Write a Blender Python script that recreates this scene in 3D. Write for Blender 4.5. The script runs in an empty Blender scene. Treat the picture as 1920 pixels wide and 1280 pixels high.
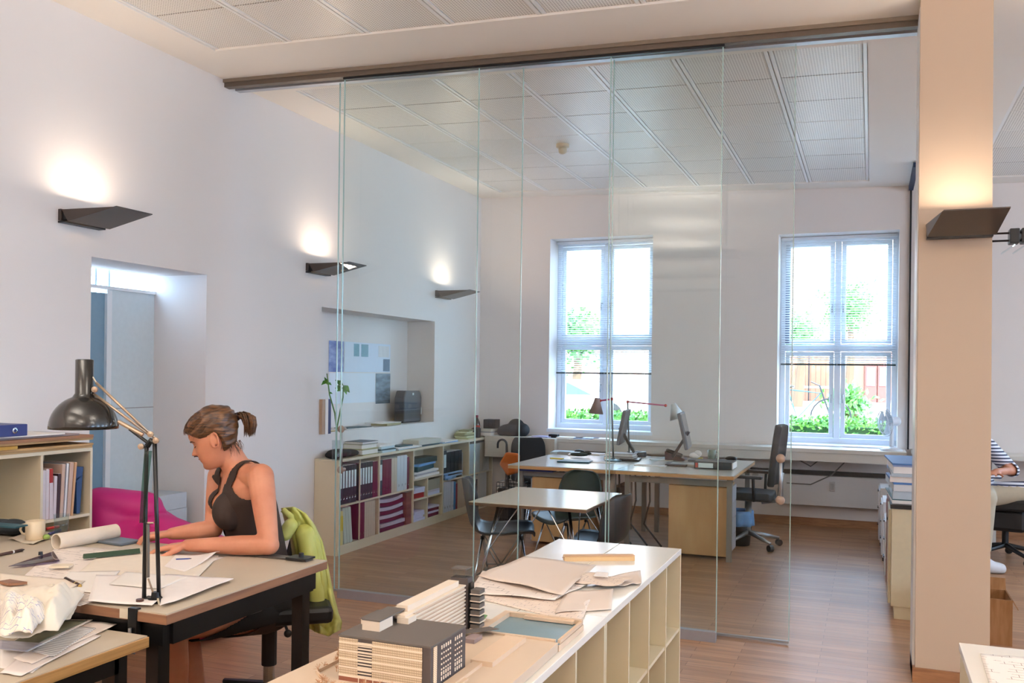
import bpy, math, random
from mathutils import Vector, Matrix, noise
random.seed(7)
S = bpy.context.scene
COL = S.collection
# ------------------------------------------------------------------ camera, world, sun, exposure
F = 1700.0; YAW = math.radians(21.6); ROLL = math.radians(0.7); EYE = 1.45; HY = 700.0
RM = Matrix.Rotation(YAW, 3, 'Z') @ Matrix.Rotation(math.pi / 2, 3, 'X') @ Matrix.Rotation(ROLL, 3, 'Z')
CAM = Vector((0, 0, EYE))
cd = bpy.data.cameras.new('camera'); cam = bpy.data.objects.new('camera', cd); COL.objects.link(cam)
cam.matrix_world = Matrix.Translation(CAM) @ RM.to_4x4()
cd.sensor_width = 36; cd.lens = F / 1920 * 36; cd.shift_y = 60 / 1920; cd.clip_start = 0.05; cd.clip_end = 400
S.camera = cam
S.view_settings.view_transform = 'Standard'; S.view_settings.look = 'None'
S.view_settings.exposure = 0.27; S.view_settings.gamma = 1.0; S.view_settings.use_curve_mapping = False
try:
    S.cycles.max_bounces = 10; S.cycles.diffuse_bounces = 5; S.cycles.transparent_max_bounces = 24
    S.cycles.caustics_reflective = False; S.cycles.caustics_refractive = False
    S.cycles.sample_clamp_indirect = 6.0; S.cycles.use_denoising = True
except Exception: pass
W = bpy.data.worlds.new('sky'); S.world = W; W.use_nodes = True
bg = W.node_tree.nodes['Background']; bg.inputs[0].default_value = (0.50, 0.72, 1.0, 1); bg.inputs[1].default_value = 12
sd = bpy.data.lights.new('sun', 'SUN'); sd.energy = 13; sd.angle = 0.02; sd.color = (1, .96, .88)
sun = bpy.data.objects.new('sun', sd); COL.objects.link(sun)
sun.rotation_euler = Vector((-0.35, 0.62, -0.72)).to_track_quat('-Z', 'Y').to_euler()

def area(name, loc, size, power, color, direction):
    l = bpy.data.lights.new(name, 'AREA'); l.shape = 'RECTANGLE'; l.size, l.size_y = size
    l.energy = power; l.color = color
    o = bpy.data.objects.new(name, l); COL.objects.link(o); o.location = loc
    o.rotation_euler = Vector(direction).to_track_quat('-Z', 'Y').to_euler()
    return o
# unseen uplights added to brighten the room, behind and right of the camera, warm
FILL_PENDANTS = [(-2.2, -1.2), (0.4, -1.2), (-2.6, -3.0), (0.4, -3.0), (2.9, 0.8), (2.9, 4.2), (4.9, 6.6), (2.4, 7.2), (-1.9, 0.7), (0.9, 1.6)]
for i, (x, y) in enumerate(FILL_PENDANTS):
    area('lamp_light', (x, y, 2.76), (1.2, .3), 58 if y < 2 else 14, (1.0, .93, .85), (0, 0, 1))

# ------------------------------------------------------------------ geometry helpers
def ray(x, y): return RM @ Vector(((x - 960) / F, -(y - HY) / F, -1.0))
def onz(x, y, z=0.0):
    d = ray(x, y); return CAM + d * ((z - EYE) / d.z)
def onx(x, y, X):
    d = ray(x, y); return CAM + d * (X / d.x)
def ony(x, y, Y):
    d = ray(x, y); return CAM + d * (Y / d.y)
def atd(x, y, D): return CAM + ray(x, y) * D          # a point at depth D along the view axis
RX, UP, FW = RM.col[0].copy(), RM.col[1].copy(), -RM.col[2].copy()

def lin(h):
    c = [int(h[i:i + 2], 16) / 255 for i in (0, 2, 4)]
    return tuple(((v + .055) / 1.055) ** 2.4 if v > .04045 else v / 12.92 for v in c)

MATS = {}
def mat(name, h, rough=.6, metal=0, var=.06, scale=30, bump=.0, bscale=200, spec=.5, coat=0, emit=None, sss=0):
    """procedural principled material: colour broken up by noise, optional fine bump"""
    if name in MATS: return MATS[name]
    m = bpy.data.materials.new(name); m.use_nodes = True; nt = m.node_tree; N = nt.nodes; L = nt.links
    b = N['Principled BSDF']; c = lin(h)
    tc = N.new('ShaderNodeTexCoord'); n = N.new('ShaderNodeTexNoise'); n.inputs['Scale'].default_value = scale; n.inputs['Detail'].default_value = 4
    L.new(tc.outputs['Object'], n.inputs['Vector'])
    mx = N.new('ShaderNodeMix'); mx.data_type = 'RGBA'
    mx.inputs[6].default_value = (*[v * (1 - var) for v in c], 1); mx.inputs[7].default_value = (*[min(1, v * (1 + var)) for v in c], 1)
    L.new(n.outputs['Fac'], mx.inputs[0]); L.new(mx.outputs[2], b.inputs['Base Color'])
    b.inputs['Roughness'].default_value = rough; b.inputs['Metallic'].default_value = metal
    b.inputs['Specular IOR Level'].default_value = spec
    if coat: b.inputs['Coat Weight'].default_value = coat
    if sss:
        b.inputs['Subsurface Weight'].default_value = sss; b.inputs['Subsurface Radius'].default_value = (.01, .004, .002); b.inputs['Subsurface Scale'].default_value = 1
    if bump:
        n2 = N.new('ShaderNodeTexNoise'); n2.inputs['Scale'].default_value = bscale; L.new(tc.outputs['Object'], n2.inputs['Vector'])
        bp = N.new('ShaderNodeBump'); bp.inputs['Strength'].default_value = bump; bp.inputs['Distance'].default_value = .002
        L.new(n2.outputs['Fac'], bp.inputs['Height']); L.new(bp.outputs[0], b.inputs['Normal'])
    if emit:
        b.inputs['Emission Color'].default_value = (*lin(emit[0]), 1); b.inputs['Emission Strength'].default_value = emit[1]
    MATS[name] = m; return m

def nodes(name):
    m = bpy.data.materials.new(name); m.use_nodes = True; MATS[name] = m
    return m, m.node_tree.nodes, m.node_tree.links, m.node_tree.nodes['Principled BSDF']

def glass_mat(name, tint, rough=0.0, refl=1.0):
    m, N, L, b = nodes(name); N.remove(b); out = N['Material Output']
    t = N.new('ShaderNodeBsdfTransparent'); g = N.new('ShaderNodeBsdfGlossy'); g.inputs['Roughness'].default_value = rough
    n = N.new('ShaderNodeTexNoise'); n.inputs['Scale'].default_value = 3
    mx = N.new('ShaderNodeMix'); mx.data_type = 'RGBA'; mx.inputs[6].default_value = (*tint, 1); mx.inputs[7].default_value = (*[min(1, v * 1.015) for v in tint], 1)
    L.new(n.outputs['Fac'], mx.inputs[0]); L.new(mx.outputs[2], t.inputs[0])
    lw = N.new('ShaderNodeLayerWeight'); lw.inputs['Blend'].default_value = .5
    pw = N.new('ShaderNodeMath'); pw.operation = 'POWER'; pw.inputs[1].default_value = 4; L.new(lw.outputs['Facing'], pw.inputs[0])
    ma = N.new('ShaderNodeMath'); ma.operation = 'MULTIPLY_ADD'; ma.inputs[1].default_value = .8 * refl; ma.inputs[2].default_value = .045 * refl; L.new(pw.outputs[0], ma.inputs[0])
    ge = N.new('ShaderNodeNewGeometry'); iv = N.new('ShaderNodeMath'); iv.operation = 'SUBTRACT'; iv.inputs[0].default_value = 1; L.new(ge.outputs['Backfacing'], iv.inputs[1])
    mu = N.new('ShaderNodeMath'); mu.operation = 'MULTIPLY'; L.new(ma.outputs[0], mu.inputs[0]); L.new(iv.outputs[0], mu.inputs[1])
    s = N.new('ShaderNodeMixShader'); L.new(mu.outputs[0], s.inputs[0]); L.new(t.outputs[0], s.inputs[1]); L.new(g.outputs[0], s.inputs[2])
    L.new(s.outputs[0], out.inputs[0]); return m

def floor_mat():
    m, N, L, b = nodes('oak_strip_floor')
    tc = N.new('ShaderNodeTexCoord'); br = N.new('ShaderNodeTexBrick')
    br.inputs['Scale'].default_value = 1; br.inputs['Brick Width'].default_value = .62; br.inputs['Row Height'].default_value = .065
    br.inputs['Mortar Size'].default_value = .0012; br.offset = .37; br.inputs['Bias'].default_value = 0
    br.inputs['Color1'].default_value = (*lin('bb9170'), 1); br.inputs['Color2'].default_value = (*lin('a47c5e'), 1); br.inputs['Mortar'].default_value = (*lin('6f4a38'), 1)
    L.new(tc.outputs['Object'], br.inputs['Vector'])
    mp = N.new('ShaderNodeMapping'); mp.inputs['Scale'].default_value = (1.5, 22, 1); L.new(tc.outputs['Object'], mp.inputs[0])
    n = N.new('ShaderNodeTexNoise'); n.inputs['Scale'].default_value = 2.2; n.inputs['Detail'].default_value = 6; L.new(mp.outputs[0], n.inputs['Vector'])
    cr = N.new('ShaderNodeValToRGB'); cr.color_ramp.elements[0].color = (.72, .72, .72, 1); cr.color_ramp.elements[1].color = (1.12, 1.1, 1.08, 1)
    cr.color_ramp.elements[0].position = .3; cr.color_ramp.elements[1].position = .7
    L.new(n.outputs['Fac'], cr.inputs[0])
    mx = N.new('ShaderNodeMix'); mx.data_type = 'RGBA'; mx.blend_type = 'MULTIPLY'; mx.inputs[0].default_value = 1
    L.new(br.outputs['Color'], mx.inputs[6]); L.new(cr.outputs[0], mx.inputs[7]); L.new(mx.outputs[2], b.inputs['Base Color'])
    b.inputs['Specular IOR Level'].default_value = .3
    r = N.new('ShaderNodeMapRange'); r.inputs[3].default_value = .28; r.inputs[4].default_value = .46; L.new(n.outputs['Fac'], r.inputs[0]); L.new(r.outputs[0], b.inputs['Roughness'])
    return m

def perforated_mat():
    m, N, L, b = nodes('perforated_ceiling_tile')
    tc = N.new('ShaderNodeTexCoord'); mp = N.new('ShaderNodeMapping'); mp.inputs['Scale'].default_value = (62, 62, 62); L.new(tc.outputs['Object'], mp.inputs[0])
    fr = N.new('ShaderNodeVectorMath'); fr.operation = 'FRACTION'; L.new(mp.outputs[0], fr.inputs[0])
    sub = N.new('ShaderNodeVectorMath'); sub.operation = 'SUBTRACT'; sub.inputs[1].default_value = (.5, .5, 0); L.new(fr.outputs[0], sub.inputs[0])
    sep = N.new('ShaderNodeSeparateXYZ'); L.new(sub.outputs[0], sep.inputs[0])
    cmb = N.new('ShaderNodeCombineXYZ'); L.new(sep.outputs[0], cmb.inputs[0]); L.new(sep.outputs[1], cmb.inputs[1])
    ln = N.new('ShaderNodeVectorMath'); ln.operation = 'LENGTH'; L.new(cmb.outputs[0], ln.inputs[0])
    lt = N.new('ShaderNodeMath'); lt.operation = 'LESS_THAN'; lt.inputs[1].default_value = .29; L.new(ln.outputs['Value'], lt.inputs[0])
    mx = N.new('ShaderNodeMix'); mx.data_type = 'RGBA'; mx.inputs[6].default_value = (*lin('e9e6e0'), 1); mx.inputs[7].default_value = (*lin('a8a39d'), 1)
    L.new(lt.outputs[0], mx.inputs[0]); L.new(mx.outputs[2], b.inputs['Base Color']); b.inputs['Roughness'].default_value = .38
    return m

def streak_mat(name, h1, h2, scale=(1, 1, 8), rough=.5, nscale=6, coat=0):
    m, N, L, b = nodes(name)
    tc = N.new('ShaderNodeTexCoord'); mp = N.new('ShaderNodeMapping'); mp.inputs['Scale'].default_value = scale; L.new(tc.outputs['Object'], mp.inputs[0])
    n = N.new('ShaderNodeTexNoise'); n.inputs['Scale'].default_value = nscale; n.inputs['Detail'].default_value = 5; L.new(mp.outputs[0], n.inputs['Vector'])
    cr = N.new('ShaderNodeValToRGB'); cr.color_ramp.elements[0].color = (*lin(h1), 1); cr.color_ramp.elements[1].color = (*lin(h2), 1)
    cr.color_ramp.elements[0].position = .36; cr.color_ramp.elements[1].position = .64
    L.new(n.outputs['Fac'], cr.inputs[0]); L.new(cr.outputs[0], b.inputs['Base Color']); b.inputs['Roughness'].default_value = rough
    if coat: b.inputs['Coat Weight'].default_value = coat
    return m

def plan_mat(name, h, line='8d8480', scale=9, amount=.5):
    """paper carrying fine ink lines: a floor plan"""
    m, N, L, b = nodes(name)
    tc = N.new('ShaderNodeTexCoord'); br = N.new('ShaderNodeTexBrick'); br.inputs['Scale'].default_value = scale; br.inputs['Mortar Size'].default_value = .018
    br.inputs['Brick Width'].default_value = .9; br.inputs['Row Height'].default_value = .5
    br.inputs['Color1'].default_value = (0, 0, 0, 1); br.inputs['Color2'].default_value = (0, 0, 0, 1); br.inputs['Mortar'].default_value = (1, 1, 1, 1)
    L.new(tc.outputs['Object'], br.inputs['Vector'])
    n = N.new('ShaderNodeTexNoise'); n.inputs['Scale'].default_value = scale * .7; L.new(tc.outputs['Object'], n.inputs['Vector'])
    gt = N.new('ShaderNodeMath'); gt.operation = 'GREATER_THAN'; gt.inputs[1].default_value = 1 - amount; L.new(n.outputs['Fac'], gt.inputs[0])
    mu = N.new('ShaderNodeMath'); mu.operation = 'MULTIPLY'; L.new(gt.outputs[0], mu.inputs[0]); L.new(br.outputs['Color'], mu.inputs[1])
    mx = N.new('ShaderNodeMix'); mx.data_type = 'RGBA'; mx.inputs[6].default_value = (*lin(h), 1); mx.inputs[7].default_value = (*lin(line), 1)
    L.new(mu.outputs[0], mx.inputs[0]); L.new(mx.outputs[2], b.inputs['Base Color']); b.inputs['Roughness'].default_value = .7
    return m

def grid_mat(name, h1, h2, sx, sy, sz, th=.12):
    """thin lines of h2 on h1 in object space, spacing s (0 = none)"""
    m, N, L, b = nodes(name); tc = N.new('ShaderNodeTexCoord'); sep = N.new('ShaderNodeSeparateXYZ'); L.new(tc.outputs['Object'], sep.inputs[0])
    last = None
    for i, s in enumerate((sx, sy, sz)):
        if not s: continue
        a = N.new('ShaderNodeMath'); a.operation = 'MULTIPLY'; a.inputs[1].default_value = 1 / s; L.new(sep.outputs[i], a.inputs[0])
        f = N.new('ShaderNodeMath'); f.operation = 'FRACT'; L.new(a.outputs[0], f.inputs[0])
        c = N.new('ShaderNodeMath'); c.operation = 'LESS_THAN'; c.inputs[1].default_value = th; L.new(f.outputs[0], c.inputs[0])
        if last:
            x = N.new('ShaderNodeMath'); x.operation = 'MAXIMUM'; L.new(last.outputs[0], x.inputs[0]); L.new(c.outputs[0], x.inputs[1]); last = x
        else: last = c
    mx = N.new('ShaderNodeMix'); mx.data_type = 'RGBA'; mx.inputs[6].default_value = (*lin(h1), 1); mx.inputs[7].default_value = (*lin(h2), 1)
    L.new(last.outputs[0], mx.inputs[0]); L.new(mx.outputs[2], b.inputs['Base Color']); b.inputs['Roughness'].default_value = .6
    return m

def org(o):
    v = Vector((0, 0, 0))
    while o is not None: v += o.location; o = o.parent
    return v

class MB:
    def __init__(s): s.v = []; s.f = []
    def add(s, vs, fs):
        n = len(s.v); s.v += [tuple(v) for v in vs]; s.f += [tuple(i + n for i in f) for f in fs]; return s
    def box(s, x0, x1, y0, y1, z0, z1):
        vs = [(x0, y0, z0), (x1, y0, z0), (x1, y1, z0), (x0, y1, z0), (x0, y0, z1), (x1, y0, z1), (x1, y1, z1), (x0, y1, z1)]
        return s.add(vs, [(0, 3, 2, 1), (4, 5, 6, 7), (0, 1, 5, 4), (1, 2, 6, 5), (2, 3, 7, 6), (3, 0, 4, 7)])
    def obox(s, c, h, rz=0, rx=0, ry=0):
        R = Matrix.Rotation(rz, 3, 'Z') @ Matrix.Rotation(ry, 3, 'Y') @ Matrix.Rotation(rx, 3, 'X'); c = Vector(c)
        n = len(s.v); s.box(-h[0], h[0], -h[1], h[1], -h[2], h[2])
        for i in range(n, len(s.v)): s.v[i] = tuple(c + R @ Vector(s.v[i]))
        return s
    def prism(s, pts, z0, z1):            # pts 2-D, counter-clockwise
        n = len(pts); vs = [(x, y, z0) for x, y in pts] + [(x, y, z1) for x, y in pts]
        return s.add(vs, [tuple(range(n - 1, -1, -1)), tuple(range(n, 2 * n))] + [(i, (i + 1) % n, n + (i + 1) % n, n + i) for i in range(n)])
    def slab(s, pts, off):                # planar polygon of 3-D points extruded by a vector
        n = len(pts); off = Vector(off); vs = [Vector(p) for p in pts]; vs += [p + off for p in vs]
        return s.add(vs, [tuple(range(n - 1, -1, -1)), tuple(range(n, 2 * n))] + [(i, (i + 1) % n, n + (i + 1) % n, n + i) for i in range(n)])
    def tube(s, pts, r, seg=10, caps=True):
        pts = [Vector(p) for p in pts]; rs = r if isinstance(r, (list, tuple)) else [r] * len(pts); vs = []; prev = None
        for i, p in enumerate(pts):
            t = (pts[min(i + 1, len(pts) - 1)] - pts[max(i - 1, 0)]).normalized()
            a = Vector((0, 0, 1)) if abs(t.z) < .9 else Vector((1, 0, 0))
            if prev is None: x = t.cross(a).normalized()
            else: x = (prev - t * prev.dot(t)).normalized()
            prev = x; y = t.cross(x)
            for k in range(seg):
                an = 2 * math.pi * k / seg; vs.append(p + (x * math.cos(an) + y * math.sin(an)) * rs[i])
        fs = []
        for i in range(len(pts) - 1):
            for k in range(seg):
                a = i * seg + k; b = i * seg + (k + 1) % seg; fs.append((a, b, b + seg, a + seg))
        if caps: fs += [tuple(range(seg - 1, -1, -1)), tuple((len(pts) - 1) * seg + k for k in range(seg))]
        return s.add(vs, fs)
    def cap(s, p0, p1, r0, r1, seg=16):   # tapered capsule
        p0, p1 = Vector(p0), Vector(p1); d = (p1 - p0).normalized() if (p1 - p0).length > 1e-6 else Vector((0, 0, 1))
        pts, rs = [], []
        for k in range(5): a = math.pi / 2 * (k + .15) / 5.0; pts.append(p0 - d * r0 * math.cos(a)); rs.append(r0 * math.sin(a))
        pts += [p0, p1]; rs += [r0, r1]
        for k in range(4, -1, -1): a = math.pi / 2 * (k + .15) / 5.0; pts.append(p1 + d * r1 * math.cos(a)); rs.append(r1 * math.sin(a))
        return s.tube(pts, rs, seg)
    def lathe(s, c, prof, seg=24, axis=(0, 0, 1), caps=True):
        c = Vector(c); q = Vector(axis).to_track_quat('Z', 'Y').to_matrix(); vs = []; fs = []; n = len(prof)
        for r, z in prof:
            for k in range(seg):
                a = 2 * math.pi * k / seg; vs.append(c + q @ Vector((r * math.cos(a), r * math.sin(a), z)))
        for i in range(n - 1):
            for k in range(seg):
                a = i * seg + k; b = i * seg + (k + 1) % seg; fs.append((a, b, b + seg, a + seg))
        if caps: fs += [tuple(range(seg - 1, -1, -1)), tuple((n - 1) * seg + k for k in range(seg))]
        return s.add(vs, fs)
    def ell(s, c, r, R=None, seg=16, rings=10):
        c = Vector(c); R = R or Matrix.Identity(3); n0 = len(s.v)
        vs = []; fs = []
        for i in range(rings + 1):
            th = math.pi * (i + .001 if i == 0 else (i - .001 if i == rings else i)) / rings
            for k in range(seg):
                a = 2 * math.pi * k / seg; vs.append(c + R @ Vector((r[0] * math.sin(th) * math.cos(a), r[1] * math.sin(th) * math.sin(a), -r[2] * math.cos(th))))
        for i in range(rings):
            for k in range(seg):
                a = i * seg + k; b = i * seg + (k + 1) % seg; fs.append((a, b, b + seg, a + seg))
        fs += [tuple(range(seg - 1, -1, -1)), tuple(rings * seg + k for k in range(seg))]
        return s.add(vs, fs)
    def grid(s, fn, nu, nv):
        vs = [fn(i / nu, j / nv) for j in range(nv + 1) for i in range(nu + 1)]
        return s.add(vs, [(j * (nu + 1) + i, j * (nu + 1) + i + 1, (j + 1) * (nu + 1) + i + 1, (j + 1) * (nu + 1) + i) for j in range(nv) for i in range(nu)])
    def build(s, name, m, parent=None, smooth=False, bevel=0, solid=0, label=None, cat=None, group=None, kind=None, base=None, subsurf=0):
        me = bpy.data.meshes.new(name); o = bpy.data.objects.new(name, me); COL.objects.link(o)
        o0 = org(parent) if parent is not None else (Vector(base) if base is not None else Vector((0, 0, 0)))
        me.from_pydata([tuple(Vector(v) - o0) for v in s.v], [], s.f); me.materials.append(m if not isinstance(m, str) else MATS[m])
        if parent is not None: o.parent = parent
        else: o.location = o0
        if smooth:
            for p in me.polygons: p.use_smooth = True
        if solid:
            md = o.modifiers.new('solidify', 'SOLIDIFY'); md.thickness = solid; md.offset = 0
        if subsurf: md = o.modifiers.new('subsurf', 'SUBSURF'); md.levels = md.render_levels = subsurf
        if bevel:
            md = o.modifiers.new('bevel', 'BEVEL'); md.width = bevel; md.segments = 2; md.limit_method = 'ANGLE'
        tag(o, label, cat, group, kind); me.update(); return o

def tag(o, label=None, cat=None, group=None, kind=None):
    for k, v in (('label', label), ('category', cat), ('group', group), ('kind', kind)):
        if v: o[k] = v
    return o
def thing(name, label, cat, loc=(0, 0, 0), group=None):
    o = bpy.data.objects.new(name, None); COL.objects.link(o); o.location = loc; o.empty_display_size = .1
    return tag(o, label, cat, group)
def dup(root, loc=None, rz=None, label=None, group=None, scale=None):
    def cp(o, par):
        c = o.copy(); COL.objects.link(c); c.parent = par
        for ch in list(o.children): cp(ch, c)
        return c
    r = cp(root, None)
    if loc is not None: r.location = loc
    if rz is not None: r.rotation_euler = (0, 0, rz)
    if scale is not None: r.scale = scale
    return tag(r, label, None, group)
def B(x0, x1, y0, y1, z0, z1): return MB().box(x0, x1, y0, y1, z0, z1)

# ------------------------------------------------------------------ materials
wall_m = mat('white_wall_paint', 'e3dcd8', .85, var=.012, scale=2, bump=.05, bscale=400)
ceil_m = mat('white_ceiling_paint', 'ebe6df', .8, var=.01, scale=2)
fl_m = floor_mat(); perf_m = perforated_mat()
beige_m = mat('cream_pillar_paint', 'bfab97', .8, var=.015, scale=2, bump=.04)
white_m = mat('white_gloss_paint', 'e8e8e8', .35, var=.01)
skirt_m = streak_mat('oak_skirting', '8a5f42', 'a67752', (1, 1, 8), .45)
track_m = mat('bronze_track_metal', '8d8073', .4, .6, .05)
dark_m = mat('dark_steel', '2b2c30', .4, .6, .05)
black_m = mat('black_plastic', '17171a', .45, 0, .1, bump=.05)
blackmetal_m = mat('black_lacquered_metal', '141416', .32, .2, .08)
chrome_m = mat('chrome', 'c9ccd0', .18, 1, .03)
alu_m = mat('brushed_aluminium', 'a9acb0', .38, .8, .05)
laminate_m = mat('cream_laminate', 'ebe7de', .18, 0, .02, scale=8, spec=.6)
laminate_side_m = mat('cream_laminate_edge', 'd6c9ac', .5, 0, .03, scale=8)
shelf_m = mat('shelf_cream_lacquer', 'd9ccb2', .45, 0, .02, scale=5)
birch_m = streak_mat('birch_veneer', 'c29a68', 'cda877', (1, 1, .25), .5, 9)
maple_m = streak_mat('maple_edge', 'bd8f5c', 'cb9f6c', (.3, .3, 3), .5, 9)
desk_m = mat('grey_beige_linoleum', 'b9ac99', .5, 0, .03, scale=12, bump=.05, bscale=500)
woodedge_m = streak_mat('brown_wood_edge', '7a5540', '94694c', (.4, .4, 6), .5, 8)
ply_m = streak_mat('plywood_edge', '9b7340', 'b48a54', (.4, .4, 14), .5, 8)
paper_m = mat('white_paper', 'f0e9e4', .75, 0, .015)
cream_paper_m = mat('tracing_paper', 'dfcfc2', .7, 0, .03, scale=6)
plan_m = plan_mat('plan_print', 'ece0d6', '9a8c88', 16, .5)
plan2_m = plan_mat('plan_print_fine', 'e8d7c8', 'a08f8a', 26, .52)
sketch_m = plan_mat('green_ink_sketch', 'eee8e0', '58a98a', 7, .42)
text_m = grid_mat('printed_sheet', 'ecebea', '9a9aa2', 0, .012, 0, .3)
glassA = glass_mat('partition_glass', (.962, .984, .980))
glassW = glass_mat('window_glass', (.95, .98, 1.0))
glassC = glass_mat('drinking_glass', (.9, .94, .95))
blue_m = mat('blue_plastic', '27408b', .4); blue2_m = mat('light_blue_film', '78a8dc', .35, var=.2, scale=20)
burg_m = mat('burgundy_card', '6a1536', .5, var=.1); red_m = mat('red_print', 'a5231d', .5); yellow_m = mat('yellow_card', 'd8bd2e', .6)
pink_paper_m = mat('pink_paper', 'cf9a9c', .7); teal_m = mat('dark_teal', '184a55', .5)
grey_m = mat('grey_card', '9d9d9d', .6); brownc_m = streak_mat('cardboard', '8f6236', 'a4744a', (6, 1, 1), .8)
kraft_m = streak_mat('kraft_board', 'b58f5e', 'c7a373', (1, 1, 30), .7, 5)
binder_m = mat('black_binder_board', '1b2930', .5, var=.1); lab_m = mat('binder_label', 'd7e4e6', .6)
beigebind_m = mat('beige_binder_board', 'c4b5a2', .6); greybind_m = mat('pale_grey_binder', 'c3cbd3', .55)
green_m = streak_mat('leaf_green', '2f6d2a', '5b9a3c', (1, 1, 1), .5, 20)

def structure(o): o['kind'] = 'structure'; return o
ZC = lambda x: 3.415 - .033 * (x + 4.1)          # the ceiling falls slightly to the right
WL, WB, XR, YR = -4.096, 9.35, 6.6, -4.4
structure(B(-6.2, XR, YR, 9.9, -.12, 0).build('floor', fl_m))
# left wall with door opening and recess (0.44 thick)
m = MB(); x0, x1 = WL - .44, WL; H3 = 3.9
m.box(x0, x1, YR, 3.88, 0, H3); m.box(x0, x1, 4.835, 6.19, 0, H3); m.box(x0, x1, 8.215, WB, 0, H3)
m.box(x0, x1, 3.88, 4.835, 2.08, H3); m.box(x0, x1, 6.19, 8.215, 1.965, H3); m.box(x0, x1, 6.19, 8.215, 0, .955)
m.box(x0, x0 + .13, 6.19, 8.215, .955, 1.965)
structure(m.build('wall_left', wall_m))
# back wall with two window openings (and a third beyond the frame to the right)
WIN = [(-3.27, -2.135, .85, 2.92), (-.868, .238, .785, 2.862), (2.2, 3.3, .8, 2.85), (4.4, 5.5, .8, 2.85)]
m = MB(); xs = [-6.2] + [v for w in WIN for v in w[:2]] + [XR + .2]
for i in range(0, len(xs), 2): m.box(xs[i], xs[i + 1], WB, WB + .42, 0, H3)
for a, b, c, d in WIN: m.box(a, b, WB, WB + .42, 0, c); m.box(a, b, WB, WB + .42, d, H3)
structure(m.build('wall_back', wall_m))
# right and rear walls, beyond the frame, with tall daylight windows on the right
m = MB(); m.box(XR, XR + .4, YR, 9.8, 0, .85); m.box(XR, XR + .4, YR, 9.8, 2.9, H3)
for y in (YR, -2.2, .6, 3.4, 6.2, 8.9): m.box(XR, XR + .4, y, y + (1.4 if y < 8 else .9), .85, 2.9)
structure(m.build('wall_right', wall_m))
structure(B(WL - .44, XR + .4, YR - .3, YR, 0, H3).build('wall_rear', wall_m))
# ceiling slab (sloping), then the perforated fields
def cslab(x0, x1, y0, y1, dz0, dz1, mb=None):
    mb = mb or MB()
    mb.add([(x0, y0, ZC(x0) + dz0), (x1, y0, ZC(x1) + dz0), (x1, y1, ZC(x1) + dz0), (x0, y1, ZC(x0) + dz0), (x0, y0, ZC(x0) + dz1), (x1, y0, ZC(x1) + dz1), (x1, y1, ZC(x1) + dz1), (x0, y1, ZC(x0) + dz1)],
           [(0, 3, 2, 1), (4, 5, 6, 7), (0, 1, 5, 4), (1, 2, 6, 5), (2, 3, 7, 6), (3, 0, 4, 7)]); return mb
FIELDS = [(-3.76, -.037, 5.32, 9.07, 7, 7), (-3.76, -.037, .75, 4.49, 7, 7), (.83, 5.6, 5.32, 9.07, 9, 7), (.83, 5.6, .75, 4.49, 9, 7)]
m = MB(); D0, D1 = 0, .5; yb = [YR - .3, .75, 4.49, 5.32, 9.07, 9.8]
for a, b in ((yb[0], yb[1]), (yb[2], yb[3]), (yb[4], yb[5])): cslab(-4.6, XR + .4, a, b, D0, D1, m)
for a, b in ((yb[1], yb[2]), (yb[3], yb[4])):
    cslab(-4.6, -3.76, a, b, D0, D1, m); cslab(-.037, .83, a, b, D0, D1, m); cslab(5.6, XR + .4, a, b, D0, D1, m)
    cslab(-3.76, -.037, a, b, .025, D1, m); cslab(.83, 5.6, a, b, .025, D1, m)
ceiling = structure(m.build('ceiling', ceil_m))
for fx0, fx1, fy0, fy1, nx, ny in FIELDS:
    w = (fx1 - fx0) / nx; h = (fy1 - fy0) / ny; t = MB(); g = MB()
    for i in range(nx):
        for j in range(ny):
            cslab(fx0 + i * w + .03, fx0 + (i + 1) * w - .03, fy0 + j * h + .006, fy0 + (j + 1) * h - .006, .012, .026, t)
    for i in range(nx + 1):
        a = max(fx0, fx0 + i * w - .026); b = min(fx1, fx0 + i * w - .004); c_ = min(fx1, fx0 + i * w + .026)
        if i > 0: cslab(a, b, fy0, fy1, .008, .025, g)
        if i < nx: cslab(fx0 + i * w + .004, c_, fy0, fy1, .008, .025, g)
    structure(g.build('trim_1', white_m)); structure(t.build('trim_2', perf_m))
# pillar
PX0, PX1, PY0, PY1 = .212, .53, 4.75, 5.02
m = MB(); m.add([(PX0, PY0, 0), (PX1, PY0, 0), (PX1, PY1, 0), (PX0, PY1, 0), (PX0 - .012, PY0, 3.6), (PX1 - .02, PY0, 3.6), (PX1 - .02, PY1, 3.6), (PX0 - .012, PY1, 3.6)],
      [(0, 3, 2, 1), (4, 5, 6, 7), (0, 1, 5, 4), (1, 2, 6, 5), (2, 3, 7, 6), (3, 0, 4, 7)])
structure(m.build('pillar', beige_m))
structure(B(PX0 - .012, PX0 - .001, PY0 + .03, PY1 + .02, .0, 3.24).build('trim_3', white_m))
structure(B(PX0 - .012, PX1 + .012, PY0 - .012, PY1, .0, .07).build('baseboard_1', skirt_m))
structure(B(-4.09, XR, WB - .018, WB, 0, .075).build('baseboard_back', skirt_m))
structure(B(WL, WL + .018, YR, 3.87, 0, .075).build('baseboard_left', skirt_m))

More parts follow.
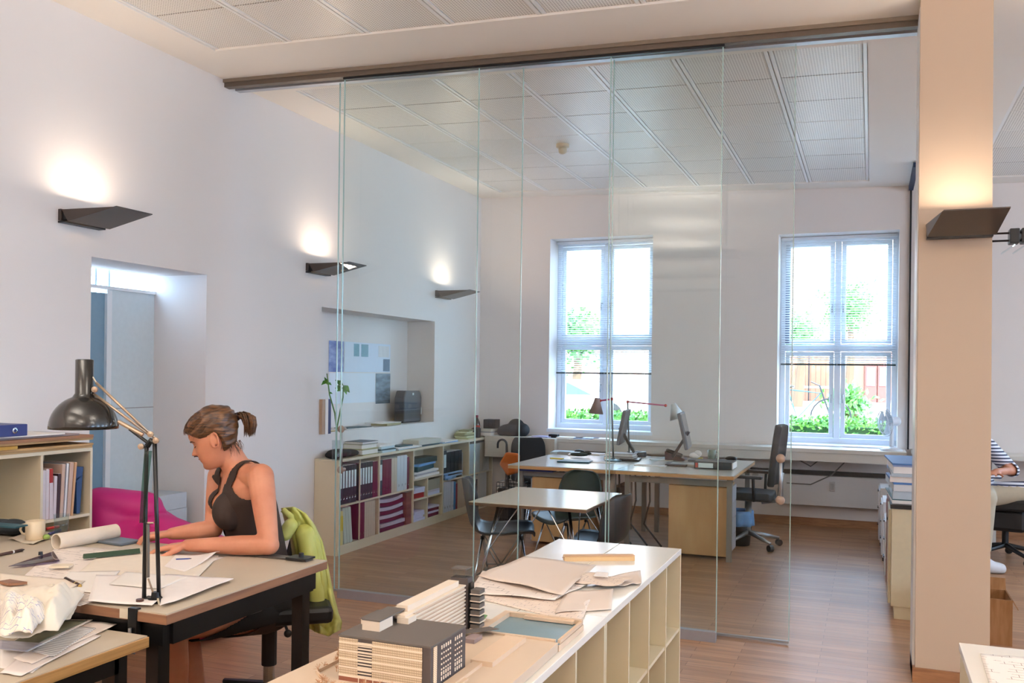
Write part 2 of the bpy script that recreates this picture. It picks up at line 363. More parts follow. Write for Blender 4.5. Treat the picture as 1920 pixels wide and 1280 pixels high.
# sliding-glass head track along the ceiling
def bar(x0, x1, y0, y1, d0, d1): return cslab(x0, x1, y0, y1, d0, d1)
structure(bar(WL, PX0, 4.97, 5.17, -.022, .0).build('trim_4', track_m))
structure(bar(WL, PX0, 4.985, 5.035, -.05, -.022).build('trim_5', mat('track_dark_bronze', '6e6258', .45, .5)))  # lower track bar in a darker bronze
structure(bar(-3.17, -.76, 5.0, 5.03, -.062, -.05).build('trim_6', dark_m))
structure(bar(WL, PX0, 5.10, 5.15, -.042, -.022).build('trim_7', mat('track_silver', 'b9bdc6', .4, .6)))
# cross partition line on the back wall beside the pillar
structure(B(.325, .34, WB - .03, WB - .001, .78, 3.27).build('trim_8', dark_m))
structure(B(.31, .35, 8.3, WB - .03, 3.22, 3.26).build('trim_9', mat('dark_blue_track', '2d3a55', .5, .3)))

# glass panels -----------------------------------------------------------------
def glass_panel(x0, x1, y, z0, ztop, label, rail, handle=None):
    t = thing('glass_panel', label, 'glass partition', ((x0 + x1) / 2, y, 0), 'frameless glass panels of the room divider')
    zt = lambda x: ZC(x) - ztop
    m = MB(); m.add([(x0, y - .005, z0), (x1, y - .005, z0), (x1, y + .005, z0), (x0, y + .005, z0), (x0, y - .005, zt(x0)), (x1, y - .005, zt(x1)), (x1, y + .005, zt(x1)), (x0, y + .005, zt(x0))],
          [(0, 3, 2, 1), (4, 5, 6, 7), (0, 1, 5, 4), (1, 2, 6, 5), (2, 3, 7, 6), (3, 0, 4, 7)])
    m.build('glass_pane', glassA, t)
    e = MB()
    for x in (x0, x1): 
        e.add([(x - .0022, y - .0052, z0), (x + .0022, y - .0052, z0), (x + .0022, y + .0052, z0), (x - .0022, y + .0052, z0), (x - .0022, y - .0052, zt(x)), (x + .0022, y - .0052, zt(x)), (x + .0022, y + .0052, zt(x)), (x - .0022, y + .0052, zt(x))],
              [(0, 3, 2, 1), (4, 5, 6, 7), (0, 1, 5, 4), (1, 2, 6, 5), (2, 3, 7, 6), (3, 0, 4, 7)])
    e.build('polished_edge', mat('green_glass_edge', 'a9c4bf', .15, 0, .05, spec=.8), t)
    if rail: B(x0, x1, y - .02, y + .02, 0, .055).build('floor_rail', mat('anodised_rail', 'a7a6ad', .4, .5), t)
    else:
        B(x0, x1, y - .008, y + .008, z0 - .012, z0).build('floor_rail', alu_m, t)
    if handle:
        hx, z_0, z_1, hm = handle
        h = MB(); h.tube([(hx, y - .045, z_0), (hx, y - .045, z_1)], .009, 10)
        h2 = h.build('pull_handle', alu_m, t, smooth=True)
        for z in (z_0 + .01, z_1 - .01):
            MB().lathe((hx, y - .05, z), [(.001, -.012), (.021, -.01), (.025, 0), (.02, .012), (.012, .03), (.01, .05)], 16, (0, 1, 0)).build('knob', hm, h2, smooth=True)
    return t
wk = mat('pale_wood_knob', 'a48c7c', .5)
glass_panel(-3.165, -2.222, 5.015, .055, .05, 'fixed floor-to-ceiling glass panel standing nearest the left wall, on a grey floor rail', True)
glass_panel(-1.40, -.770, 5.015, .055, .05, 'narrow fixed glass panel in front of the square drawer desk, on a grey floor rail', True)
glass_panel(-3.27, -1.978, 5.125, .02, .035, 'wide sliding glass panel with steel pull handle before the binder shelves', False, (-3.20, .80, 1.085, wk))
glass_panel(-1.412, -.398, 5.125, .02, .035, 'wide sliding glass panel with wood-knobbed handle beside the open doorway', False, (-.447, .775, 1.02, wk))
B(-2.222, -1.4, 4.995, 5.035, 0, .055).build('floor_rail', MATS['anodised_rail'], label='grey floor rail of the glass divider, running behind the white cabinet', cat='rail')

# door recess on the left -------------------------------------------------------
XD = WL - .44
def Yd(x): return onx(x, 700, XD).y
ya, yb_, yc = Yd(197), Yd(206), 4.835
d = thing('door_1', None, None, (XD, 4.3, 0)); d['kind'] = 'structure'
blugl = mat('blue_grey_door_glass', '7f9bac', .3)
B(XD - .05, XD - .01, 3.6, ya, 0, 1.93).build('door_leaf', blugl, d)
B(XD - .05, XD + .012, ya, yb_, 0, 1.95).build('door_frame', white_m, d)
B(XD - .03, XD + .0, yb_, 5.1, 0, 1.955).build('fixed_panel', mat('pale_grey_panel', 'cfd8da', .5), d)
B(XD - .02, XD + .003, yb_, 4.835, 1.19, 1.196).build('panel_joint', grey_m, d)
B(XD - .05, XD + .014, 3.6, 5.1, 1.955, 1.975).build('transom_bar', white_m, d)
B(XD - .045, XD - .035, 3.6, 5.1, 1.975, 2.35).build('transom_glass', glassW, d)
for px in (181, 206): B(XD - .04, XD - .02, Yd(px), Yd(px) + .012, 1.975, 2.35).build('glazing_bar', mat('pale_blue_bar', 'a9c4e0', .5), d)
# a lobby wall behind the door so that the doorway leads somewhere
structure(B(-6.2, -6.1, 2.0, 7.5, 0, 1.7).build('wall_lobby', wall_m))

# ------------------------------------------------------------------ windows, blinds, ledge
frame_m = mat('white_window_frame', 'dfe6f0', .4, var=.01)
slat_m = mat('pale_blind_slat', 'e6edf5', .45, var=.01)
YF = WB + .27
def window(n, wi, ztr):
    a, b, c, d = WIN[wi]; c0, d0 = c + .01, d - .01
    t = thing('window_%d' % n, None, None, ((a + b) / 2, YF, c)); t['kind'] = 'structure'
    mid = (a + b) / 2; m = MB()
    m.box(a, b, YF, YF + .07, c, c + .055); m.box(a, b, YF, YF + .07, d - .05, d); m.box(a, a + .05, YF, YF + .07, c + .055, d - .05); m.box(b - .05, b, YF, YF + .07, c + .055, d - .05)
    m.box(mid - .03, mid + .03, YF, YF + .07, c + .055, d - .05); m.box(a + .05, b - .05, YF - .003, YF + .073, ztr - .035, ztr + .035)
    m.build('window_frame', frame_m, t, bevel=.004)
    for sx in (0, 1):
        for sz in (0, 1):
            xa, xb = (a + .055, mid - .034) if sx == 0 else (mid + .034, b - .055)
            za, zb = (c + .06, ztr - .04) if sz == 0 else (ztr + .04, d - .055)
            m = MB(); w = .042
            m.box(xa, xb, YF + .012, YF + .055, za, za + w); m.box(xa, xb, YF + .012, YF + .055, zb - w, zb); m.box(xa, xa + w, YF + .012, YF + .055, za + w, zb - w); m.box(xb - w, xb, YF + .012, YF + .055, za + w, zb - w)
            s = m.build('casement', frame_m, t, bevel=.003)
            B(xa + w, xb - w, YF + .03, YF + .036, za + w, zb - w).build('window_pane', glassW, s)
            hx = xb - w / 2 if sx == 0 else xa + w / 2; hz = (za + zb) / 2 + (-.12 if sz else 0)
            MB().tube([(hx, YF + .01, hz), (hx, YF - .03, hz), (hx, YF - .035, hz - .08)], .007, 8).build('handle', alu_m, s, smooth=True)
    if wi == 1: B(a + .05, a + .09, YF - .003, YF + .01, ztr + .045, d - .06).build('perforated_strip', grid_mat('dotted_strip', 'dfe6f0', '5d6f8e', 0, 0, .024, .45), t)
    structure(B(a - .015, b + .015, WB - .014, WB + .27, c - .03, c + .004).build('window_%d_sill' % n, frame_m))
def blind(wi, zb, label):
    a, b, c, d = WIN[wi]; t = thing('venetian_blind', label, 'blind', ((a + b) / 2, YF - .05, d), 'white venetian blinds')
    B(a + .012, b - .012, YF - .07, YF - .03, d - .035, d - .005).build('head_rail', frame_m, t)
    m = MB(); z = zb + .03
    while z < d - .045: m.obox(((a + b) / 2, YF - .05, z), ((b - a) / 2 - .02, .0125, .0006), 0, .30); z += .0235
    m.build('slats', slat_m, t)
    B(a + .015, b - .015, YF - .064, YF - .036, zb, zb + .016).build('bottom_rail', mat('dark_teal_rail', '33474c', .5), t)
    for x in (a + .12, b - .12, (a + b) / 2): MB().tube([(x, YF - .066, zb - .006), (x, YF - .066, d - .04)], .0016, 6).build('ladder_cord', white_m, t)
window(1, 0, 1.805); window(2, 1, 1.745); window(3, 2, 1.75); window(4, 3, 1.75)
blind(0, ony(1130, 701, YF - .05).z, 'white venetian blind lowered over the window behind the two desk lamps')
blind(1, ony(1580, 685, YF - .05).z, 'white venetian blind lowered over the window nearest the pillar')

ledge_m = mat('white_ledge', 'd9d6d0', .35, var=.01)
t = thing('window_ledge', 'long white ledge running under both windows', 'ledge', (-1.9, 9.2, .7))
B(-3.862, .31, 9.02, WB - .001, .735, .775).build('ledge_top', ledge_m, t, bevel=.004)
B(-3.862, .31, 9.03, 9.055, .655, .735).build('ledge_front', ledge_m, t)
B(-3.84, -3.05, 8.93, 9.02, .56, .775).build('corner_box', mat('ledge_cream', 'cfc7bb', .5), t)
t = thing('window_ledge', 'white ledge of the next room, seen right of the pillar', 'ledge', (2, 9.2, .7))
B(.36, 6.5, 8.92, WB - .001, .745, .785).build('ledge_top', ledge_m, t, bevel=.004)
for i, x in enumerate((1.0, 3.0, 5.0)): B(x, x + .04, 9.0, 9.3, 0.0, .745).build('support', ledge_m, t)
B(-3.0, .3, WB - .06, WB - .002, .5, .54).build('cable_tray', mat('dark_cable_tray', '3a3532', .5), label='dark cable tray running along the wall under the ledge', cat='cable tray')
t = thing('radiator', 'flat white radiator panel under the ledge near the pillar', 'radiator', (-.35, 9.27, .2))
B(-.79, .28, 9.22, 9.30, .21, .50).build('radiator_panel', mat('radiator_white', 'c9c8c9', .4, var=.01), t, bevel=.006)
B(-.7, -.66, 9.3, WB - .001, .3, .4).build('wall_bracket', alu_m, t); B(.1, .14, 9.3, WB - .001, .3, .4).build('wall_bracket', alu_m, t)
p = ony(1561, 912, 9.22)
t = thing('power_socket', 'small white socket box fixed on the radiator panel', 'socket', p)
B(p.x - .025, p.x + .025, 9.205, 9.22, p.z - .045, p.z + .045).build('socket_plate', mat('socket_plastic', 'b5b3b3', .4), t, bevel=.004)
B(p.x - .014, p.x + .014, 9.2, 9.206, p.z - .03, p.z + .03).build('rocker', grey_m, t)
for k, pts in enumerate([[(1475, 905), (1520, 908), (1560, 890), (1595, 855)], [(1480, 852), (1520, 874), (1548, 853)]]):
    MB().tube([ony(x, y, 9.13 if k < 2 else 9.02) for x, y in pts], .006, 8).build('power_cable', mat('grey_cable', '6b6764', .5), label=('grey cable sagging in front of the radiator', 'short grey cable hanging from the ledge above the radiator', 'grey cable looping behind the desks under the ledge')[k], cat='cable')
p = ony(1435, 893, 9.3)
t = thing('power_socket', 'pair of small sockets on the wall left of the radiator', 'socket', p)
for dx in (-.1, .06): MB().lathe((p.x + dx, WB, p.z), [(.001, .02), (.028, .02), (.034, .01), (.034, 0)], 14, (0, -1, 0)).build('socket_ring', grey_m, t, smooth=True)

# smoke detector
sp = Vector((-2.42, 7.2, ZC(-2.42)))
t = thing('smoke_detector', 'small cream smoke detector on the ceiling beyond the glass', 'smoke detector', sp)
MB().lathe(sp + Vector((0, 0, .012)), [(.055, 0), (.055, -.025), (.03, -.03)], 24).build('base', mat('aged_cream_plastic', 'cbbda2', .5), t, smooth=False)
MB().lathe(sp + Vector((0, 0, -.015)), [(.032, 0), (.036, -.02), (.03, -.045), (.015, -.055), (.001, -.056)], 24).build('sensor_head', MATS['aged_cream_plastic'], t, smooth=True)

# ------------------------------------------------------------------ outside
gr = mat('pale_gravel', 'd8cdb8', .9, var=.08, scale=4)
structure(B(-45, 40, 10.0, 60, .3, .5).build('ground', gr))
def leafmass(m, x0, x1, y0, y1, z0, z1, n, s, rnd):
    for _ in range(n):
        c = Vector((rnd.uniform(x0, x1), rnd.uniform(y0, y1), rnd.uniform(z0, z1))); a = Vector((rnd.uniform(-1, 1), rnd.uniform(-1, 1), rnd.uniform(-.3, 1))).normalized(); b = a.orthogonal().normalized()
        m.add([c, c + a * s * .5 + b * s * .3, c + a * s, c + a * s * .5 - b * s * .3], [(0, 1, 2, 3)])
rnd = random.Random(3)
hedge_m = streak_mat('hedge_leaves', '2c6e22', '86b84a', (1, 1, 1), .6, 12)
h = MB(); core = MB()
for a, b in ((-4.6, -1.6), (-1.6, 1.4)):
    leafmass(h, a, b, 10.95, 11.5, .5, .9, 5200, .06, rnd); leafmass(h, a, b, 10.9, 11.5, .86, .97, 2200, .06, rnd)
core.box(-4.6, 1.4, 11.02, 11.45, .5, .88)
t = thing('hedge', 'low clipped green hedge outside both windows', 'hedge', (-1.6, 11.2, .5))
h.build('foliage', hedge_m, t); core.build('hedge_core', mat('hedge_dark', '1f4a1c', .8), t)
# the building across the courtyard
brick = bpy.data.materials.new('pale_brick'); brick.use_nodes = True
_n = brick.node_tree.nodes; _t = _n.new('ShaderNodeTexBrick'); _t.inputs['Scale'].default_value = 1; _t.inputs['Brick Width'].default_value = .28; _t.inputs['Row Height'].default_value = .09; _t.inputs['Mortar Size'].default_value = .012
_t.inputs['Color1'].default_value = (*lin('b4968a'), 1); _t.inputs['Color2'].default_value = (*lin('a8887c'), 1); _t.inputs['Mortar'].default_value = (*lin('b9a899'), 1)
_c = _n.new('ShaderNodeTexCoord'); _m = _n.new('ShaderNodeMapping'); _m.inputs['Rotation'].default_value = (math.pi / 2, 0, 0); brick.node_tree.links.new(_c.outputs['Object'], _m.inputs[0]); brick.node_tree.links.new(_m.outputs[0], _t.inputs[0])
brick.node_tree.links.new(_t.outputs[0], _n['Principled BSDF'].inputs['Base Color'])
YO = 38.0
bt = thing('courtyard_building', 'brick building with arched gate and red doors across the courtyard', 'building', (-3, YO, .5))
B(-24, 14, YO, YO + 6, .5, 12).build('facade', brick, bt)
def zat(y, x=1560): return ony(x, y, YO).z
def xat(x, y=700): return ony(x, y, YO).x
def archpts(xa, xb, z0, zs, zt, n=12):
    c = (xa + xb) / 2; r = (xb - xa) / 2
    return [(xa, z0), (xb, z0)] + [(c + r * math.cos(math.pi * k / n), zs + (zt - zs) * math.sin(math.pi * k / n)) for k in range(n + 1)]
def flat(pts, y, th): return MB().slab([(x, y, z) for x, z in pts], (0, -th, 0))
cream = mat('pale_stone', 'dcd2bf', .8)
xa, xb = xat(1478), xat(1557)
flat(archpts(xa - .25, xb + .25, .5, zat(678), zat(648)), YO, .1).build('gate_arch', cream, bt)
g = flat(archpts(xa, xb, .5, zat(680), zat(656)), YO - .1, .08).build('wooden_gate', grid_mat('brown_planks', '8f5a40', '6b402c', .19, 0, 0, .15), bt)
B(xa, xb, YO - .2, YO - .18, zat(728), zat(724)).build('crossbar', cream, g); B((xa + xb) / 2 - .02, (xa + xb) / 2 + .02, YO - .2, YO - .18, .5, zat(665)).build('gate_gap', dark_m, g)
xa, xb = xat(1606), xat(1682)
flat(archpts(xa - .2, xb + .3, .5, zat(685), zat(650)), YO, .1).build('door_arch', mat('dark_recess', '7c5547', .8), bt)
for i, (p0, p1) in enumerate(((1622, 1644), (1646, 1668))):
    g = B(xat(p0), xat(p1), YO - .2, YO - .12, .5, zat(682)).build('red_door', mat('red_brown_door', '8e4038', .5), bt)
    B(xat(p0 + 3), xat(p1 - 3), YO - .23, YO - .2, zat(722), zat(688)).build('door_glass', mat('bluish_glass', '6d8292', .2), g)
for (p0, p1, q0, q1) in ((1492, 1512, 472, 508), (1516, 1546, 472, 508), (1494, 1512, 514, 560), (1516, 1546, 514, 560), (1608, 1628, 466, 508), (1632, 1668, 466, 508), (1608, 1628, 514, 560), (1632, 1668, 514, 560)):
    w = B(xat(p0), xat(p1), YO - .06, YO, zat(q1), zat(q0)).build('upper_window', mat('white_far_frame', 'e8ecf0', .5), bt)
    B(xat(p0) + .06, xat(p1) - .06, YO - .08, YO - .06, zat(q1) + .06, zat(q0) - .06).build('far_pane', mat('grey_blue_pane', '7b919f', .2), w)
B(xat(1600), xat(1676), YO - .15, YO, zat(574), zat(562)).build('balcony_band', cream, bt)
# gothic arch seen through the left window
xa, xb = xat(1160), xat(1206)
flat(archpts(xat(1130), xat(1212), zat(620), zat(560), zat(480)), YO, .12).build('blind_arch', cream, bt)
flat(archpts(xat(1138), xat(1204), zat(620), zat(562), zat(490)), YO - .12, .02).build('arch_pane', MATS['grey_blue_pane'], bt)
def tree(px, py, Y, r, label, n=2600):
    c = ony(px, py, Y); m = MB(); rr = random.Random(int(px))
    for _ in range(n):
        q = Vector((rr.gauss(0, .42), rr.gauss(0, .42), rr.gauss(0, .42))); q = q * r
        p = c + q; a = Vector((rr.uniform(-1, 1), rr.uniform(-1, 1), rr.uniform(-1, 1))).normalized(); b = a.orthogonal().normalized(); s = .16
        m.add([p, p + a * s * .5 + b * s * .3, p + a * s, p + a * s * .5 - b * s * .3], [(0, 1, 2, 3)])
    t = thing('tree', label, 'tree', (c.x, Y, .5), 'courtyard trees'); m.build('crown', green_m, t)
    MB().tube([(c.x, Y, .5), (c.x + .1, Y, c.z * .6 + .2), (c.x, Y, c.z)], [.16, .12, .06], 8).build('trunk', mat('bark', '5f4a38', .9), t)
tree(1078, 628, 24, .8, 'leafy green tree in the courtyard seen through the window with two lamps before it', 1500)
tree(1497, 622, 30, .75, 'green leafy tree before the arched gate in the courtyard', 900)
tree(1592, 575, 35, .95, 'tall leafy green tree between gate and red doors', 1500)
tree(1590, 758, 20, .38, 'small round green bush on the gravel', 700)
# parked car, far, pale
p = onz(1085, 760, .5); cy = 17.0; p = ony(1050, 757, cy)
t = thing('parked_car', 'pale parked car half hidden behind the hedge', 'car', (p.x, cy, .5))
prof = [(-2, .12), (2, .12), (2.05, .45), (1.6, .62), (1.0, .72), (.5, 1.12), (-.7, 1.15), (-1.4, .75), (-2.0, .66)]
MB().slab([(p.x + x, cy - .8, .5 + z * .75) for x, z in prof], (0, 1.6, 0)).build('car_body', mat('pale_car_paint', 'dcdcd8', .25, coat=.5), t, bevel=.05)
MB().slab([(p.x + x, cy - .82, .5 + z * .75) for x, z in [(-1.2, .76), (.9, .76), (.42, 1.06), (-.66, 1.08)]], (0, .03, 0)).build('side_window', mat('car_glass', '3d5560', .1), t)
for dx in (-1.25, 1.25): MB().lathe((p.x + dx, cy - .82, .5 + .22), [(.001, -.02), (.14, -.02), (.22, 0), (.22, .16), (.001, .17)], 20, (0, 1, 0)).build('wheel', black_m, t)
# bicycle leaning by the gate
p = ony(1495, 760, 15.0)
t = thing('bicycle', 'dark bicycle standing behind the hedge left of the small bush', 'bicycle', (p.x, 15, .5))
for dx in (-.5, .5):
    MB().tube([(p.x + dx + .3 * math.cos(a * math.pi / 10), 15, .82 + .3 * math.sin(a * math.pi / 10)) for a in range(21)], .014, 6).build('wheel', dark_m, t)
MB().tube([(p.x - .5, 15, .82), (p.x - .15, 15, 1.25), (p.x + .35, 15, 1.2), (p.x, 15, .8), (p.x - .15, 15, 1.25)], .016, 6).build('bicycle_frame', teal_m, t)
MB().tube([(p.x + .5, 15, .82), (p.x + .33, 15, 1.32), (p.x + .2, 15, 1.38)], .014, 6).build('handlebar', dark_m, t)
MB().ell((p.x - .17, 15, 1.3), (.12, .06, .03)).build('saddle', black_m, t)

# ------------------------------------------------------------------ wall lamps
lampshade_m = mat('smoke_bronze_shade', '4c4440', .35, .4, .05)
glow = mat('lamp_tube_glow', 'ffe6c0', .5, emit=('ffd7a0', 6))
def wall_lamp(loc, rz, label):
    """local frame: wall plane x=0, lamp projects to +x, length along y"""
    t = thing('wall_lamp', label, 'lamp', (0, 0, 0), 'wing-shaped wall uplighters')
    B(0, .02, -.14, .14, -.022, .04).build('back_plate', lampshade_m, t, bevel=.002)
    B(.02, .06, -.13, .13, -.02, .035).build('lamp_body', black_m, t, bevel=.003)
    w = MB()
    w.slab([(.07, -.135, -.03), (.36, -.09, .04), (.36, .17, .04), (.07, .15, -.03)], (0, 0, .005))
    w.slab([(.03, -.14, .035), (.07, -.135, -.03), (.36, -.09, .04)], (0, -.004, 0))
    w.build('lamp_wing', lampshade_m, t)
    B(.0, .05, -.14, .14, -.035, -.026).build('lower_fin', dark_m, t)
    MB().tube([(.085, -.10, .0), (.085, .11, .0)], .010, 10).build('light_tube', glow, t)
    for o in (t,): o.location = loc; o.rotation_euler = (0, 0, rz)
    c = Vector(loc) + Matrix.Rotation(rz, 3, 'Z') @ Vector((.115, 0, .035))
    l = area('lamp_light', c, (.24, .1), LAMPW, (1, .82, .64), Matrix.Rotation(rz, 3, 'Z') @ Vector((.65, 0, 1)))
    return t
LAMPW = 4.6
wall_lamp((WL, 3.79, 2.27), 0, 'dark wing-shaped wall lamp above the doorway')
wall_lamp((WL, 6.10, 2.25), 0, 'dark wing-shaped wall lamp crossed by the first glass edges')
wall_lamp((WL, 8.35, 2.24), 0, 'dark wing-shaped wall lamp nearest the back corner')
c = ony(1800, 430, 4.75); LAMPW = 4.6
wall_lamp((c.x - .005, 4.745, c.z - .01), -math.pi / 2, 'bronze wing-shaped lamp on the front of the pillar')
# housings of the added fill uplights, all out of view
for i, (x, y) in enumerate(FILL_PENDANTS):
    t = thing('fill_pendant', 'long white fill uplight added out of view to brighten the room', 'lamp', (x, y, ZC(x)), 'added fill uplights out of view')
    B(x - .62, x + .62, y - .17, y + .17, 2.68, 2.74).build('housing', white_m, t)
    for dx in (-.5, .5): MB().tube([(x + dx, y, 2.74), (x + dx, y, ZC(x + dx))], .004, 6).build('suspension_wire', alu_m, t)
# spotlight bar beside the pillar
p = ony(1863, 445, 4.9)
t = thing('spot_lamp_bar', 'black twin-rod spotlight bar fixed to the pillar side', 'lamp', (PX1 - .015, 4.9, 2.2))
z = p.z
B(PX1 - .02, PX1 - .008, 4.88, 4.92, z - .035, z + .035).build('wall_plate', dark_m, t)
for dz in (-.018, .018): MB().tube([(PX1 - .01, 4.9, z + dz), (PX1 + .5, 4.9, z + dz)], .005, 8).build('rod', mat('copper_black_rod', '2a2020', .4, .5), t, smooth=True)
for k, dx in enumerate((.075, .125, .26)):
    hd = B(PX1 + dx, PX1 + dx + (.042 if k == 0 else .11), 4.86, 4.94, z - .035, z + .035).build('lamp_head', black_m, t, bevel=.004)
    MB().slab([(PX1 + dx - .03, 4.86, z - .075), (PX1 + dx + .02, 4.86, z - .04), (PX1 + dx + .02, 4.94, z - .04), (PX1 + dx - .03, 4.94, z - .075)], (.004, 0, -.004)).build('glass_flap', glassC, hd)

# ------------------------------------------------------------------ long shelf of binders along the left wall
SX0, SX1 = WL + .003, -3.867
BY = [6.13, 6.745, 7.36, 7.975, 8.59, 9.2]; ZB, ZM, ZT = .075, .395, .735
t = thing('binder_shelf', 'long cream open shelf of binders along the left wall beyond the glass', 'shelf', (SX0, 7.66, 0))
B(SX0, SX1, BY[0] - .02, BY[-1] + .02, ZT, ZT + .02).build('shelf_top', shelf_m, t, bevel=.002)
B(SX0, SX1 - .01, BY[0] - .02, BY[-1] + .02, 0, ZB).build('plinth', shelf_m, t)
B(SX0, SX0 + .012, BY[0], BY[-1], ZB, ZT).build('back_panel', shelf_m, t)
B(SX0, SX1, BY[0] - .02, BY[0], ZB, ZT).build('side_panel', shelf_m, t); B(SX0, SX1, BY[-1], BY[-1] + .02, ZB, ZT).build('side_panel', shelf_m, t)
for y in BY[1:-1]: B(SX0 + .012, SX1, y - .009, y + .009, ZB, ZT).build('divider', shelf_m, t)
for i in range(5):
    zz = ZM if i != 2 else .47
    B(SX0 + .012, SX1, BY[i] + .009, BY[i + 1] - .009, zz - .014, zz).build('shelf_board', shelf_m, t)
B(SX0 + .012, SX1 - .005, 7.36 + .29, 7.36 + .305, ZB, .455).build('divider', shelf_m, t)
B(SX0 + .012, SX1 - .005, 7.37, 7.966, .27, .283).build('shelf_board', shelf_m, t)
for y in (6.43,): B(SX1 - .01, SX1, y - .004, y + .004, ZB, ZT).build('divider', shelf_m, t)

def binder(body, labelmat, w, h, ring=True, d=.2):
    r = thing('binder', '', 'binder', (0, 0, 0))
    MB().box(-d, 0, 0, w * .96, 0, h).build('cover', body, r, bevel=.002)
    if labelmat: B(0, .0015, w * .18, w * .80, h * .42, h * .86).build('spine_label', labelmat, r)
    if ring: MB().lathe((.001, w * .48, h * .16), [(.007, 0), (.010, .0012), (.010, -.0005)], 12, (1, 0, 0), caps=False).build('finger_ring', chrome_m, r)
    B(-d + .004, -.004, w * .12, w * .84, -.0 + h, h + .0012).build('page_block', paper_m, r)
    return r
PROTO = {}
def put_binder(key, args, x, y, z, label, group, tilt=0, cat='binder'):
    if key not in PROTO:
        PROTO[key] = binder(*args); o = PROTO[key]; o.location = (x, y, z)
        tag(o, label, cat, group)
    else: o = dup(PROTO[key], (x, y, z), None, label, group)
    o.rotation_euler = (tilt, 0, 0); return o
XF = SX1 - .012
def row(y, z, items, bay):
    for key, args, n, label, group, tilt in items:
        for _ in range(n):
            put_binder(key, args, XF, y, z, label, group, tilt); y += args[2] + (abs(math.sin(tilt)) * .02)
    return y
bk = ('black', (binder_m, lab_m, .043, .305)); 
row(6.136, ZM, [('black', (binder_m, lab_m, .043, .305), 6, 'black binder with white spine label left of the thin shelf upright', 'black binders left of the thin upright', 0)], 0)
row(6.437, ZM, [('black', (binder_m, lab_m, .043, .305), 5, 'black binder with white spine label right of the thin shelf upright', 'black binders right of the thin upright', 0),
    ('burgblank', (burg_m, None, .042, .30), 2, 'plain burgundy binder at the end of the labelled black row', 'burgundy binders ending the black row', 0)], 0)
row(6.14, ZB, [('yel', (mat('yellow_white_folder', 'd9c98a', .6), yellow_m, .03, .27, False), 2, 'yellow and white folder in the lowest left compartment', 'yellow folders lower left', 0)], 0)
row(6.22, ZB, [('wg', (mat('grey_green_folder', 'b9c4bb', .6), None, .04, .29, False), 3, 'pale green-grey folder leaning in the lower left compartment', 'leaning pale folders lower left', .12)], 0)
row(6.437, ZB, [('burg', (burg_m, None, .045, .30), 2, 'dark burgundy binder beside the beige files, lower shelf', 'burgundy binders lower shelf', 0), ('beige', (beigebind_m, None, .035, .295, False), 5, 'beige magazine file beside burgundy binders, lower shelf', 'beige files lower shelf', 0)], 0)
row(6.757, ZM, [('green1', (teal_m, lab_m, .06, .305), 1, 'dark green binder with a large white label, upper shelf', None, 0), ('burg2', (burg_m, None, .052, .30), 3, 'burgundy binder beside the dark green one, upper shelf', 'burgundy binders upper shelf', 0),
    ('beige2', (beigebind_m, None, .05, .30, False), 2, 'brown-beige binder between burgundy and pale grey ones', 'brown-beige binders upper shelf', 0), ('pale', (greybind_m, None, .062, .31), 3, 'pale grey binder with black finger hole, upper shelf', 'pale grey binders upper shelf', 0), ('burg3', (burg_m, None, .04, .29), 1, 'burgundy binder right of the pale grey trio', None, 0)], 1)
row(7.25, ZB, [('kraft', (streak_mat('brown_red_folder', '6f3c34', '8f5a48', (1, 1, 3), .6), None, .032, .29, False), 3, 'brown-red folder upright beside the sagging paper pile', 'brown-red folders', 0)], 1)
row(8.2, ZB, [('palew', (mat('white_blue_binder', 'cdd3e2', .5), None, .05, .29), 1, 'white binder standing left of the blue one, lower shelf', None, 0), ('bl', (mat('bright_blue_binder', '3f86c4', .5), None, .05, .28), 1, 'bright blue binder on the lower shelf', None, 0), ('bg3', (mat('crimson_binder', '8d1a2e', .5), None, .04, .26), 1, 'crimson binder right of the blue one, lower shelf', None, 0), ('be4', (beigebind_m, None, .045, .29, False), 4, 'beige file at the lower shelf behind the shell chair', 'beige files behind the chair', 0)], 3)
row(8.02, ZB, [('palew2', (mat('white_blue_binder', 'cdd3e2', .5), None, .055, .30), 3, 'white binder beside the paper cubbies, lower shelf', 'white binders lower shelf', 0)], 3)
row(8.0, ZM, [('dk', (mat('midnight_box', '1c2b33', .5), lab_m, .08, .29, False), 1, 'dark blue box file with pale label, upper shelf', None, 0), ('dk2', (mat('charcoal_box', '1a1e22', .5), None, .09, .27, False), 4, 'charcoal box file in the dark upper compartment', 'charcoal box files', 0), ('dk3', (grey_m, None, .02, .24, False), 1, 'thin grey folder beside charcoal box files', None, 0)], 3)
row(8.605, ZM, [('mag', (mat('silver_blue_file', 'b9c8d0', .5), None, .036, .31, False), 8, 'silver-blue magazine file on the upper shelf near the corner', 'silver-blue magazine files', 0), ('mag2', (mat('pale_beige_file', 'c9c3b8', .5), None, .036, .31, False), 7, 'pale beige magazine file at the end of the upper shelf', 'pale beige magazine files', 0)], 4)
row(8.605, ZB, [('wmag', (mat('white_file', 'cfc9bf', .5), binder_m, .06, .29, False), 4, 'white file with dark label on the lowest shelf near the corner', 'white files near the corner', 0), ('wmag2', (mat('white_file', 'cfc9bf', .5), None, .04, .30, False), 6, 'narrow cream file at the corner end of the lowest shelf', 'narrow cream files near the corner', 0)], 4)

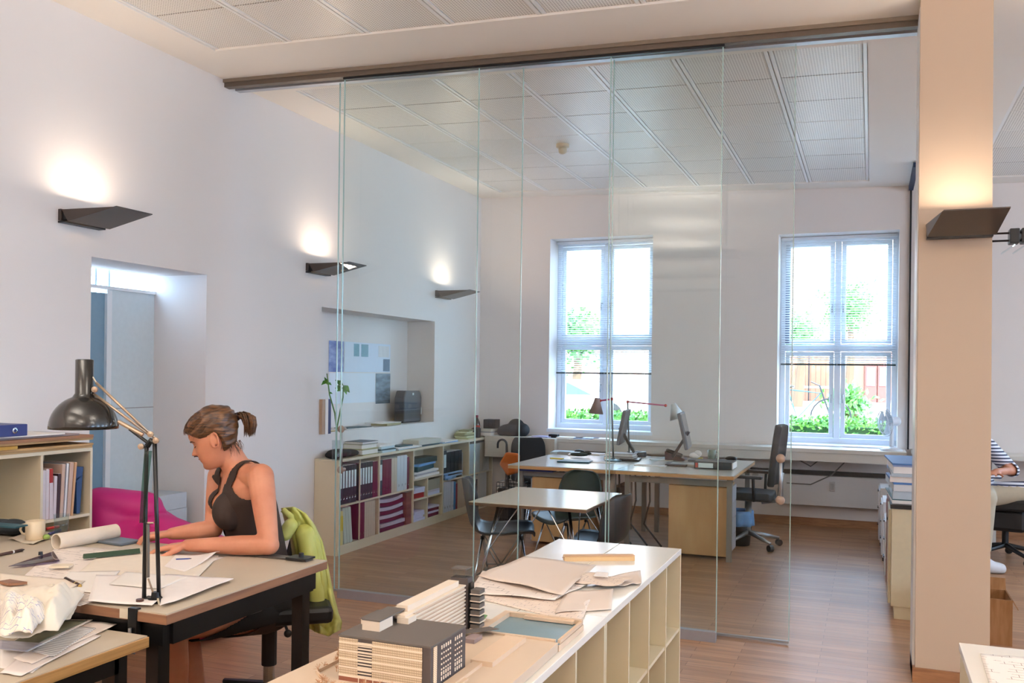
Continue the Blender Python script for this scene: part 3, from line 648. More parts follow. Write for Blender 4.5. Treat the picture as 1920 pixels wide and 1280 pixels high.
def stack(x0, x1, y0, y1, z, specs, name, cat, labels, group, jit=.012, seed=1, sag=0):
    """sheets/books lying on each other; each one an object"""
    rr = random.Random(seed)
    for i, (th, m, w) in enumerate(specs):
        dx, dy = rr.uniform(-jit, jit), rr.uniform(-jit, jit); cx, cy = (x0 + x1) / 2 + dx, (y0 + y1) / 2 + dy; hx, hy = (x1 - x0) / 2 * w, (y1 - y0) / 2 * w
        lb = labels[i] if isinstance(labels, (list, tuple)) else labels
        if name == 'book':
            o = thing('book', lb, cat, (cx, cy, z), group)
            MB().obox((cx, cy, z + th * .07), (hx, hy, th * .07), rr.uniform(-jit * 6, jit * 6)).build('back_cover', m, o)
            a = rr.uniform(-jit, jit)
            MB().obox((cx - .003, cy, z + th * .5), (hx - .004, hy - .005, th * .42), a).build('page_block', paper_m, o)
            MB().obox((cx, cy, z + th * .93), (hx, hy, th * .07), a).build('front_cover', m, o)
        else:
            if sag:
                a = rr.uniform(-.02, .02); n = 8
                MB().grid(lambda u, v: (cx + (u - .5) * 2 * hx, cy + (v - .5) * 2 * hy + a * u, z + th * .5 - sag * math.sin(math.pi * v) * (i / len(specs)) + sag * (i / len(specs))), 2, n).build(name, m, solid=th * .85, label=lb, cat=cat, group=group)
            else: MB().obox((cx, cy, z + th / 2), (hx, hy, th * .49), rr.uniform(-jit * 8, jit * 8)).build(name, m, label=lb, cat=cat, group=group)
        z += th
    return z
XI0, XI1 = SX0 + .03, SX1 - .02
fold_w = mat('pale_lilac_folder', 'c3b9c8', .6)
stack(XI0, XI1, 6.775, 7.21, ZB, [(.034, fold_w if i % 2 else burg_m, 1) for i in range(8)], 'folder', 'folder', 'pale or burgundy folder in the sagging pile on the lower shelf', 'sagging folder pile', .006, 5, .02)
stack(XI0, XI1, 7.40, 7.62, ZB, [(.022, mat('lilac_white_paper', 'cfcfe6', .6), 1)] * 4, 'paper_pile', 'papers', 'pale paper pile in the lower left cubby of the third bay', 'papers in the lower left cubby', .01, 6)
stack(XI0, XI1, 7.69, 7.94, ZB, [(.03, burg_m, 1), (.02, MATS['lilac_white_paper'], 1), (.03, burg_m, .98), (.02, MATS['lilac_white_paper'], 1)], 'paper_pile', 'papers', ['burgundy folder at the bottom of the right cubby', 'pale papers above the bottom burgundy folder in the cubby', 'upper burgundy folder in the right cubby', 'topmost pale papers in the right cubby'], None, .01, 7)
stack(XI0, XI1, 7.40, 7.62, .283, [(.05, red_m, .95), (.03, MATS['lilac_white_paper'], 1), (.02, MATS['lilac_white_paper'], 1)], 'paper_pile', 'papers', ['red folder under pale papers in the middle cubby', 'pale papers lying on the red folder', 'upper pale papers on the red folder'], None, .01, 8)
stack(XI0, XI1, 7.69, 7.94, .283, [(.03, MATS['lilac_white_paper'], 1), (.02, fold_w, 1), (.1, mat('grey_beige_box', '9a917e', .7), 1)], 'paper_pile', 'papers', ['pale papers under the lilac folder, middle right cubby', 'lilac folder below the grey-beige box', 'grey-beige box in the middle right cubby'], None, .008, 9)
stack(XI0, XI1, 7.41, 7.94, .47, [(.02, paper_m, 1), (.018, mat('greyish_papers', 'b3b0bb', .6), 1), (.02, paper_m, .95), (.05, teal_m, .9), (.02, blue2_m, .85), (.05, mat('dark_olive_box', '2e352f', .6), .8)], 'paper_pile', 'papers',
      ['white papers at the bottom of the third upper compartment', 'greyish papers in the third upper compartment', 'white papers under the dark teal folder', 'dark teal folder in the third upper compartment', 'light blue plastic pocket above the teal folder', 'dark olive box topping the third compartment'], None, .02, 10)
stack(XI0, XI1 + .02, 8.02, 8.42, ZM, [(.018, blue2_m, 1), (.018, mat('sky_blue_film', '9cc4ee', .3), 1), (.016, blue2_m, .96), (.015, MATS['sky_blue_film'], .95)], 'plastic_pocket', 'folder', 'glossy light blue plastic pocket in front of the charcoal box files', 'glossy blue pockets', .02, 11)
# on top of the shelf
ZS = ZT + .02
hb = MB().ell((-3.99, 6.30, ZS + .035), (.10, .10, .035), seg=24); hb.ell((-3.96, 6.17, ZS + .03), (.07, .06, .03)); hb.ell((-3.97, 6.42, ZS + .03), (.08, .09, .03))
o = hb.build('felt_beret', mat('black_felt', '1b1b1d', .9, bump=.4, bscale=120), smooth=True, label='crumpled black felt beret on the left end of the binder shelf', cat='hat')
md = o.modifiers.new('remesh', 'REMESH'); md.mode = 'VOXEL'; md.voxel_size = .008; md.use_smooth_shade = True
stack(-4.085, -3.90, 6.52, 6.78, ZS, [(.05, mat('olive_book', '9d9a6c', .6), 1), (.04, mat('ivory_book', 'c6c3a4', .6), .98), (.022, mat('slate_book', '5c6672', .5), .95)], 'book', 'book', ['olive book at the bottom of the shelf-top pile', 'ivory book in the middle of the shelf-top pile', 'slate blue book topmost on the shelf-top pile'], None, .006, 12)
stack(-4.07, -3.88, 6.80, 7.06, ZS, [(.02, mat('ice_blue_paper', 'c2d6de', .6), 1), (.012, teal_m, .9), (.02, MATS['ice_blue_paper'], 1), (.014, paper_m, .95)], 'paper_pile', 'papers', ['ice blue papers right of the book pile', 'dark teal folder between ice blue papers', 'ice blue papers above the teal folder', 'white papers topmost beside the book pile'], None, .015, 13)
stack(-4.07, -3.88, 7.10, 7.50, ZS, [(.012, MATS['ice_blue_paper'], 1), (.010, paper_m, 1), (.012, teal_m, .55)], 'paper_pile', 'papers', ['ice blue sheets in the middle of the shelf top', 'white sheets in the middle of the shelf top', 'small dark teal booklet on white sheets'], None, .02, 14)
stack(-4.07, -3.89, 7.52, 7.98, ZS, [(.015, teal_m, .9), (.045, mat('ivory_box', 'c7c5b8', .6), .95)], 'document_box', 'box', ['dark teal folder under the ivory box', 'flat ivory document box on the shelf top'], None, .006, 15)
stack(-4.07, -3.88, 8.02, 8.35, ZS, [(.01, blue2_m, 1), (.01, paper_m, 1)], 'paper_pile', 'papers', ['light blue sheets right of the ivory box', 'white sheets over the light blue ones'], None, .02, 16)
stack(-4.06, -3.92, 8.62, 8.86, ZS, [(.016, mat('sage_paper_%d' % (i % 3), ('b9bb8e', 'd7d8b4', '8d8f6a')[i % 3], .8), 1 - .04 * i) for i in range(6)], 'note_pile', 'papers', 'sage green and cream leaflet in the loose pile near the shelf end', 'loose leaflet pile', .02, 17)
# cola bottle
bp = Vector((-4.0, 9.08, ZS))
t = thing('soda_bottle', 'dark soda bottle with red cap and red label at the room corner', 'bottle', bp)
MB().lathe(bp, [(.001, 0), (.03, 0), (.036, .01), (.036, .06), (.031, .09), (.035, .13), (.03, .16), (.014, .2), (.012, .215), (.001, .216)], 20).build('bottle_body', mat('cola_dark', '24120f', .12, spec=.8), t, smooth=True)
MB().lathe(bp, [(.0365, .062), (.0375, .065), (.0345, .10), (.0365, .125)], 20, caps=False).build('bottle_label', red_m, t, smooth=True)
MB().lathe(bp, [(.014, .208), (.015, .235), (.001, .236)], 16).build('cap', mat('dark_red_cap', '8d1f3a', .4), t)
t = thing('pen_pot', 'black pen pot beside the dark soda bottle', 'pot', (-3.96, 8.97, ZS))
MB().lathe((-3.96, 8.97, ZS), [(.001, 0), (.05, 0), (.052, .1), (.047, .1), (.045, .01)], 18).build('pot_body', black_m, t)
MB().ell((-3.96, 8.97, ZS + .095), (.045, .045, .02)).build('pot_content', dark_m, t)

# wall rack left of the recess
p = Vector((WL, 6.2, 1.08)); wr = [onx(600, 750, WL), onx(618, 812, WL)]
for i, (dy, mm, nm) in enumerate(((-.0, mat('pale_wood_rack', 'b79c86', .6), 'pale wood'), (.045, paper_m, 'white'), (.085, mat('navy_strip', '2c3a66', .5), 'navy'))):
    y = wr[0].y - .01 + dy
    B(WL + .002, WL + .03, y - .0, y + .04, .945, 1.225).build('hanging_strip', mm, label=nm + ' strip hanging on the wall left of the recess', cat='wall strip')

# bamboo in the glass vase
vz = ZS; vb = Vector((-3.93, 6.155, vz))
vb = Vector((-4.0, 6.235, .0)); 
pA = [atd(x, y, 7.05) for x, y in ((631, 806), (628, 775), (618, 740), (613, 700))]; pB = [atd(x, y, 7.05) for x, y in ((631, 806), (637, 775), (643, 745), (644, 722))]
vb = Vector((pA[0].x, pA[0].y, ZS))
t = thing('bamboo_plant', 'two green bamboo stems with narrow leaves in a glass tube vase', 'plant', vb)
for pts in (pA, pB): MB().tube([vb + Vector((0, 0, .02))] + pts, [.006] + [.006, .006, .0055, .004], 8).build('stem', mat('bamboo_stem', '4f7a3d', .5, var=.2, scale=40), t, smooth=True)
rr = random.Random(5)
for k, (x, y, tx, ty) in enumerate([(613, 712, 602, 722), (614, 716, 622, 722), (616, 722, 608, 706), (644, 722, 628, 712), (643, 726, 630, 734), (640, 724, 628, 728), (645, 722, 656, 736), (645, 724, 650, 740), (643, 722, 636, 716), (616, 735, 624, 738), (646, 722, 655, 729)]):
    a = atd(x, y, 7.05); b = atd(tx, ty, 7.05 + rr.uniform(-.06, .06)); d = b - a; q = d.cross(FW).normalized() * d.length * .22 + FW * .01
    MB().add([a, a + d * .4 + q, b, a + d * .4 - q], [(0, 1, 2, 3)]).build('leaf', green_m, t)
MB().lathe(vb, [(.001, .0), (.032, .0), (.033, .006), (.033, .16), (.030, .16), (.030, .01), (.001, .008)], 20, caps=False).build('glass_vase', glassC, t, smooth=True)

# recess: posters, case, papers
RXb = WL - .44 + .131
def poster(name, pts, m, label, off=.002):
    P = [onx(x, y, RXb + off) for x, y in pts]; y0, y1 = P[0].y, P[1].y; z1 = (P[0].z + P[1].z) / 2; z0 = (P[2].z + P[3].z) / 2
    return B(RXb + off - .0015, RXb + off, y0, y1, z0, z1).build(name, m, label=label, cat='poster')
pm = bpy.data.materials.new('poster_text'); MATS['poster_text'] = pm
poster('poster', ((617, 638), (645, 640), (645, 697), (617, 697)), streak_mat('lilac_blue_photo', '5a6aa8', '96a6cc', (1, 1, 3), .5, 5), 'narrow blue-lilac photo poster at the left of the recess')
o = poster('poster', ((646, 640), (732, 646), (732, 698), (646, 697)), mat('pale_poster', 'd5e0ee', .6), 'wide pale poster with small pictures and text in the recess')
for pts, mm in ((((664, 644), (674, 644), (674, 668), (664, 668)), mat('teal_picture', '6f9fae', .5, var=.4, scale=60)), (((678, 645), (691, 646), (691, 669), (678, 669)), MATS['teal_picture']), (((719, 673), (731, 674), (731, 696), (719, 695)), mat('steel_picture', '58758e', .5, var=.4, scale=40)), (((710, 648), (730, 649), (730, 670), (710, 669)), text_m)):
    P = [onx(x, y, RXb + .004) for x, y in pts]; B(RXb + .001, RXb + .003, P[0].y, P[1].y, P[2].z, P[0].z).build('printed_picture', mm, o)
poster('poster', ((617, 698), (704, 700), (704, 756), (617, 754)), mat('white_poster', 'dfe6ee', .6, var=.05, scale=5), 'large white poster below the pale one in the recess')
poster('poster', ((705, 700), (732, 700), (732, 756), (705, 756)), streak_mat('dark_hall_photo', '4a5a66', '8299a8', (1, 1, 4), .5, 6), 'dark grey photo poster at the lower right of the recess', .003)
t = thing('document_case', 'black upright case with rounded top standing in the recess', 'case', (-4.25, 8.02, .957))
cy0, cy1 = 7.78, 8.14; X0 = -4.2
pr = [(cy0, .957), (cy1, .957), (cy1 + .01, 1.2), (cy1 - .02, 1.265), (cy0 + .04, 1.27), (cy0 - .0, 1.2)]
MB().slab([(X0, y, z) for y, z in pr], (-.11, 0, 0)).build('case_body', mat('black_case', '24262b', .5, bump=.1), t, bevel=.012)
MB().slab([(X0 + .002, (cy0 + cy1) / 2 - .012, 1.225), (X0 + .002, (cy0 + cy1) / 2 + .018, 1.225), (X0 + .002, (cy0 + cy1) / 2 + .018, 1.248), (X0 + .002, (cy0 + cy1) / 2 - .012, 1.248)], (-.004, 0, 0)).build('badge', alu_m, t)
B(X0 - .02, X0 + .004, cy1 - .012, cy1 + .006, 1.03, 1.1).build('clasp', white_m, t)
stack(-4.22, -4.1, 6.25, 6.5, .957, [(.006, yellow_m, .8), (.006, paper_m, 1)], 'magazine', 'magazine', ['yellow magazine at the left end of the recess sill', 'white magazine over the yellow one'], None, .01, 21)
stack(-4.26, -4.1, 6.62, 7.0, .957, [(.008, paper_m, 1), (.005, teal_m, .9)], 'magazine', 'magazine', ['white magazine in the middle of the recess sill', 'teal magazine in the middle of the recess sill'], None, .015, 22)
stack(-4.3, -4.1, 7.2, 7.6, .957, [(.02, mat('khaki_box', 'a8a077', .6), .8), (.006, paper_m, .9)], 'magazine', 'magazine', ['flat khaki box left of the black case', 'white sheet on the flat khaki box'], None, .015, 23)

# ------------------------------------------------------------------ corner things on the ledge
t = thing('loudspeaker', 'small black box speaker on the ledge in the corner', 'speaker', (-3.93, 9.2, .775))
c = ony(920, 795, 9.15); cx = c.x
stack(cx - .2, cx + .06, 9.05, 9.3, .775, [(.03, paper_m, 1), (.012, grey_m, .95), (.028, mat('ivory_papers', 'd8d3c6', .7), 1)], 'paper_pile', 'papers', ['white papers at the bottom under the black speaker', 'grey folder under the black speaker', 'ivory papers directly under the black speaker'], None, .01, 31)
t.location = (cx, 9.2, .846)
B(cx - .075, cx + .065, 9.12, 9.26, .846, .945).build('speaker_box', black_m, t, bevel=.004); MB().lathe((cx, 9.12, .895), [(.001, .002), (.035, .002), (.035, 0)], 16, (0, -1, 0)).build('speaker_cone', dark_m, t)
c = ony(962, 812, 9.15)
m = MB(); m.ell((c.x - .02, 9.17, .83), (.17, .10, .075), seg=24); m.ell((c.x + .02, 9.19, .89), (.09, .07, .07)); m.ell((c.x + .1, 9.17, .84), (.08, .09, .075)); m.ell((c.x - .12, 9.17, .82), (.07, .09, .06))
o = m.build('bag', mat('black_nylon', '24262a', .7, bump=.5, bscale=40), smooth=True, label='slumped black bag on the ledge behind the left office chair', cat='bag')
md = o.modifiers.new('remesh', 'REMESH'); md.mode = 'VOXEL'; md.voxel_size = .012; md.use_smooth_shade = True
for i, (x, w, mm, lb) in enumerate(((1018, .10, mat('lilac_leaflet', 'b9b8dd', .6), 'lilac leaflet on the ledge right of the black bag'), (1038, .05, dark_m, 'small dark camera on the ledge below the left window'), (1070, .14, paper_m, 'white sheets on the ledge below the left window'), (1100, .13, mat('pale_blue_sheet', 'b4c6ea', .6), 'pale blue sheets on the ledge below the left window'), (1128, .09, paper_m, 'small white booklet on the ledge behind the desk lamp'))):
    c = ony(x, 815, 9.12); MB().obox((c.x, 9.13, .775 + (.018 if i == 1 else .006)), (w, .08 if i != 1 else .03, .018 if i == 1 else .006), .1 * (i - 2)).build('camera' if i == 1 else 'paper_sheet', mm, label=lb, cat='camera' if i == 1 else 'papers', bevel=.002)

# ------------------------------------------------------------------ fan on the ledge by the pillar
fx = ony(1672, 800, 9.16).x; fz = .775
t = thing('table_fan', 'white table fan on the ledge in front of the right window', 'fan', (fx, 9.16, fz))
fan_m = mat('fan_white', 'dfe4ec', .35, var=.01)
MB().lathe((fx, 9.16, fz), [(.001, 0), (.10, 0), (.10, .012), (.05, .03), (.02, .04)], 24).build('base', fan_m, t, smooth=True)
MB().tube([(fx, 9.16, fz + .02), (fx, 9.16, fz + .2)], [.022, .018], 14).build('pole', fan_m, t, smooth=True)
ax = Vector((-.85, -.45, -.06)).normalized(); hc = Vector((fx - .01, 9.15, fz + .27))
MB().lathe(hc - ax * .09, [(.001, 0), (.035, .005), (.042, .03), (.042, .09), (.03, .11)], 18, ax).build('motor_housing', fan_m, t, smooth=True)
cg = MB(); q = ax.to_track_quat('Z', 'Y').to_matrix(); cc = hc + ax * .05
for k in range(40):
    a = 2 * math.pi * k / 40; e = q @ Vector((math.cos(a), math.sin(a), 0))
    cg.tube([cc + ax * .045 + e * .02, cc + ax * .035 + e * .09, cc + e * .135, cc - ax * .03 + e * .09, cc - ax * .035 + e * .04], .0015, 4)
for rad, off in ((.135, 0), (.1, .03), (.03, .045)): cg.tube([cc + ax * off + q @ Vector((rad * math.cos(2 * math.pi * k / 32), rad * math.sin(2 * math.pi * k / 32), 0)) for k in range(33)], .003, 6)
cg.build('guard', fan_m, t)
for k in range(3):
    a0 = 2 * math.pi * k / 3; MB().grid(lambda u, v: cc + q @ Vector(((.02 + .1 * v) * math.cos(a0 + u * 1.3), (.02 + .1 * v) * math.sin(a0 + u * 1.3), .02 * (u - .5))), 6, 4).build('blade', mat('fan_blade', 'c8d8e6', .3), t, solid=.002)

# ------------------------------------------------------------------ white cabinet with paper piles beside the pillar
t = thing('side_cabinet', 'tall cream cabinet with black top strip left of the pillar', 'cabinet', (.2, 7.0, 0))
cb = mat('cabinet_cream', 'd3c7a9', .5)
B(.125, .31, 5.93, 6.75, .075, .665).build('cabinet_body', cb, t, bevel=.003); B(.145, .31, 5.94, 6.74, 0, .075).build('plinth', cb, t)
B(.118, .31, 5.92, 6.76, .665, .69).build('cabinet_top', black_m, t)
B(.11, .124, 5.95, 6.34, .09, .655).build('door', cb, t); B(.11, .124, 6.36, 6.74, .09, .655).build('door', mat('brick_red_front', '8d5242', .6), t)
MB().lathe((.115, 6.3, .55), [(.001, .012), (.01, .01), (.01, 0)], 12, (-1, 0, 0)).build('knob', dark_m, t)
def drawers(x0, x1, y0, y1, h, n, label, side='x'):
    t = thing('drawer_unit', label, 'drawer unit', ((x0 + x1) / 2, y0, 0))
    bm_ = mat('drawer_white', 'd0d0d3', .4)
    B(x0 + .01, x1, y0, y1, .03, h).build('drawer_body', bm_, t, bevel=.003)
    for k in range(n):
        z0 = .05 + (h - .06) * k / n
        dd = B(x0, x0 + .012, y0 + .008, y1 - .008, z0, z0 + (h - .06) / n - .008).build('drawer', bm_, t)
        B(x0 - .008, x0, (y0 + y1) / 2 - .05, (y0 + y1) / 2 + .05, z0 + (h - .06) / n * .75, z0 + (h - .06) / n * .82).build('handle', dark_m, dd)
    for xx in (x0 + .03, x1 - .03):
        for yy in (y0 + .03, y1 - .03): MB().lathe((xx, yy, 0), [(.02, 0), (.02, .03)], 10).build('foot', black_m, t)
drawers(.075, .30, 8.45, 8.85, .50, 3, 'white drawer unit farthest back by the radiator')
drawers(.09, .30, 7.75, 8.2, .47, 3, 'white drawer unit in the middle of the row behind the cream cabinet')
drawers(.105, .30, 6.95, 7.4, .45, 3, 'white drawer unit just behind the cream cabinet')
specs = []; names = []
cols = [paper_m, MATS['pale_blue_sheet'], mat('silver_film', 'b9c9d6', .2), paper_m, mat('grey_white_pile', 'cfd3d8', .6), teal_m, paper_m, MATS['silver_film'], mat('mid_blue_folder', '4d79b4', .5)]
for i, (th, mm, nm) in enumerate([(.02, 0, 'steel blue papers lowest on the cream cabinet'), (.006, 5, 'thin teal folder near the bottom of the cabinet pile'), (.05, 2, 'silver transparent folder pile on the cream cabinet'), (.04, 4, 'grey white pile in the middle of the cabinet stack'), (.012, 8, 'blue folder inside the cabinet stack'), (.035, 3, 'white papers above the blue folder in the cabinet stack'), (.02, 7, 'silvery sheets high in the cabinet stack'), (.04, 6, 'thick white papers near the top of the cabinet stack'), (.012, 1, 'pale blue sheets second from the top of the cabinet stack'), (.01, 8, 'blue and orange folder topmost on the cabinet stack')]):
    specs.append((th, cols[mm], 1 - .02 * (i % 3))); names.append(nm)
stack(.115, .31, 5.97, 6.6, .69, specs, 'paper_pile', 'papers', names, None, .008, 33)
stack(.12, .31, 7.0, 7.35, .45, [(.1, mat('rust_box', '8c5f52', .6), 1), (.06, MATS['mid_blue_folder'], .95), (.2, paper_m, .9), (.02, MATS['pale_blue_sheet'], 1)], 'document_box', 'box', ['rust coloured box on the drawer unit behind the cream cabinet', 'blue folder on the rust box', 'tall white paper block on the blue folder', 'pale blue sheets on the tall paper block'], None, .004, 34)

# ------------------------------------------------------------------ double desk in the far room
DZ = .685; DX0, DXm, DX1, DY0, DY1 = -2.83, -1.9, -.965, 7.08, 8.45
def desk(x0, x1, ped, face, label):
    t = thing('office_desk', label, 'desk', ((x0 + x1) / 2, (DY0 + DY1) / 2, 0), 'maple office desks')
    B(x0, x1 - .004, DY0, DY1, DZ - .006, DZ).build('desk_surface', mat('grey_desk_laminate', 'c4bfb6', .22, var=.02, spec=.7), t)
    B(x0, x1 - .004, DY0, DY1, DZ - .032, DZ - .006).build('desk_top', maple_m, t, bevel=.002)
    fr = mat('grey_desk_frame', '8b8c88', .4, .4)
    B(x0 + .06, x1 - .04, DY0 + .12, DY0 + .15, DZ - .1, DZ - .055).build('frame_rail', fr, t); B(x0 + .06, x1 - .04, DY1 - .15, DY1 - .12, DZ - .1, DZ - .055).build('frame_rail', fr, t)
    lx = [x0 + .07, x1 - .05]
    for x in lx:
        for y in (DY0 + .12, DY1 - .15): B(x - .02, x + .02, y - .01, y + .03, 0, DZ - .033).build('leg', fr, t)
    p0, p1 = ped
    dx = MB().box(p0, p1, DY0 + .16, DY0 + .60, .03, DZ - .11).build('pedestal', birch_m, t, bevel=.002)
    xf = p1 if face > 0 else p0
    for k in range(4):
        z0 = .04 + (DZ - .16) * k / 4
        d_ = B(min(xf, xf + face * .014), max(xf, xf + face * .014), DY0 + .17, DY0 + .59, z0, z0 + (DZ - .16) / 4 - .006).build('drawer', mat('pale_drawer_front', 'b9bcc4', .4), t)
    return t
desk(DXm, DX1, (-1.50, DX1 - .075), 1, 'maple and grey desk on the right with birch drawer pedestal facing the glass')
desk(DX0, DXm, (DX0 + .16, DX0 + .66), -1, 'maple and grey desk on the left behind the shell chairs')
# modesty fabric/computer under the desks
B(-2.03, -1.96, 7.45, 7.9, .08, .5).build('computer_tower', black_m, label='black computer tower under the middle of the desks', cat='computer', bevel=.004)
for i, (x, z0, lb) in enumerate(((-1.84, .12, 'black cable hanging under the right desk near the middle'), (-1.72, .05, 'dark cable curling to the floor under the right desk'), (-1.98, .1, 'thin dark cable under the joint of the two desks'))):
    MB().tube([(x, 7.5, DZ - .04), (x + .02, 7.45, .4), (x - .04, 7.5, .2), (x + .1, 7.55, .012)], .008, 6).build('power_cable', black_m, label=lb, cat='cable')
B(-2.75, -2.45, 7.13, 7.32, DZ - .052, DZ - .034).build('blue_folder', blue_m, label='blue folder pushed under the left desk top', cat='folder')

# monitors ------------------------------------------------------------
def monitor(loc, rz, label, tilt=-.2):
    t = thing('computer_monitor', label, 'monitor', (0, 0, 0), 'desk monitors')
    R = Matrix.Rotation(tilt, 3, 'X')
    sc_ = MB().obox((0, 0, .30), (.21, .014, .155), 0, tilt); sc_.build('monitor_housing', mat('monitor_grey', '4c5158', .4), t, bevel=.006)
    o = MB().obox((0, -.0155 * math.cos(tilt), .30 - .0155 * math.sin(tilt)), (.195, .002, .138), 0, tilt).build('screen', mat('screen_off', '3a4854', .15), t)
    MB().obox((0, .03, .18), (.03, .012, .13), 0, .55).build('stand_arm', black_m, t, bevel=.004)
    MB().obox((0, .06, .008), (.11, .09, .008)).build('base', black_m, t, bevel=.003)
    t.location = loc; t.rotation_euler = (0, 0, rz); return t
monitor((-1.47, 7.72, DZ), math.radians(96), 'dark monitor tilted back on the right desk, seen edge-on', -.22)
monitor((-2.06, 7.95, DZ), math.radians(-82), 'slim monitor seen edge-on behind the red-jointed desk lamp', -.18)

# desk lamps with sprung arms (far room)
def arm_lamp(base, joints, shade_c, shade_r, aim, pole_m, arm_m, shade_mat, label, clamp=True):
    t = thing('desk_lamp', label, 'lamp', base, 'jointed desk lamps of the far room')
    MB().lathe(base, [(.001, 0), (.075, 0), (.075, .01), (.02, .02), (.012, .03)], 20).build('base', pole_m, t, smooth=False)
    MB().tube([Vector(base) + Vector((0, 0, .01))] + [Vector(joints[0])], .008, 8).build('pole', pole_m, t, smooth=True)
    MB().tube([Vector(j) for j in joints], .007, 8).build('arm', arm_m, t, smooth=True)
    for j in joints: MB().ell(j, (.014, .014, .014)).build('joint', red_m if arm_m is not pole_m else dark_m, t, smooth=True)
    MB().lathe(shade_c, [(shade_r * .35, 0), (shade_r * .45, .03), (shade_r, .14), (shade_r * .96, .14), (shade_r * .42, .032)], 24, aim, caps=False).build('lamp_shade', shade_mat, t, smooth=True)
    MB().ell(Vector(shade_c) + Vector(aim) * .05, (.025, .025, .03)).build('bulb', white_m, t, smooth=True)
redarm = mat('pinkish_red_arm', 'b8476a', .4)
D1 = 8.3
b1 = onz(1148, 846, DZ)
b1 = atd(1150, 850, 8.05); b1.z = DZ
dl = (b1 - CAM).dot(FW)
arm_lamp((b1.x, b1.y, DZ), [atd(1147, 748, dl), atd(1125, 751, dl)], atd(1120, 750, dl) + Vector((0, 0, .02)), .065, (-.08, 0, -1), mat('teal_grey_pole', '5f6f72', .4, .5), MATS['pinkish_red_arm'], mat('taupe_shade', '8f7a72', .5), 'desk lamp with taupe cone shade pointing left before the window')
b2 = atd(1180, 846, 8.25); b2.z = DZ; dl = (b2 - CAM).dot(FW)
arm_lamp((b2.x, b2.y, DZ), [atd(1177, 753, dl), atd(1248, 760, dl)], atd(1262, 757, dl), .075, (.35, 0, -1), MATS['teal_grey_pole'], MATS['pinkish_red_arm'], mat('pale_metal_shade', 'c3c8c8', .3, .3), 'desk lamp with pale shade on a long red-edged arm pointing right')

# things on the desks
def od(x, y):
    c = onz(x, y, DZ); c.y = min(c.y, DY1 - .07); return c
def flatthing(name, px, py, hx, hy, h, m, label, cat, rz=0, z=DZ, bevel=.001):
    c = onz(px, py, z); c.y = min(c.y, DY1 - hy - .01); return MB().obox((c.x, c.y, z + h / 2), (hx, hy, h / 2), rz).build(name, m, label=label, cat=cat, bevel=bevel)
flatthing('magazine', 1078, 866, .14, .09, .012, teal_m, 'dark magazine at the front edge of the left desk', 'magazine', .1)
flatthing('paper_sheet', 1130, 867, .10, .06, .005, paper_m, 'white sheets at the front edge between the two desks', 'papers', -.1)
flatthing('paper_sheet', 1080, 853, .07, .08, .012, paper_m, 'white paper under dark gloves on the left desk', 'papers', .2)
flatthing('calculator', 1058, 851, .06, .035, .02, grey_m, 'grey calculator on the left desk', 'calculator', 0)
flatthing('paper_sheet', 1044, 860, .06, .02, .008, yellow_m, 'yellowish card near the left desk corner', 'papers', 0)
flatthing('paper_pile', 1100, 841, .15, .10, .02, MATS['ice_blue_paper'], 'pale blue paper pile at the back of the left desk', 'papers', .1)
flatthing('paper_sheet', 1130, 846, .12, .08, .012, paper_m, 'white papers behind the book pair on the desks', 'papers', -.2)
flatthing('paper_sheet', 1220, 873, .13, .05, .006, paper_m, 'white sheet at the front edge of the right desk', 'papers', 0)
flatthing('paper_sheet', 1285, 872, .12, .07, .016, mat('pale_grey_notebook', 'b9b6b0', .6), 'grey notebook left of the black lying binder', 'papers', .05)
flatthing('paper_sheet', 1240, 862, .10, .08, .004, mat('cream_sheet', 'd9d3c8', .6), 'cream sheet in the middle of the right desk', 'papers', .3)
c = od(1160, 862); stack(c.x - .13, c.x + .14, c.y - .02, c.y + .16, DZ, [(.03, mat('taupe_book', 'a59f98', .6), 1), (.028, mat('rose_taupe_book', 'b3a4a0', .6), .95)], 'book', 'book', ['taupe book under another beneath the desk lamps', 'rose taupe book on top beneath the desk lamps'], None, .008, 41)
c = od(1102, 846); o = MB().ell((c.x, c.y, DZ + .02), (.05, .03, .02)).build('computer_mouse', black_m, smooth=True, label='black mouse at the back of the left desk', cat='mouse')
c = od(1086, 857); o = MB().ell((c.x, c.y, DZ + .026), (.09, .04, .016)).ell((c.x + .05, c.y + .03, DZ + .036), (.06, .025, .018)).build('gloves', mat('dark_olive_cloth', '3a4038', .9, bump=.4), smooth=True, label='crumpled dark cloth on white paper on the left desk', cat='cloth')
o.name = 'cloth'
md = o.modifiers.new('remesh', 'REMESH'); md.mode = 'VOXEL'; md.voxel_size = .006; md.use_smooth_shade = True
c = od(1215, 848); t = thing('tape_roll', 'black tape roll lying on the right desk', 'tape', (c.x, c.y, DZ)); MB().lathe(c, [(.05, 0), (.09, 0), (.09, .045), (.05, .045), (.05, 0)], 24, caps=False).build('tape_ring', black_m, t)
c = od(1268, 862); t = thing('desk_telephone', 'dark red and black desk telephone on the right desk', 'telephone', (c.x, c.y, DZ))
MB().slab([(c.x - .09, c.y - .08, DZ), (c.x + .09, c.y - .08, DZ), (c.x + .09, c.y - .08, DZ + .02), (c.x - .09, c.y - .08, DZ + .085)], (0, .16, 0)).build('telephone_body', mat('dark_maroon_plastic', '4a2428', .4), t, bevel=.008)
MB().cap((c.x - .06, c.y - .09, DZ + .09), (c.x + .06, c.y - .09, DZ + .05), .018, .018).build('handset', black_m, t, smooth=True)
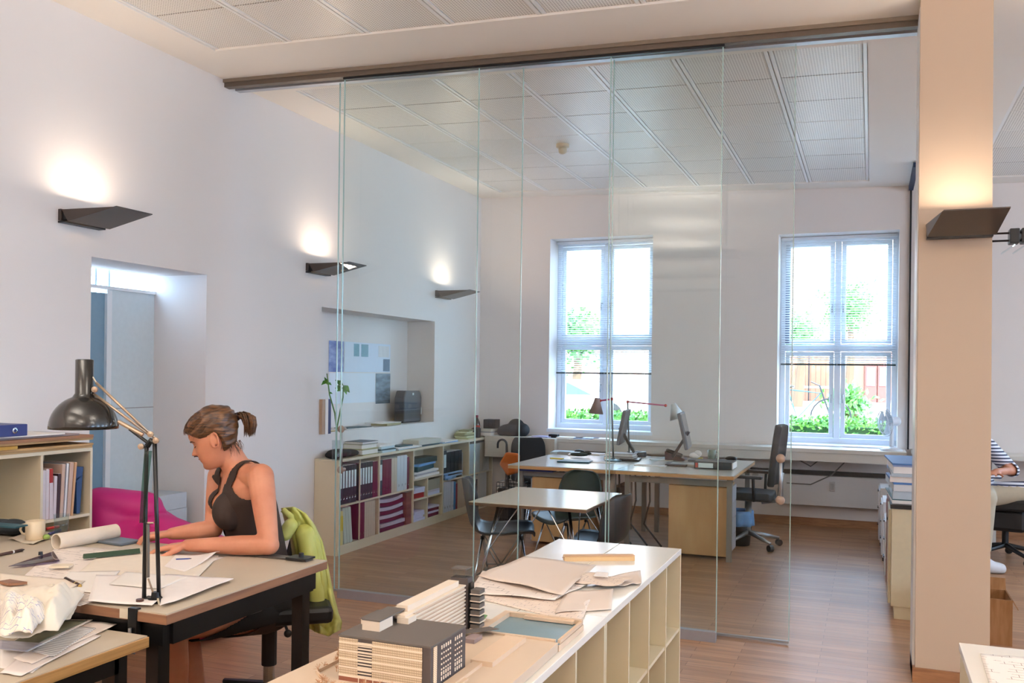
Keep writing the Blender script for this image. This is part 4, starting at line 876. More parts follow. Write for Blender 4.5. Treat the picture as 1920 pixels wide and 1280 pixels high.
# lying black lever-arch file
c = od(1337, 880); t = thing('binder', 'black lever-arch file lying at the front edge of the right desk', 'binder', (c.x, c.y, DZ))
B(c.x - .155, c.x + .15, c.y, c.y + .26, DZ + .001, DZ + .062).build('cover', binder_m, t, bevel=.003)
B(c.x - .12, c.x + .0, c.y - .002, c.y, DZ + .012, DZ + .05).build('spine_label', lab_m, t); B(c.x - .145, c.x - .125, c.y - .002, c.y, DZ + .012, DZ + .05).build('spine_mark', red_m, t); B(c.x + .15, c.x + .158, c.y + .01, c.y + .25, DZ + .008, DZ + .055).build('page_block', paper_m, t)
flatthing('keyboard', 1335, 866, .2, .07, .018, mat('dark_keys', '24303a', .5, bump=.5, bscale=90), 'dark keyboard behind the lying black file', 'keyboard', 0)
c = od(1320, 852); MB().ell((c.x, c.y, DZ + .03), (.05, .04, .03)).ell((c.x + .03, c.y, DZ + .05), (.035, .03, .03)).build('crumpled_tissue', paper_m, smooth=True, label='crumpled white tissue beside the right monitor', cat='tissue')
c = od(1347, 855); t = thing('mug', 'greenish glass mug on the right desk', 'mug', (c.x, c.y, DZ)); MB().lathe(c, [(.001, .002), (.035, .002), (.038, .09), (.034, .09), (.031, .008), (.001, .008)], 20, caps=False).build('mug_body', mat('green_glass_mug', '7a8f84', .2), t, smooth=True)
MB().tube([c + Vector((.036, 0, .075)), c + Vector((.06, 0, .065)), c + Vector((.06, 0, .03)), c + Vector((.036, 0, .02))], .005, 8).build('handle', MATS['green_glass_mug'], t, smooth=True)
flatthing('note_card', 1334, 849, .03, .02, .01, yellow_m, 'small yellow note block near the greenish mug', 'notes', 0)
c = od(1388, 853); MB().ell((c.x, c.y, DZ + .02), (.055, .035, .02)).build('computer_mouse', black_m, smooth=True, label='black mouse near the right desk corner', cat='mouse')
flatthing('paper_sheet', 1362, 862, .07, .06, .003, paper_m, 'white printed sheet near the right desk corner', 'papers', .4)

# ------------------------------------------------------------------ office chairs
fab_m = mat('charcoal_chair_fabric', '2a2c30', .85, bump=.3, bscale=150)
def office_chair(loc, rz, label, scale=1, backh=.52):
    """facing +y"""
    t = thing('office_chair', label, 'chair', (0, 0, 0), None)
    def pad(c, h, tilt, nm):
        m = MB().grid(lambda u, v: Vector(c) + Matrix.Rotation(tilt, 3, 'X') @ Vector(((u - .5) * 2 * h[0] * (1 - .22 * abs(2 * v - 1) ** 3), (v - .5) * 2 * h[1], .03 * (2 * u - 1) ** 2)), 12, 12)
        m.build(nm, fab_m, t, smooth=True, solid=h[2], bevel=.015)
    pad((0, 0, .46), (.22, .22, .07), 0, 'seat')
    pad((0, -.24, .46 + .12 + backh / 2), (.21, backh / 2, .06), math.pi / 2 + .12, 'backrest')
    MB().tube([(0, -.12, .42), (0, -.27, .44), (0, -.30, .70)], .02, 8).build('back_bracket', alu_m, t, smooth=True)
    MB().tube([(0, 0, .42), (0, 0, .1)], [.03, .022], 12).build('column', alu_m, t, smooth=True)
    for s in (-1, 1): 
        MB().tube([(s * .24, -.1, .45), (s * .27, -.1, .66)], .014, 8).build('armrest_post', dark_m, t, smooth=True); MB().obox((s * .27, -.05, .67), (.03, .13, .014)).build('armrest', black_m, t, bevel=.008)
    for k in range(5):
        a = 2 * math.pi * k / 5 + .3; e = Vector((math.cos(a), math.sin(a), 0))
        lg = MB().tube([e * .02 + Vector((0, 0, .13)), e * .3 + Vector((0, 0, .075))], [.022, .013], 8).build('leg', alu_m, t, smooth=True)
        MB().lathe(e * .3 + Vector((0, 0, .032)) - Vector((-e.y, e.x, 0)) * .02, [(.001, 0), (.03, 0), (.03, .04), (.001, .04)], 14, Vector((-e.y, e.x, 0))).build('caster', black_m, lg)
    t.location = loc; t.rotation_euler = (0, 0, rz); t.scale = (scale,) * 3; return t
office_chair((-.96, 7.95, 0), math.radians(84), 'charcoal office chair pulled up at the right desk, seen from its side', .92, .56)
office_chair((-3.2, 8.6, 0), math.radians(-155), 'charcoal office chair with rounded back behind the left desk', .84, .36)
# umbrella handle, orange bag and basket by the left office chair
p = ony(940, 850, 8.7)
t = thing('umbrella', 'dark umbrella with hooked handle leaning behind the left office chair', 'umbrella', (p.x, 8.75, 0))
h0 = ony(950, 835, 8.75); r_ = .05
MB().tube([(h0.x + .02, 8.75, .02), (h0.x, 8.75, h0.z - .0)] + [(h0.x - r_ + r_ * math.cos(a * math.pi / 8), 8.75, h0.z + .01 + r_ * math.sin(a * math.pi / 8)) for a in range(9)] + [(h0.x - 2 * r_, 8.75, h0.z - .03)], [.03, .012] + [.011] * 9 + [.011], 10).build('umbrella_body', mat('dark_umbrella', '2b2d36', .6), t, smooth=True)
c = ony(960, 866, 8.2); c.z = .57
m = MB().slab([(c.x - .11, 8.12, c.z + .0), (c.x - .02, 8.12, c.z - .11), (c.x + .10, 8.12, c.z - .07), (c.x + .1, 8.12, c.z + .11), (c.x - .04, 8.12, c.z + .12)], (0, .05, 0))
m.build('orange_bag', mat('orange_fabric', 'c4621c', .7, var=.15, scale=12, bump=.3, bscale=60), label='orange cloth bag hanging beside the left office chair', cat='bag', bevel=.02).name = 'bag'
p = ony(968, 900, 8.1)
t = thing('wire_basket', 'black wire basket on the floor beside the left desk', 'basket', (p.x - .02, 8.05, 0))
m = MB(); bx, by = p.x - .02, 8.05
for k in range(9):
    for (ax0, ay0, ax1, ay1) in ((-.12, -.1, .12, -.1), (-.12, .1, .12, .1)):
        x = bx - .12 + .03 * k; m.tube([(x, by + ay0, 0.005), (x, by + ay0, .42)], .003, 4)
for k in range(12):
    z = .01 + .037 * k; m.tube([(bx - .12, by - .1, z), (bx + .12, by - .1, z), (bx + .12, by + .1, z), (bx - .12, by + .1, z), (bx - .12, by - .1, z)], .003, 4)
m.build('wire_frame', dark_m, t); B(bx - .11, bx + .11, by - .09, by + .09, .01, .36).build('basket_content', mat('dark_liner', '26282c', .8), t)
# bin with blue liner
c = onz(1380, 1020, 0); t = thing('waste_bin', 'black waste bin with blue plastic liner beside the right desk', 'bin', (c.x + .03, c.y, 0))
bc = Vector((c.x + .03, c.y, 0)); MB().lathe(bc, [(.001, .0), (.085, 0), (.11, .27), (.105, .27), (.08, .01)], 20, caps=False).build('bin_body', black_m, t, smooth=True)
m = MB().grid(lambda u, v: bc + Vector(((.113 + .012 * math.sin(u * 44) * v) * math.cos(u * 2 * math.pi), (.113 + .012 * math.sin(u * 44) * v) * math.sin(u * 2 * math.pi), .30 - .13 * v)), 66, 5); m.build('bin_liner', blue2_m, t, smooth=True, solid=.002)

# ------------------------------------------------------------------ small square table and shell chairs
TZ = .65; s_ = (EYE - TZ) / (EYE - .72)
tc_ = [onz(x, y, TZ) for x, y in ((878, 940), (1100, 955), (1168, 925), (960, 911))]
tx0, tx1 = tc_[0].x, tc_[1].x; ty0, ty1 = (tc_[0].y + tc_[1].y) / 2, (tc_[2].y + tc_[3].y) / 2
t = thing('square_table', 'small pale square table with thin chrome legs behind the glass', 'table', ((tx0 + tx1) / 2, (ty0 + ty1) / 2, 0))
tt = MATS['cream_laminate']
B(tx0, tx1, ty0, ty1, TZ - .004, TZ).build('table_surface', mat('pale_glossy_laminate', 'd8cdb6', .18, var=.02, spec=.8), t, bevel=.0015)
B(tx0, tx1, ty0, ty1, TZ - .022, TZ - .004).build('table_top', mat('dark_ply_edge', '6b5340', .4), t, bevel=.003)
for sx in (0, 1):
    for sy in (0, 1):
        cx = tx0 + .13 if sx == 0 else tx1 - .13; cy = ty0 + .13 if sy == 0 else ty1 - .13; fx_ = tx0 + .03 if sx == 0 else tx1 - .03; fy_ = ty0 + .03 if sy == 0 else ty1 - .03
        lg = MB().tube([(cx + (.02 if sx == 0 else -.02), cy, TZ - .03), (fx_, fy_, .0)], .010, 10).build('leg', chrome_m, t, smooth=True)
        kp = Vector((cx, cy, TZ - .03)).lerp(Vector((fx_, fy_, 0)), .5)
        for q in ((.16, 0), (0, .16)): MB().tube([(cx + (q[0] if sx == 0 else -q[0]), cy + (q[1] if sy == 0 else -q[1]), TZ - .026), kp], .004, 6).build('brace', chrome_m, lg)
B(tx0 + .08, tx1 - .08, ty0 + .08, ty1 - .08, TZ - .034, TZ - .024).build('under_frame', dark_m, t)

def shell_chair(m, label):
    """facing +y, seat .42 high"""
    t = thing('shell_chair', label, 'chair', (0, 0, 0), 'moulded shell chairs round the small table')
    pr = [(.215, .395, .155), (.20, .418, .185), (.12, .418, .212), (0, .405, .225), (-.10, .405, .228), (-.165, .43, .228), (-.205, .49, .225), (-.225, .57, .218), (-.24, .65, .205), (-.252, .72, .18), (-.258, .755, .14), (-.258, .768, .09)]
    def sh(u, v):
        k = v * (len(pr) - 1); i = min(int(k), len(pr) - 2); f = k - i; f = f * f * (3 - 2 * f) if 0 else f
        y, z, w = [pr[i][j] * (1 - f) + pr[i + 1][j] * f for j in range(3)]
        a = 2 * u - 1; seat = max(0, min(1, (.5 - v) * 3 + .5)); back = 1 - seat
        return Vector((a * w, y + back * .07 * a * a * (1 - .6 * max(0, v - .8) * 5 * .6), z + seat * .045 * a * a + .045 * a * a * back * .0))
    MB().grid(sh, 16, 26).build('seat_shell', m, t, smooth=True, solid=.008)
    base = MB(); f4 = [(-.2, .2), (.2, .2), (.21, -.2), (-.21, -.2)]; top4 = [(-.09, .13), (.09, .13), (.09, -.12), (-.09, -.12)]
    for (fx, fy), (ux, uy) in zip(f4, top4):
        lg = MB().tube([(ux * 1.25, uy, .40), (fx, fy, .0)], .006, 8).build('leg', chrome_m, t, smooth=True)
    for i in range(4):
        a, b = top4[i], top4[(i + 1) % 4]; p, q = f4[i], f4[(i + 1) % 4]
        mid = ((p[0] + q[0]) / 2 * .45, (p[1] + q[1]) / 2 * .45, .19)
        for s in (a, b): base.tube([(s[0] * 1.1, s[1], .39), mid], .0045, 6)
        for g in (p, q): base.tube([mid, (g[0] * .8, g[1] * .8, .10)], .0045, 6)
    base.tube([(-.09, -.09, .19), (.09, -.09, .19), (.09, .09, .19), (-.09, .09, .19), (-.09, -.09, .19)], .0045, 6)
    base.build('wire_base', mat('dull_wire', '9a958c', .3, .8), t, smooth=True)
    for (ux, uy) in top4: MB().lathe((ux * 1.1, uy, .388), [(.014, 0), (.014, .02)], 10).build('mount', black_m, t)
    return t
sh_m = mat('dark_blue_grey_shell', '2d3a42', .4, var=.05); sh2 = mat('dark_olive_shell', '34403a', .4, var=.05)
c1 = onz(948, 1000, .41); o = shell_chair(sh_m, 'dark shell chair at the left side of the small table, seen from its side'); o.location = (c1.x - .03, c1.y, 0); o.rotation_euler = (0, 0, math.radians(-68))
c2 = onz(1062, 968, .41); o = shell_chair(sh2, 'olive dark shell chair behind the small table'); o.location = (c2.x, c2.y, 0); o.rotation_euler = (0, 0, math.radians(160)); o.scale = (.95,) * 3
c3 = onz(1128, 1010, .41); o = shell_chair(black_m, 'black shell chair at the right side of the small table'); o.location = (tx1 - .06, ty0 + .36, 0); o.rotation_euler = (0, 0, math.radians(78)); o.scale = (.93,) * 3

# ------------------------------------------------------------------ front cream cabinet (back-to-back open units)
KZ = .74; KX0, KXm, KX1 = -1.245, -.975, -.715; KY1 = 3.72
units = [(KY1 - .57 * 2, KY1), (KY1 - .57 * 4, KY1 - .57 * 2), (KY1 - .57 * 6, KY1 - .57 * 4)]
for row_, (xa, xb, opn) in enumerate(((KX0, KXm - .002, -1), (KXm + .001, KX1, 1))):
    for k, (ya_, yb2) in enumerate(units):
        wh = ('farthest', 'middle', 'nearest')[k]
        t = thing('storage_unit', '%s cream open storage unit in the %s row of the front cabinet block' % (wh, 'right' if row_ else 'left'), 'storage unit', ((xa + xb) / 2, (ya_ + yb2) / 2, 0), 'cream storage units in the foreground')
        B(xa, xb, ya_ + .0015, yb2 - .0015, KZ - .022, KZ).build('unit_top', laminate_m, t, bevel=.0015)
        B(xa + .012, xb - .012, ya_ + .01, yb2 - .01, 0, .06).build('plinth', shelf_m, t)
        xbk = xa + .004 if opn > 0 else xb - .004
        B(min(xbk, xbk + opn * .01), max(xbk, xbk + opn * .01), ya_ + .003, yb2 - .003, .06, KZ - .022).build('back_panel', laminate_side_m, t)
        n = 4; w = (yb2 - ya_) / n
        for i in range(n + 1):
            y = min(max(ya_ + w * i, ya_ + .008), yb2 - .008); B(xa + .004, xb - .001, y - .0065, y + .0065, .06, KZ - .0225).build('side_panel' if i in (0, n) else 'divider', laminate_side_m, t)
        for i in range(n): B(xa + .004, xb - .004, ya_ + w * i + .0065, ya_ + w * (i + 1) - .0065, .405, .418).build('shelf_board', laminate_side_m, t)
        B(xa + .004, xb - .001, ya_ + .002, yb2 - .002, .06, .073).build('bottom_board', laminate_side_m, t)

def sheet(name, pts, z, m, label, cat='papers', curl=.0, th=.0012, group=None, seed=0, lift=None):
    """a sheet of paper from four corner pixels on the plane of height z; slightly wavy"""
    P = [onz(x, y, z) for x, y in pts]; rr = random.Random(seed); off = rr.uniform(0, 9)
    def fn(u, v):
        p = P[0] * (1 - u) * (1 - v) + P[1] * u * (1 - v) + P[2] * u * v + P[3] * (1 - u) * v
        e = max(abs(2 * u - 1), abs(2 * v - 1)); w = noise.noise(Vector((u * 2.2 + off, v * 2.2, off)))
        dz = curl * (.5 + w) * (e ** 3 * .8 + .2)
        if lift: dz += lift[2] * max(0, 1 - math.hypot(u - lift[0], v - lift[1]) * 1.6) ** 1.5
        return Vector((p.x, p.y, z + th * .6 + max(0, dz)))
    return MB().grid(fn, 14, 14).build(name, m, smooth=True, solid=th, label=label, cat=cat, group=group, base=(P[0].x, P[0].y, z))
z0 = KZ + .0005
sheet('drawing_sheet', [(884, 1120), (1090, 1170), (1110, 1118), (905, 1080)], z0, plan2_m, 'long tracing-paper plan lowest in the pile beside the architectural model', 'drawing', .004, seed=1)
sheet('drawing_sheet', [(1040, 1150), (1146, 1142), (1150, 1104), (1060, 1112)], z0 + .003, cream_paper_m, 'plain tan sheet at the cabinet edge between the plans', 'drawing', .004, seed=2)
sheet('drawing_sheet', [(880, 1112), (1040, 1126), (1100, 1098), (905, 1072)], z0 + .006, plan_m, 'tan floor plan under the big top sheet', 'drawing', .006, seed=3)
sheet('drawing_sheet', [(897, 1082), (1055, 1118), (1118, 1063), (985, 1046)], z0 + .013, cream_paper_m, 'big tan tracing sheet topmost in the cabinet pile', 'drawing', .010, th=.0015, seed=4)
sheet('drawing_sheet', [(1083, 1098), (1172, 1100), (1203, 1094), (1201, 1070)], z0 + .004, cream_paper_m, 'small tan sheet curling at the right end of the pile', 'drawing', .008, seed=5)
sheet('drawing_sheet', [(1078, 1094), (1160, 1102), (1186, 1088), (1098, 1078)], z0 + .012, plan2_m, 'small curled plan on the right tan sheet', 'drawing', .012, seed=6)
sheet('note_sheet', [(1112, 1080), (1140, 1082), (1141, 1074), (1118, 1072)], z0 + .026, paper_m, 'small white card on the right curled plan', 'card', 0, seed=7)
a, b = onz(1057, 1050, KZ), onz(1188, 1049, KZ); d_ = (b - a); L_ = d_.length; ang = math.atan2(d_.y, d_.x); c = (a + b) / 2
t = thing('wooden_ruler_box', 'long narrow wooden ruler case on the cabinet end near the glass', 'ruler', (c.x, c.y, KZ))
MB().obox((c.x, c.y, KZ + .008), (L_ / 2, .022, .008), ang).build('case_body', mat('light_wood', 'd4b182', .5), t, bevel=.001)
MB().obox((c.x, c.y + .004, KZ + .0175), (L_ / 2, .018, .0015), ang).build('case_lid', mat('light_wood_lid', 'cba27a', .5), t)
MB().obox((c.x, c.y - .0215, KZ + .0148), (L_ / 2, .0012, .0012), ang).build('lid_groove', woodedge_m, t)

# ------------------------------------------------------------------ architectural model
MZ = KZ + .0008
card = mat('greige_card', 'c9b49e', .7, var=.02); tan_m = mat('pale_basswood', 'd0b69c', .6, var=.03); creamw = mat('cream_card', 'dfcfbc', .6, var=.02)
dkroof = mat('dark_grey_card', '5d5651', .7, var=.03); dkwall = mat('anthracite_card', '4b4240', .7)
t = thing('architectural_model', 'architectural scale model of two slab blocks on a greige base plate', 'model', (-.95, 1.95, MZ))
bz = MZ + .024
MB().prism([(KX0 + .01, 1.50), (KX1 - .012, 1.50), (KX1 - .02, 2.199), (-.969, 2.199), (-.972, 2.33), (-1.19, 2.36)], MZ, bz).build('base_plate', card, t, bevel=.001)
B(-.968, KX1 - .018, 2.20, 2.415, MZ, bz - .008).build('pool_tray', tan_m, t)
pl = B(-.966, KX1 - .020, 2.202, 2.413, bz - .008, bz - .006).build('pool_basin', mat('slate_blue_water', '6d8791', .2, var=.04), t)
m = MB(); m.box(-.968, -.948, 2.20, 2.415, bz - .006, bz + .006); m.box(-.948, KX1 - .02, 2.40, 2.415, bz - .006, bz + .006); m.box(-.948, KX1 - .03, 2.20, 2.212, bz - .006, bz + .004); m.box(KX1 - .026, KX1 - .018, 2.212, 2.40, bz - .006, bz + .003)
m.box(-.90, KX1 - .04, 2.385, 2.40, bz - .004, bz + .004); m.build('pool_rim', tan_m, t)
MB().prism([(-1.10, 2.30), (-.98, 2.25), (-1.0, 2.36), (-1.09, 2.38)], bz, bz + .002).build('lawn', mat('model_green', '6f9a62', .8), t)
# podium steps beside the front block
B(-.862, -.838, 1.66, 2.03, bz, bz + .008).build('podium', tan_m, t); B(-.862, -.828, 1.6, 1.85, bz, bz + .004).build('podium_step', tan_m, t)
B(-.868, -.812, 1.95, 2.17, bz, bz + .012).build('terrace', tan_m, t)
# front block A
AX0, AX1, AY0, AY1, AZ = -1.093, -.866, 1.737, 1.915, .866
ab = B(AX0, AX1, AY0, AY1, bz, AZ - .004).build('front_block', dkwall, t)
B(AX0 - .002, AX1 + .001, AY0 - .002, AY1 + .001, AZ - .004, AZ).build('flat_roof', dkroof, ab)
facade_m = grid_mat('gridded_timber_facade', 'd0bda0', '97816a', .0042, 0, .0052, .28)
B(AX0, AX0 + .048, AY0 - .0015, AY0, bz + .012, AZ - .006).build('gridded_facade', facade_m, ab)
B(AX0 + .084, AX1 - .020, AY0 - .0015, AY0, bz + .012, AZ - .006).build('gridded_facade', facade_m, ab)
m = MB(); z = bz + .014
while z < AZ - .008: m.box(AX0 + .048, AX0 + .084, AY0 - .0025, AY0, z, z + .0024); z += .0066
m.build('louvres', creamw, ab)
for zz in (.012, .030, .048, .066, .084): B(AX0, AX1 - .02, AY0 - .0022, AY0, bz + zz - .0005 if zz > .012 else bz + .010, bz + zz + .003).build('floor_band', creamw, ab)
B(AX0, AX1 - .02, AY0 - .001, AY0, bz, bz + .010).build('ground_floor', mat('rust_plinth', '8d5440', .6), ab)
for k in range(9): B(AX0 + .018 * k + .05, AX0 + .018 * k + .052, AY0 - .002, AY0, bz, bz + .010).build('ground_pillar', creamw, ab)
m = MB(); wy = [AY0 + .05 + .011 * k for k in range(5)] + [AY0 + .12 + .011 * k for k in range(4)]
for r in range(7):
    for y in wy: m.box(AX1, AX1 + .001, y, y + .0045, bz + .012 + .0115 * r, bz + .012 + .0115 * r + (.008 if r in (0, 1, 6) else .0035))
m.build('punched_windows', mat('cream_window_dots', 'f0dcc4', .6), ab)
B(AX1, AX1 + .0012, AY0 + .012, AY0 + .028, bz + .004, AZ - .006).build('light_strip', grid_mat('striped_strip', 'e6d0b2', 'b59a7c', 0, 0, .004, .3), ab)
# roof boxes of the front block
r1 = B(-1.065, -1.02, AY0 + .05, AY0 + .11, AZ, AZ + .022).build('roof_box', creamw, ab); B(-1.066, -1.019, AY0 + .049, AY0 + .17, AZ + .022, AZ + .025).build('roof_lid', dkroof, ab)
B(-1.092, -1.066, AY0 + .09, AY0 + .13, AZ, AZ + .012).build('roof_box', creamw, ab); B(-1.094, -1.064, AY0 + .088, AY0 + .17, AZ + .012, AZ + .014).build('roof_lid', dkroof, ab)
B(-1.02, -.99, AY0 + .13, AY0 + .17, AZ, AZ + .014).build('roof_box', creamw, ab)
# tall slab B
BX0, BX1, BY0, BY1_, BZ = -1.05, -1.0, 1.925, 2.21, .888
tb = B(BX0, BX1 - .004, BY0, BY1_, bz, BZ - .008).build('tall_slab', tan_m, t)
m = MB(); z = bz + .006
while z < BZ - .012: m.box(BX1 - .004, BX1, BY0, BY1_, z, z + .0046); z += .0098
m.build('balcony_band', creamw, tb)
B(BX0 - .012, BX1, BY0 - .055, BY1_ - .0, BZ - .008, BZ - .004).build('slab_roof', creamw, tb)
B(BX0 + .008, BX1 - .012, BY0 - .02, BY1_ - .02, BZ - .004, BZ + .010).build('roof_storey', creamw, tb)
B(BX0 + .006, BX0 + .03, BY0 - .025, BY0 - .001, bz, BZ - .008).build('end_tower', creamw, tb)
for zz in (.02, .045, .07, .09): B(BX0 + .03, BX1 - .006, BY0 - .02, BY0 - .001, bz + zz, bz + zz + .010).build('end_opening', dkwall, tb)
cr = B(BX0 + .004, BX1 + .004, 2.212, 2.245, bz, BZ + .012).build('stair_core', dkwall, t); B(BX0 + .01, BX1 - .005, 2.214, 2.25, BZ + .013, BZ + .034).build('lift_head', glassC, cr); B(BX0 + .006, BX1 - .001, 2.212, 2.252, BZ + .034, BZ + .037).build('lift_roof', dkroof, cr)
for k in range(2): B(BX1 + .006 + .004 * k, BX1 + .007 + .004 * k, 2.216, 2.24, bz, BZ).build('fin', blackmetal_m, cr)
for k in range(6):
    zz = bz + .002 + .0185 * k; fl = B(BX1 + .012, BX1 + .042, 2.21, 2.25, zz, zz + .0025).build('balcony_floor', creamw, cr); B(BX1 + .014, BX1 + .040, 2.211, 2.245, zz + .0025, zz + .013).build('balcony_bay', dkroof, cr)
MB().slab([(-.98, 2.12, bz + .012), (-.895, 2.19, bz + .017), (-.93, 2.21, bz + .014), (-.99, 2.16, bz + .010)], (0, 0, .002)).build('canopy_roof', dkroof, t)
B(-.955, -.925, 2.10, 2.15, bz, bz + .011).build('pavilion', mat('mauve_card', '8d7b7a', .7), t)
# garden at the left
m = MB()
for pts in (((-1.16, 1.75), (-1.158, 1.90)), ((-1.16, 1.75), (-1.10, 1.70)), ((-1.16, 1.90), (-1.1, 1.95))):
    (ax_, ay_), (bx_, by_) = pts; d_ = Vector((bx_ - ax_, by_ - ay_, 0)); m.obox(((ax_ + bx_) / 2, (ay_ + by_) / 2, bz + .004), (d_.length / 2, .0015, .004), math.atan2(d_.y, d_.x))
m.build('garden_wall', tan_m, t)
rr = random.Random(9)
tw = mat('rust_twigs', 'b98a66', .8, var=.2)
for k in range(34):
    if k < 16: x, y = rr.uniform(-1.2, -1.12), rr.uniform(1.74, 2.0)
    elif k < 26: x, y = rr.uniform(-1.12, -1.0), rr.uniform(1.66, 1.72)
    else: x, y = rr.uniform(-1.0, -.93), rr.uniform(1.70, 1.725)
    m = MB(); h = rr.uniform(.012, .02); m.tube([(x, y, bz), (x, y, bz + h * .5)], .0006, 5)
    for q in range(14):
        e = Vector((rr.gauss(0, 1), rr.gauss(0, 1), rr.gauss(.3, .8))).normalized() * h * .55; m.tube([(x, y, bz + h * .5), Vector((x, y, bz + h * .6)) + e], .0004, 4)
    m.build('model_tree', tw, t)
for x, y in ((-1.13, 1.80), (-1.11, 1.85), (-1.12, 1.70)): B(x, x + .012, y, y + .016, bz, bz + .003).build('garden_block', creamw, t)

# ------------------------------------------------------------------ the drawing table (upper) and the low side table
UZ = .76
T0x, T1x, T0y, T1y = -3.62, -1.838, 2.02, 2.835
t = thing('drawing_table', 'large drawing table with grey top, brown edge and black steel frame', 'table', ((T0x + T1x) / 2, (T0y + T1y) / 2, 0))
B(T0x, T1x - .002, T0y + .002, T1y, UZ - .004, UZ).build('table_surface', desk_m, t)
B(T0x, T1x, T0y, T1y, UZ - .032, UZ - .004).build('table_edge', woodedge_m, t, bevel=.002)
B(T0x + .06, T1x - .03, T0y + .02, T0y + .05, UZ - .10, UZ - .033).build('frame_beam', blackmetal_m, t); B(T0x + .06, T1x - .03, T1y - .06, T1y - .03, UZ - .10, UZ - .033).build('frame_beam', blackmetal_m, t)
for x in (T0x + .06, T1x - .055): B(x, x + .035, T0y + .05, T1y - .06, UZ - .10, UZ - .033).build('frame_beam', blackmetal_m, t)
for x in (T0x + .06, T1x - .07):
    for y in (T0y + .03, T1y - .075):
        x = x - .03 if y < T0y + .1 and x > -2 else x
        B(x, x + .045, y, y + .045, 0, UZ - .033).build('leg', blackmetal_m, t)
MB().slab([(T1x - .06, T0y + .3, UZ - .034), (T1x - .06, T1y - .12, UZ - .034), (T1x - .20, T1y - .12, UZ - .18), (T1x - .20, T0y + .3, UZ - .16)], (-.25, 0, 0)).build('tilt_mechanism', blackmetal_m, t)
p = onz(255, 1135, UZ); MB().lathe((p.x, p.y + .015, UZ), [(.001, 0), (.011, 0), (.011, .016), (.001, .016)], 14).build('fixing_knob', mat('brown_knob', '4a2c22', .4), t)
B(p.x - .022, p.x + .022, T0y - .002, T0y, UZ - .028, UZ - .001).build('fixing_plate', mat('cream_metal', 'd8ccb8', .4), t)
pr_ = onz(575, 1047, UZ)
tr = thing('parallel_rule', 'dark parallel rule lying along the far right edge of the drawing table', 'ruler', (pr_.x - .15, T1y - .04, UZ))
B(-2.22, T1x - .05, T1y - .065, T1y - .02, UZ + .0005, UZ + .007).build('rule_blade', mat('smoked_blade', '4a423d', .3), tr); B(T1x - .13, T1x - .045, T1y - .075, T1y - .012, UZ + .007, UZ + .013).build('rule_head', dark_m, tr)
MB().lathe((T1x - .085, T1y - .042, UZ + .013), [(.001, 0), (.009, 0), (.009, .014), (.001, .014)], 14).build('knob', black_m, tr)

LZ = .70
t = thing('side_table', 'lower table with pale plywood edge in the near left corner', 'table', (-2.7, 1.5, 0))
B(-3.4, -1.885, .9, 1.998, LZ - .003, LZ).build('table_surface', desk_m, t); B(-3.4, -1.88, .9, 2.0, LZ - .032, LZ - .003).build('table_edge', ply_m, t, bevel=.001)
B(-3.3, -1.93, .98, 1.01, LZ - .09, LZ - .033).build('frame_beam', blackmetal_m, t); B(-3.3, -1.93, 1.93, 1.96, LZ - .09, LZ - .033).build('frame_beam', blackmetal_m, t)
B(-1.96, -1.92, 1.01, 1.93, LZ - .09, LZ - .033).build('frame_beam', blackmetal_m, t)
for x in (-3.3, -1.965):
    for y in (.98, 1.915): B(x, x + .045, y, y + .045, 0, LZ - .033).build('leg', blackmetal_m, t)

# black architect lamp ---------------------------------------------------------
lb = onz(292, 1128, UZ); DL = (lb - CAM).dot(FW)
def q(x, y, dd=0): return atd(x, y, DL + dd)
t = thing('architect_lamp', 'black architect lamp with dome shade clamped to the table corner', 'lamp', lb)
MB().lathe(lb, [(.001, 0), (.028, 0), (.028, .006), (.014, .014), (.012, .03)], 18).build('base', blackmetal_m, t)
MB().obox((lb.x + .006, T0y + .005, UZ - .045), (.016, .010, .050)).build('clamp', blackmetal_m, t, bevel=.002)
MB().tube([(lb.x + .006, T0y - .012, UZ - .12), (lb.x + .006, T0y - .012, UZ - .05)], .005, 8).build('clamp_screw', alu_m, t); MB().tube([(lb.x - .014, T0y - .012, UZ - .12), (lb.x + .026, T0y - .012, UZ - .12)], .0025, 6).build('screw_bar', alu_m, t)
lo = [q(292, 1118), q(270, 1124), q(300, 1118)]
MB().tube([q(268, 1126), q(278, 1120), q(303, 1121)], .006, 8).build('lower_joint', blackmetal_m, t)
for (x0, y0, x1, y1) in ((270, 1126, 275, 836), (298, 1118, 290, 830)): MB().tube([q(x0, y0), q(x1, y1)], .0062, 8).build('lower_arm', blackmetal_m, t, smooth=True)
MB().tube([q(276, 836), q(283, 826), q(292, 830)], .009, 8).build('elbow_joint', blackmetal_m, t)
brass = mat('aged_nickel', 'a89480', .32, .6, .1)
for (x0, y0, x1, y1, r) in ((291, 822, 180, 717, .0042), (283, 817, 176, 738, .0042)): MB().tube([q(x0, y0, -.0), q(x1, y1, 0)], r, 8).build('upper_arm', brass, t, smooth=True)
MB().tube([q(268, 815), q(222, 790)], .0065, 8).build('spring_sleeve', brass, t); MB().tube([q(280, 832), q(243, 804)], .005, 8).build('counter_rod', blackmetal_m, t)
MB().tube([q(277, 982), q(277, 1082)], .0055, 8).build('lower_spring', mat('grey_spring', '6e675f', .4, .5), t); MB().tube([q(278, 1084), q(290, 1120)], .003, 6).build('spring_link', brass, t); MB().tube([q(274, 980), q(288, 980)], .003, 6).build('pin', brass, t)
for (x, y) in ((281, 814), (291, 826), (263, 837), (176, 730)): MB().lathe(q(x, y, -.012), [(.001, 0), (.009, .002), (.009, .01), (.001, .012)], 12, tuple(FW)).build('thumb_screw', brass, t)
